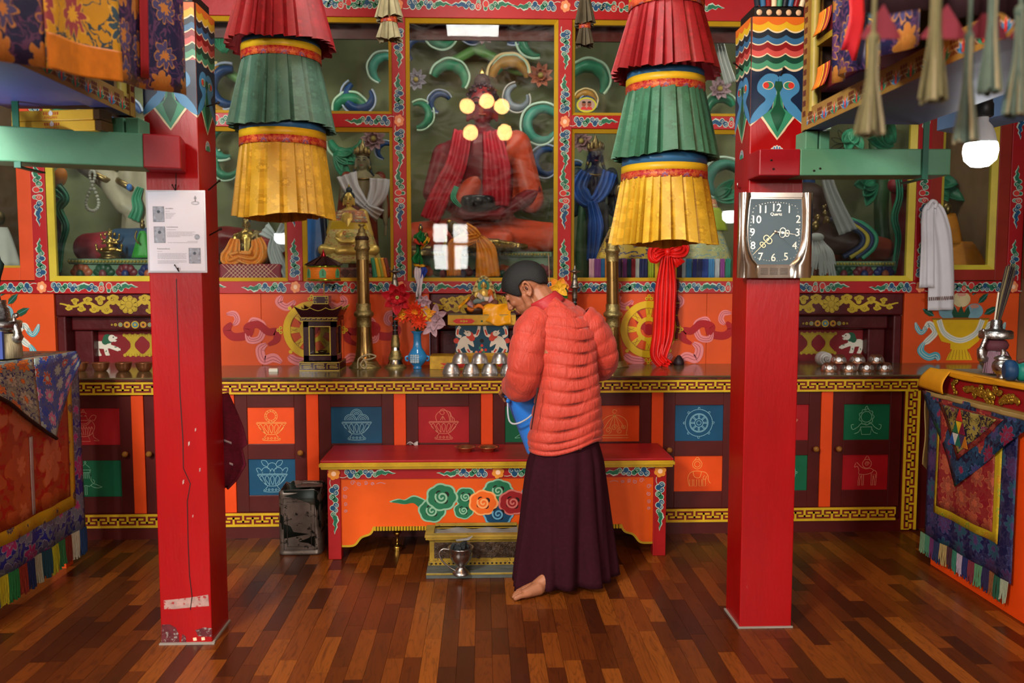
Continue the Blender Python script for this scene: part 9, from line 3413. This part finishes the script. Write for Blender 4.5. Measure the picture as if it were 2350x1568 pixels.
# hands: palm, thumb from its side, four bent fingers closing on the pail rim
def hand_prims(w_, d, dn, s):
 d, dn = Vector(d).normalized(), Vector(dn).normalized()
 sd = d.cross(dn).normalized() * s
 out = [('c', w_, w_ + d * .04, .026, .030), ('c', w_ + d * .035 - sd * .018, w_ + d * .085 - sd * .026, .02, .014), ('c', w_ + d * .035 + sd * .018, w_ + d * .085 + sd * .026, .02, .014), ('c', w_ + d * .03, w_ + d * .085, .02, .015)]
 for j, (o, L_) in enumerate(((.030, .036), (.010, .041), (-.010, .039), (-.028, .030))):
  a = w_ + d * .085 + sd * o
  b_ = a + d * L_ * .8 + dn * .012
  c_ = b_ + d * .010 + dn * L_ * .7
  e_ = c_ - d * .012 + dn * L_ * .45
  out += [('c', a, b_, .0098, .009), ('c', b_, c_, .009, .0082), ('c', c_, e_, .0082, .0075)]
 a = w_ + d * .03 + sd * .03
 out += [('c', a, a + d * .028 + sd * .02 + dn * .012, .012, .010), ('c', a + d * .028 + sd * .02 + dn * .012, a + d * .05 + sd * .012 + dn * .03, .010, .008)]
 return out
prims += hand_prims(wrL, (-.1, .9, -.25), (.3, .1, -.95), 1) + hand_prims(wrR, (-.75, .6, -.2), (-.2, .1, -1), -1)
q = MB()
for pr in prims + prims_foot:
 if pr[0] == 'e':
  q.ell(pr[1], pr[2], SKN, R=pr[3] if len(pr) > 3 else None, nu=16, nv=12)
 else:
  q.capsule(pr[1], pr[2], pr[3], pr[4], SKN, n=12)
bod = q.build('body', man, remesh=.0036, smoothit=3)
# hair: close crop, a shell over the skull with a hairline
q = MB()
hv, hf = [], []
NU, NV = 40, 22
for i in range(NV + 1):
 ph = pi * .66 * i / NV
 for j in range(NU):
  th = 2 * pi * j / NU            # 0 = face side
  lim = 1.0
  # hairline: higher at the forehead, sideburn, low at the nape
  fz = interp([(0, .80), (.4, .80), (.68, .92), (.88, 1.0), (1.05, 1.26), (1.26, 1.30), (1.42, 1.04), (1.75, .98), (2.02, 1.12), (2.3, 1.36), (3.15, 1.48)], min(th, 2 * pi - th))
  p_ = min(ph, pi * .5 * fz * 1.02 + .0)
  p_ = ph * fz * .76
  k = 1.0 + .004 * sin(th * 13 + i)
  hv.append(HV(-.012 + .108 * k * sin(p_) * cos(th), .0865 * k * sin(p_) * sin(th), .026 + .0975 * k * cos(p_)))
for i in range(NV):
 for j in range(NU):
  a, b_ = i * NU + j, i * NU + (j + 1) % NU
  hf.append((a, a + NU, b_ + NU, b_))
q.add(hv, hf, HBK)
q.build('hair', man, solid=.012)
for s in (-1, 1):
 q = MB()
 q.tube(crom([HV(.097, s * .014, .033), HV(.092, s * .034, .041), HV(.078, s * .052, .034)], 5), [.0045] * 6 + [.003] * 5, HBK, 6, sq=.6)
 q.ell(HV(.089, s * .033, .010), (.011, .013, .0085), SKN, R=HR)
 q.tube(crom([HV(.098, s * .020, .004), HV(.097, s * .034, .002), HV(.088, s * .047, .005)], 5), .0022, HBK, 5)
 q.build('brow_and_eyelid', bod)
q = MB()
for s in (-1, 1):
 q.ell(HV(-.020, s * .0815, -.010), (.006, .003, .011), M('ear_hollow', '#4a2418', .6), R=HR)
q.build('ear_hollow', bod)
q = MB()
q.tube(crom([HV(.094, -.018, -.063), HV(.099, 0, -.062), HV(.094, .018, -.063)], 4), .0022, M('lip_line', '#5a2a22', .5), 5)
q.build('lip_line', bod)
# ---- down jacket
def jring(cx, y, rx, ry, dy, n=56, puff=0.0, ph=0.0):
 c_ = B(cx, y, dy)
 pm_ = F / (YM + dy)
 out = []
 for k in range(n):
  a = 2 * pi * k / n
  wob = 1 + .018 * sin(5 * a + ph) * (1 if puff else .3)
  ex = abs(cos(a)) ** .9 * (1 if cos(a) > 0 else -1)
  ey = abs(sin(a)) ** .9 * (1 if sin(a) > 0 else -1)
  out.append(c_ + Vector(((rx / pm_ + puff) * wob * ex, (ry / pm_ + puff) * wob * ey, .010 * sin(3 * a + ph * .5) * (1 if puff else 0))))
 return out
# torso outline: y -> (left px, right px, depth centre)
TL = [(684, 1262), (690, 1252), (700, 1240), (720, 1228), (738, 1216), (760, 1214), (800, 1222), (850, 1228), (900, 1226), (950, 1216), (990, 1209), (1028, 1214)]
TR = [(684, 1284), (690, 1298), (700, 1318), (715, 1342), (738, 1361), (760, 1367), (800, 1370), (850, 1373), (900, 1380), (950, 1384), (990, 1384), (1028, 1378)]
seams = [684, 704, 726, 750, 778, 806, 834, 862, 890, 918, 946, 974, 998, 1014, 1026]
rings = []
tilt = -10
for a, b_ in zip(seams, seams[1:]):
 m = 7 if b_ - a > 13 else 5
 for i in range(m):
  f = i / m
  y = a + (b_ - a) * f
  l_, r_ = interp(TL, y), interp(TR, y)
  pu = .0058 * sin(pi * f) ** .5 if a < 1012 else .006 * sin(pi * f)
  dd = interp([(684, .06), (700, .055), (760, .04), (850, .015), (1028, 0)], y)
  ry = interp([(684, 20), (690, 30), (704, 44), (724, 54), (760, 62), (850, 66), (950, 68), (1028, 64)], y)
  rings.append(jring((l_ + r_) / 2, y, (r_ - l_) / 2 - interp([(684, 5), (970, 5), (1000, 1), (1028, 1)], y), ry, dd, 60, pu, y * .02))
# slight drop of the hem to the left
for R_ in rings:
 for i, p_ in enumerate(R_):
  tt = max(0, min(1, (1.2 - p_.z) / .45))
  p_.z -= .030 * tt * max(-1, min(1, (B(1296, 1000).x - p_.x) / .16))
q = MB()
q.loft(list(reversed(rings)), JK, True, False, True)
jk = q.build('jacket', man, solid=.004)
# stand-up collar
q = MB()
cr = []
for i in range(6):
 f = i / 5
 ring = []
 for k in range(40):
  a = 2 * pi * k / 40
  c_ = B(1262, 704, .06).lerp(B(1243, 690, .07), f)
  d_ = Vector((.062 * cos(a), .070 * sin(a), 0))
  # tilt forward with the neck: front (left) lower
  d_.z = .52 * d_.x + .0
  ring.append(c_ + d_ * (1.08 - .10 * f + .03 * sin(pi * f)) + Vector((0, 0, .012 * f)))
 cr.append(ring)
q.loft(cr, M('jacket_collar', '#a3262a', .5, var=.14, bump=.4, bscale=22), True, False, True)
q.build('collar', jk, solid=.008)
def sleeve(path, rad, nm, nb):
 pts = crom(path, 14)
 N = len(pts)
 q = MB()
 rr_ = []
 for i in range(N):
  v = i / (N - 1)
  r_ = interp(rad, v)
  f = (v * nb) % 1
  rr_.append(r_ + .0062 * sin(pi * f) ** .5 - .002)
 rings = []
 a = Vector((0, 1, .2))
 for i, p_ in enumerate(pts):
  t_ = (pts[min(i + 1, N - 1)] - pts[max(i - 1, 0)]).normalized()
  b_ = t_.cross(a).normalized()
  a2 = b_.cross(t_).normalized()
  a = a2
  rings.append([p_ + (b_ * cos(2 * pi * k / 28) + a2 * sin(2 * pi * k / 28)) * rr_[i] * (1 + .03 * sin(4 * 2 * pi * k / 28 + i * .3)) for k in range(28)])
 q.loft(rings, JK, True, False, True)
 return q.build(nm, jk, solid=.004)
sleeve([B(1246, 728, .02), B(1222, 755, -.01), B(1211, 800, -.035), B(1203, 850, -.04), B(1196, 884, .0), B(1182, 886, .09), B(1172, 884, .15)], [(0, .062), (.2, .078), (.5, .077), (.72, .070), (1, .042)], 'sleeve', 8)
sleeve([B(1330, 730, .05), B(1352, 752, .05), B(1376, 790, .055), B(1387, 824, .08), B(1378, 846, .15), B(1356, 856, .24)], [(0, .066), (.2, .078), (.5, .066), (.75, .058), (1, .042)], 'sleeve', 8)
# dark pocket slit at the flank
q = MB()
q.grid(lambda u, v: B(1232 - 14 * v + (5 - 3 * v) * u, 890 + 96 * v, -.128 - .006 * sin(v * 3)), 2, 14, JKI)
q.build('pocket_slit', jk, solid=.003)
# ---- long robe: wrapped skirt with folds
SL = [(1005, 1224), (1035, 1218), (1060, 1209), (1120, 1200), (1200, 1190), (1280, 1180), (1335, 1175)]
SR2 = [(1005, 1370), (1035, 1379), (1060, 1385), (1120, 1391), (1200, 1398), (1280, 1406), (1335, 1411)]
rings = []
n = 120
for i in range(26):
 f = i / 25
 ring = []
 for k in range(n):
  a = 2 * pi * k / n
  # hem: near left lowest, far right higher
  yb = 1322 + 12 * (-sin(a)) - 10 * cos(a) + 9 * sin(a * 2 + 2.0)
  y = 1008 + (yb - 1008) * f
  l_, r_ = interp(SL, y), interp(SR2, y)
  c_ = B((l_ + r_) / 2, y, 0)
  pm_ = F / YM
  rx, ry = (r_ - l_) / 2 / pm_, interp([(1008, 54), (1040, 62), (1100, 70), (1335, 80)], y) / pm_
  fold = (.010 + .026 * f) * (.55 * sin(7 * a + 1.3 * f) + .35 * sin(12 * a + .6) + .25 * sin(17 * a + f * 2)) * (.4 + .6 * f)
  # one deep fold at the back right and one on the near left
  fold -= .030 * f ** .6 * math.exp(-((a - 5.55) / .09) ** 2) + .024 * math.exp(-((a - 4.35 - .15 * f) / .07) ** 2) * (.3 + f * .7)
  ring.append(Vector((c_.x + (rx + fold) * cos(a), c_.y + (ry + fold) * sin(a), c_.z)))
 rings.append(ring)
q = MB()
q.loft(rings, SKT, True, False, True)
q.build('robe', man, solid=.004)
# ---- the pail he carries
PB = NT('pail_blue_plastic')
PB.b.inputs['Base Color'].default_value = lin('#2f84e6')
PB.b.inputs['Roughness'].default_value = .42
PB = PB.m
pt_, pb_ = B(1212, 896, .26), B(1242, 1036, .24)
t = thing('blue_pail', 'blue plastic pail with white handle in the man\'s hands', 'pail', pb_)
ax = (pt_ - pb_).normalized()
Rp = ax.to_track_quat('Z', 'Y').to_matrix()
Lp = (pt_ - pb_).length
q = MB()
q.lathe([(.001, .012), (.062, .012), (.063, 0), (.068, .002), (.071, .012), (.112, Lp - .03), (.114, Lp - .012), (.122, Lp - .010), (.122, Lp), (.112, Lp), (.108, Lp - .03), (.066, .016), (.001, .015)], pb_, PB, 40, Rp)
q.build('shell', t)
q = MB()
hm_ = M('handle_white', '#b8bcc4', .45)
e1, e2 = pb_ + Rp @ Vector((-.115, .02, Lp * .98)), pb_ + Rp @ Vector((.115, .02, Lp * .98))
mid = [B(1166, 952, .165), B(1172, 970, .14), B(1188, 972, .12), B(1214, 958, .10)]
q.tube(crom([B(1165, 915, .20)] + mid + [B(1240, 930, .10)], 6), .0045, hm_, 8)
q.build('handle', t)
q = MB()
q.lathe([(.010, 0), (.010, .012), (.001, .014)], B(1166, 920, .18), PB, 12, RX(pi / 2))
q.build('handle_lug', t)
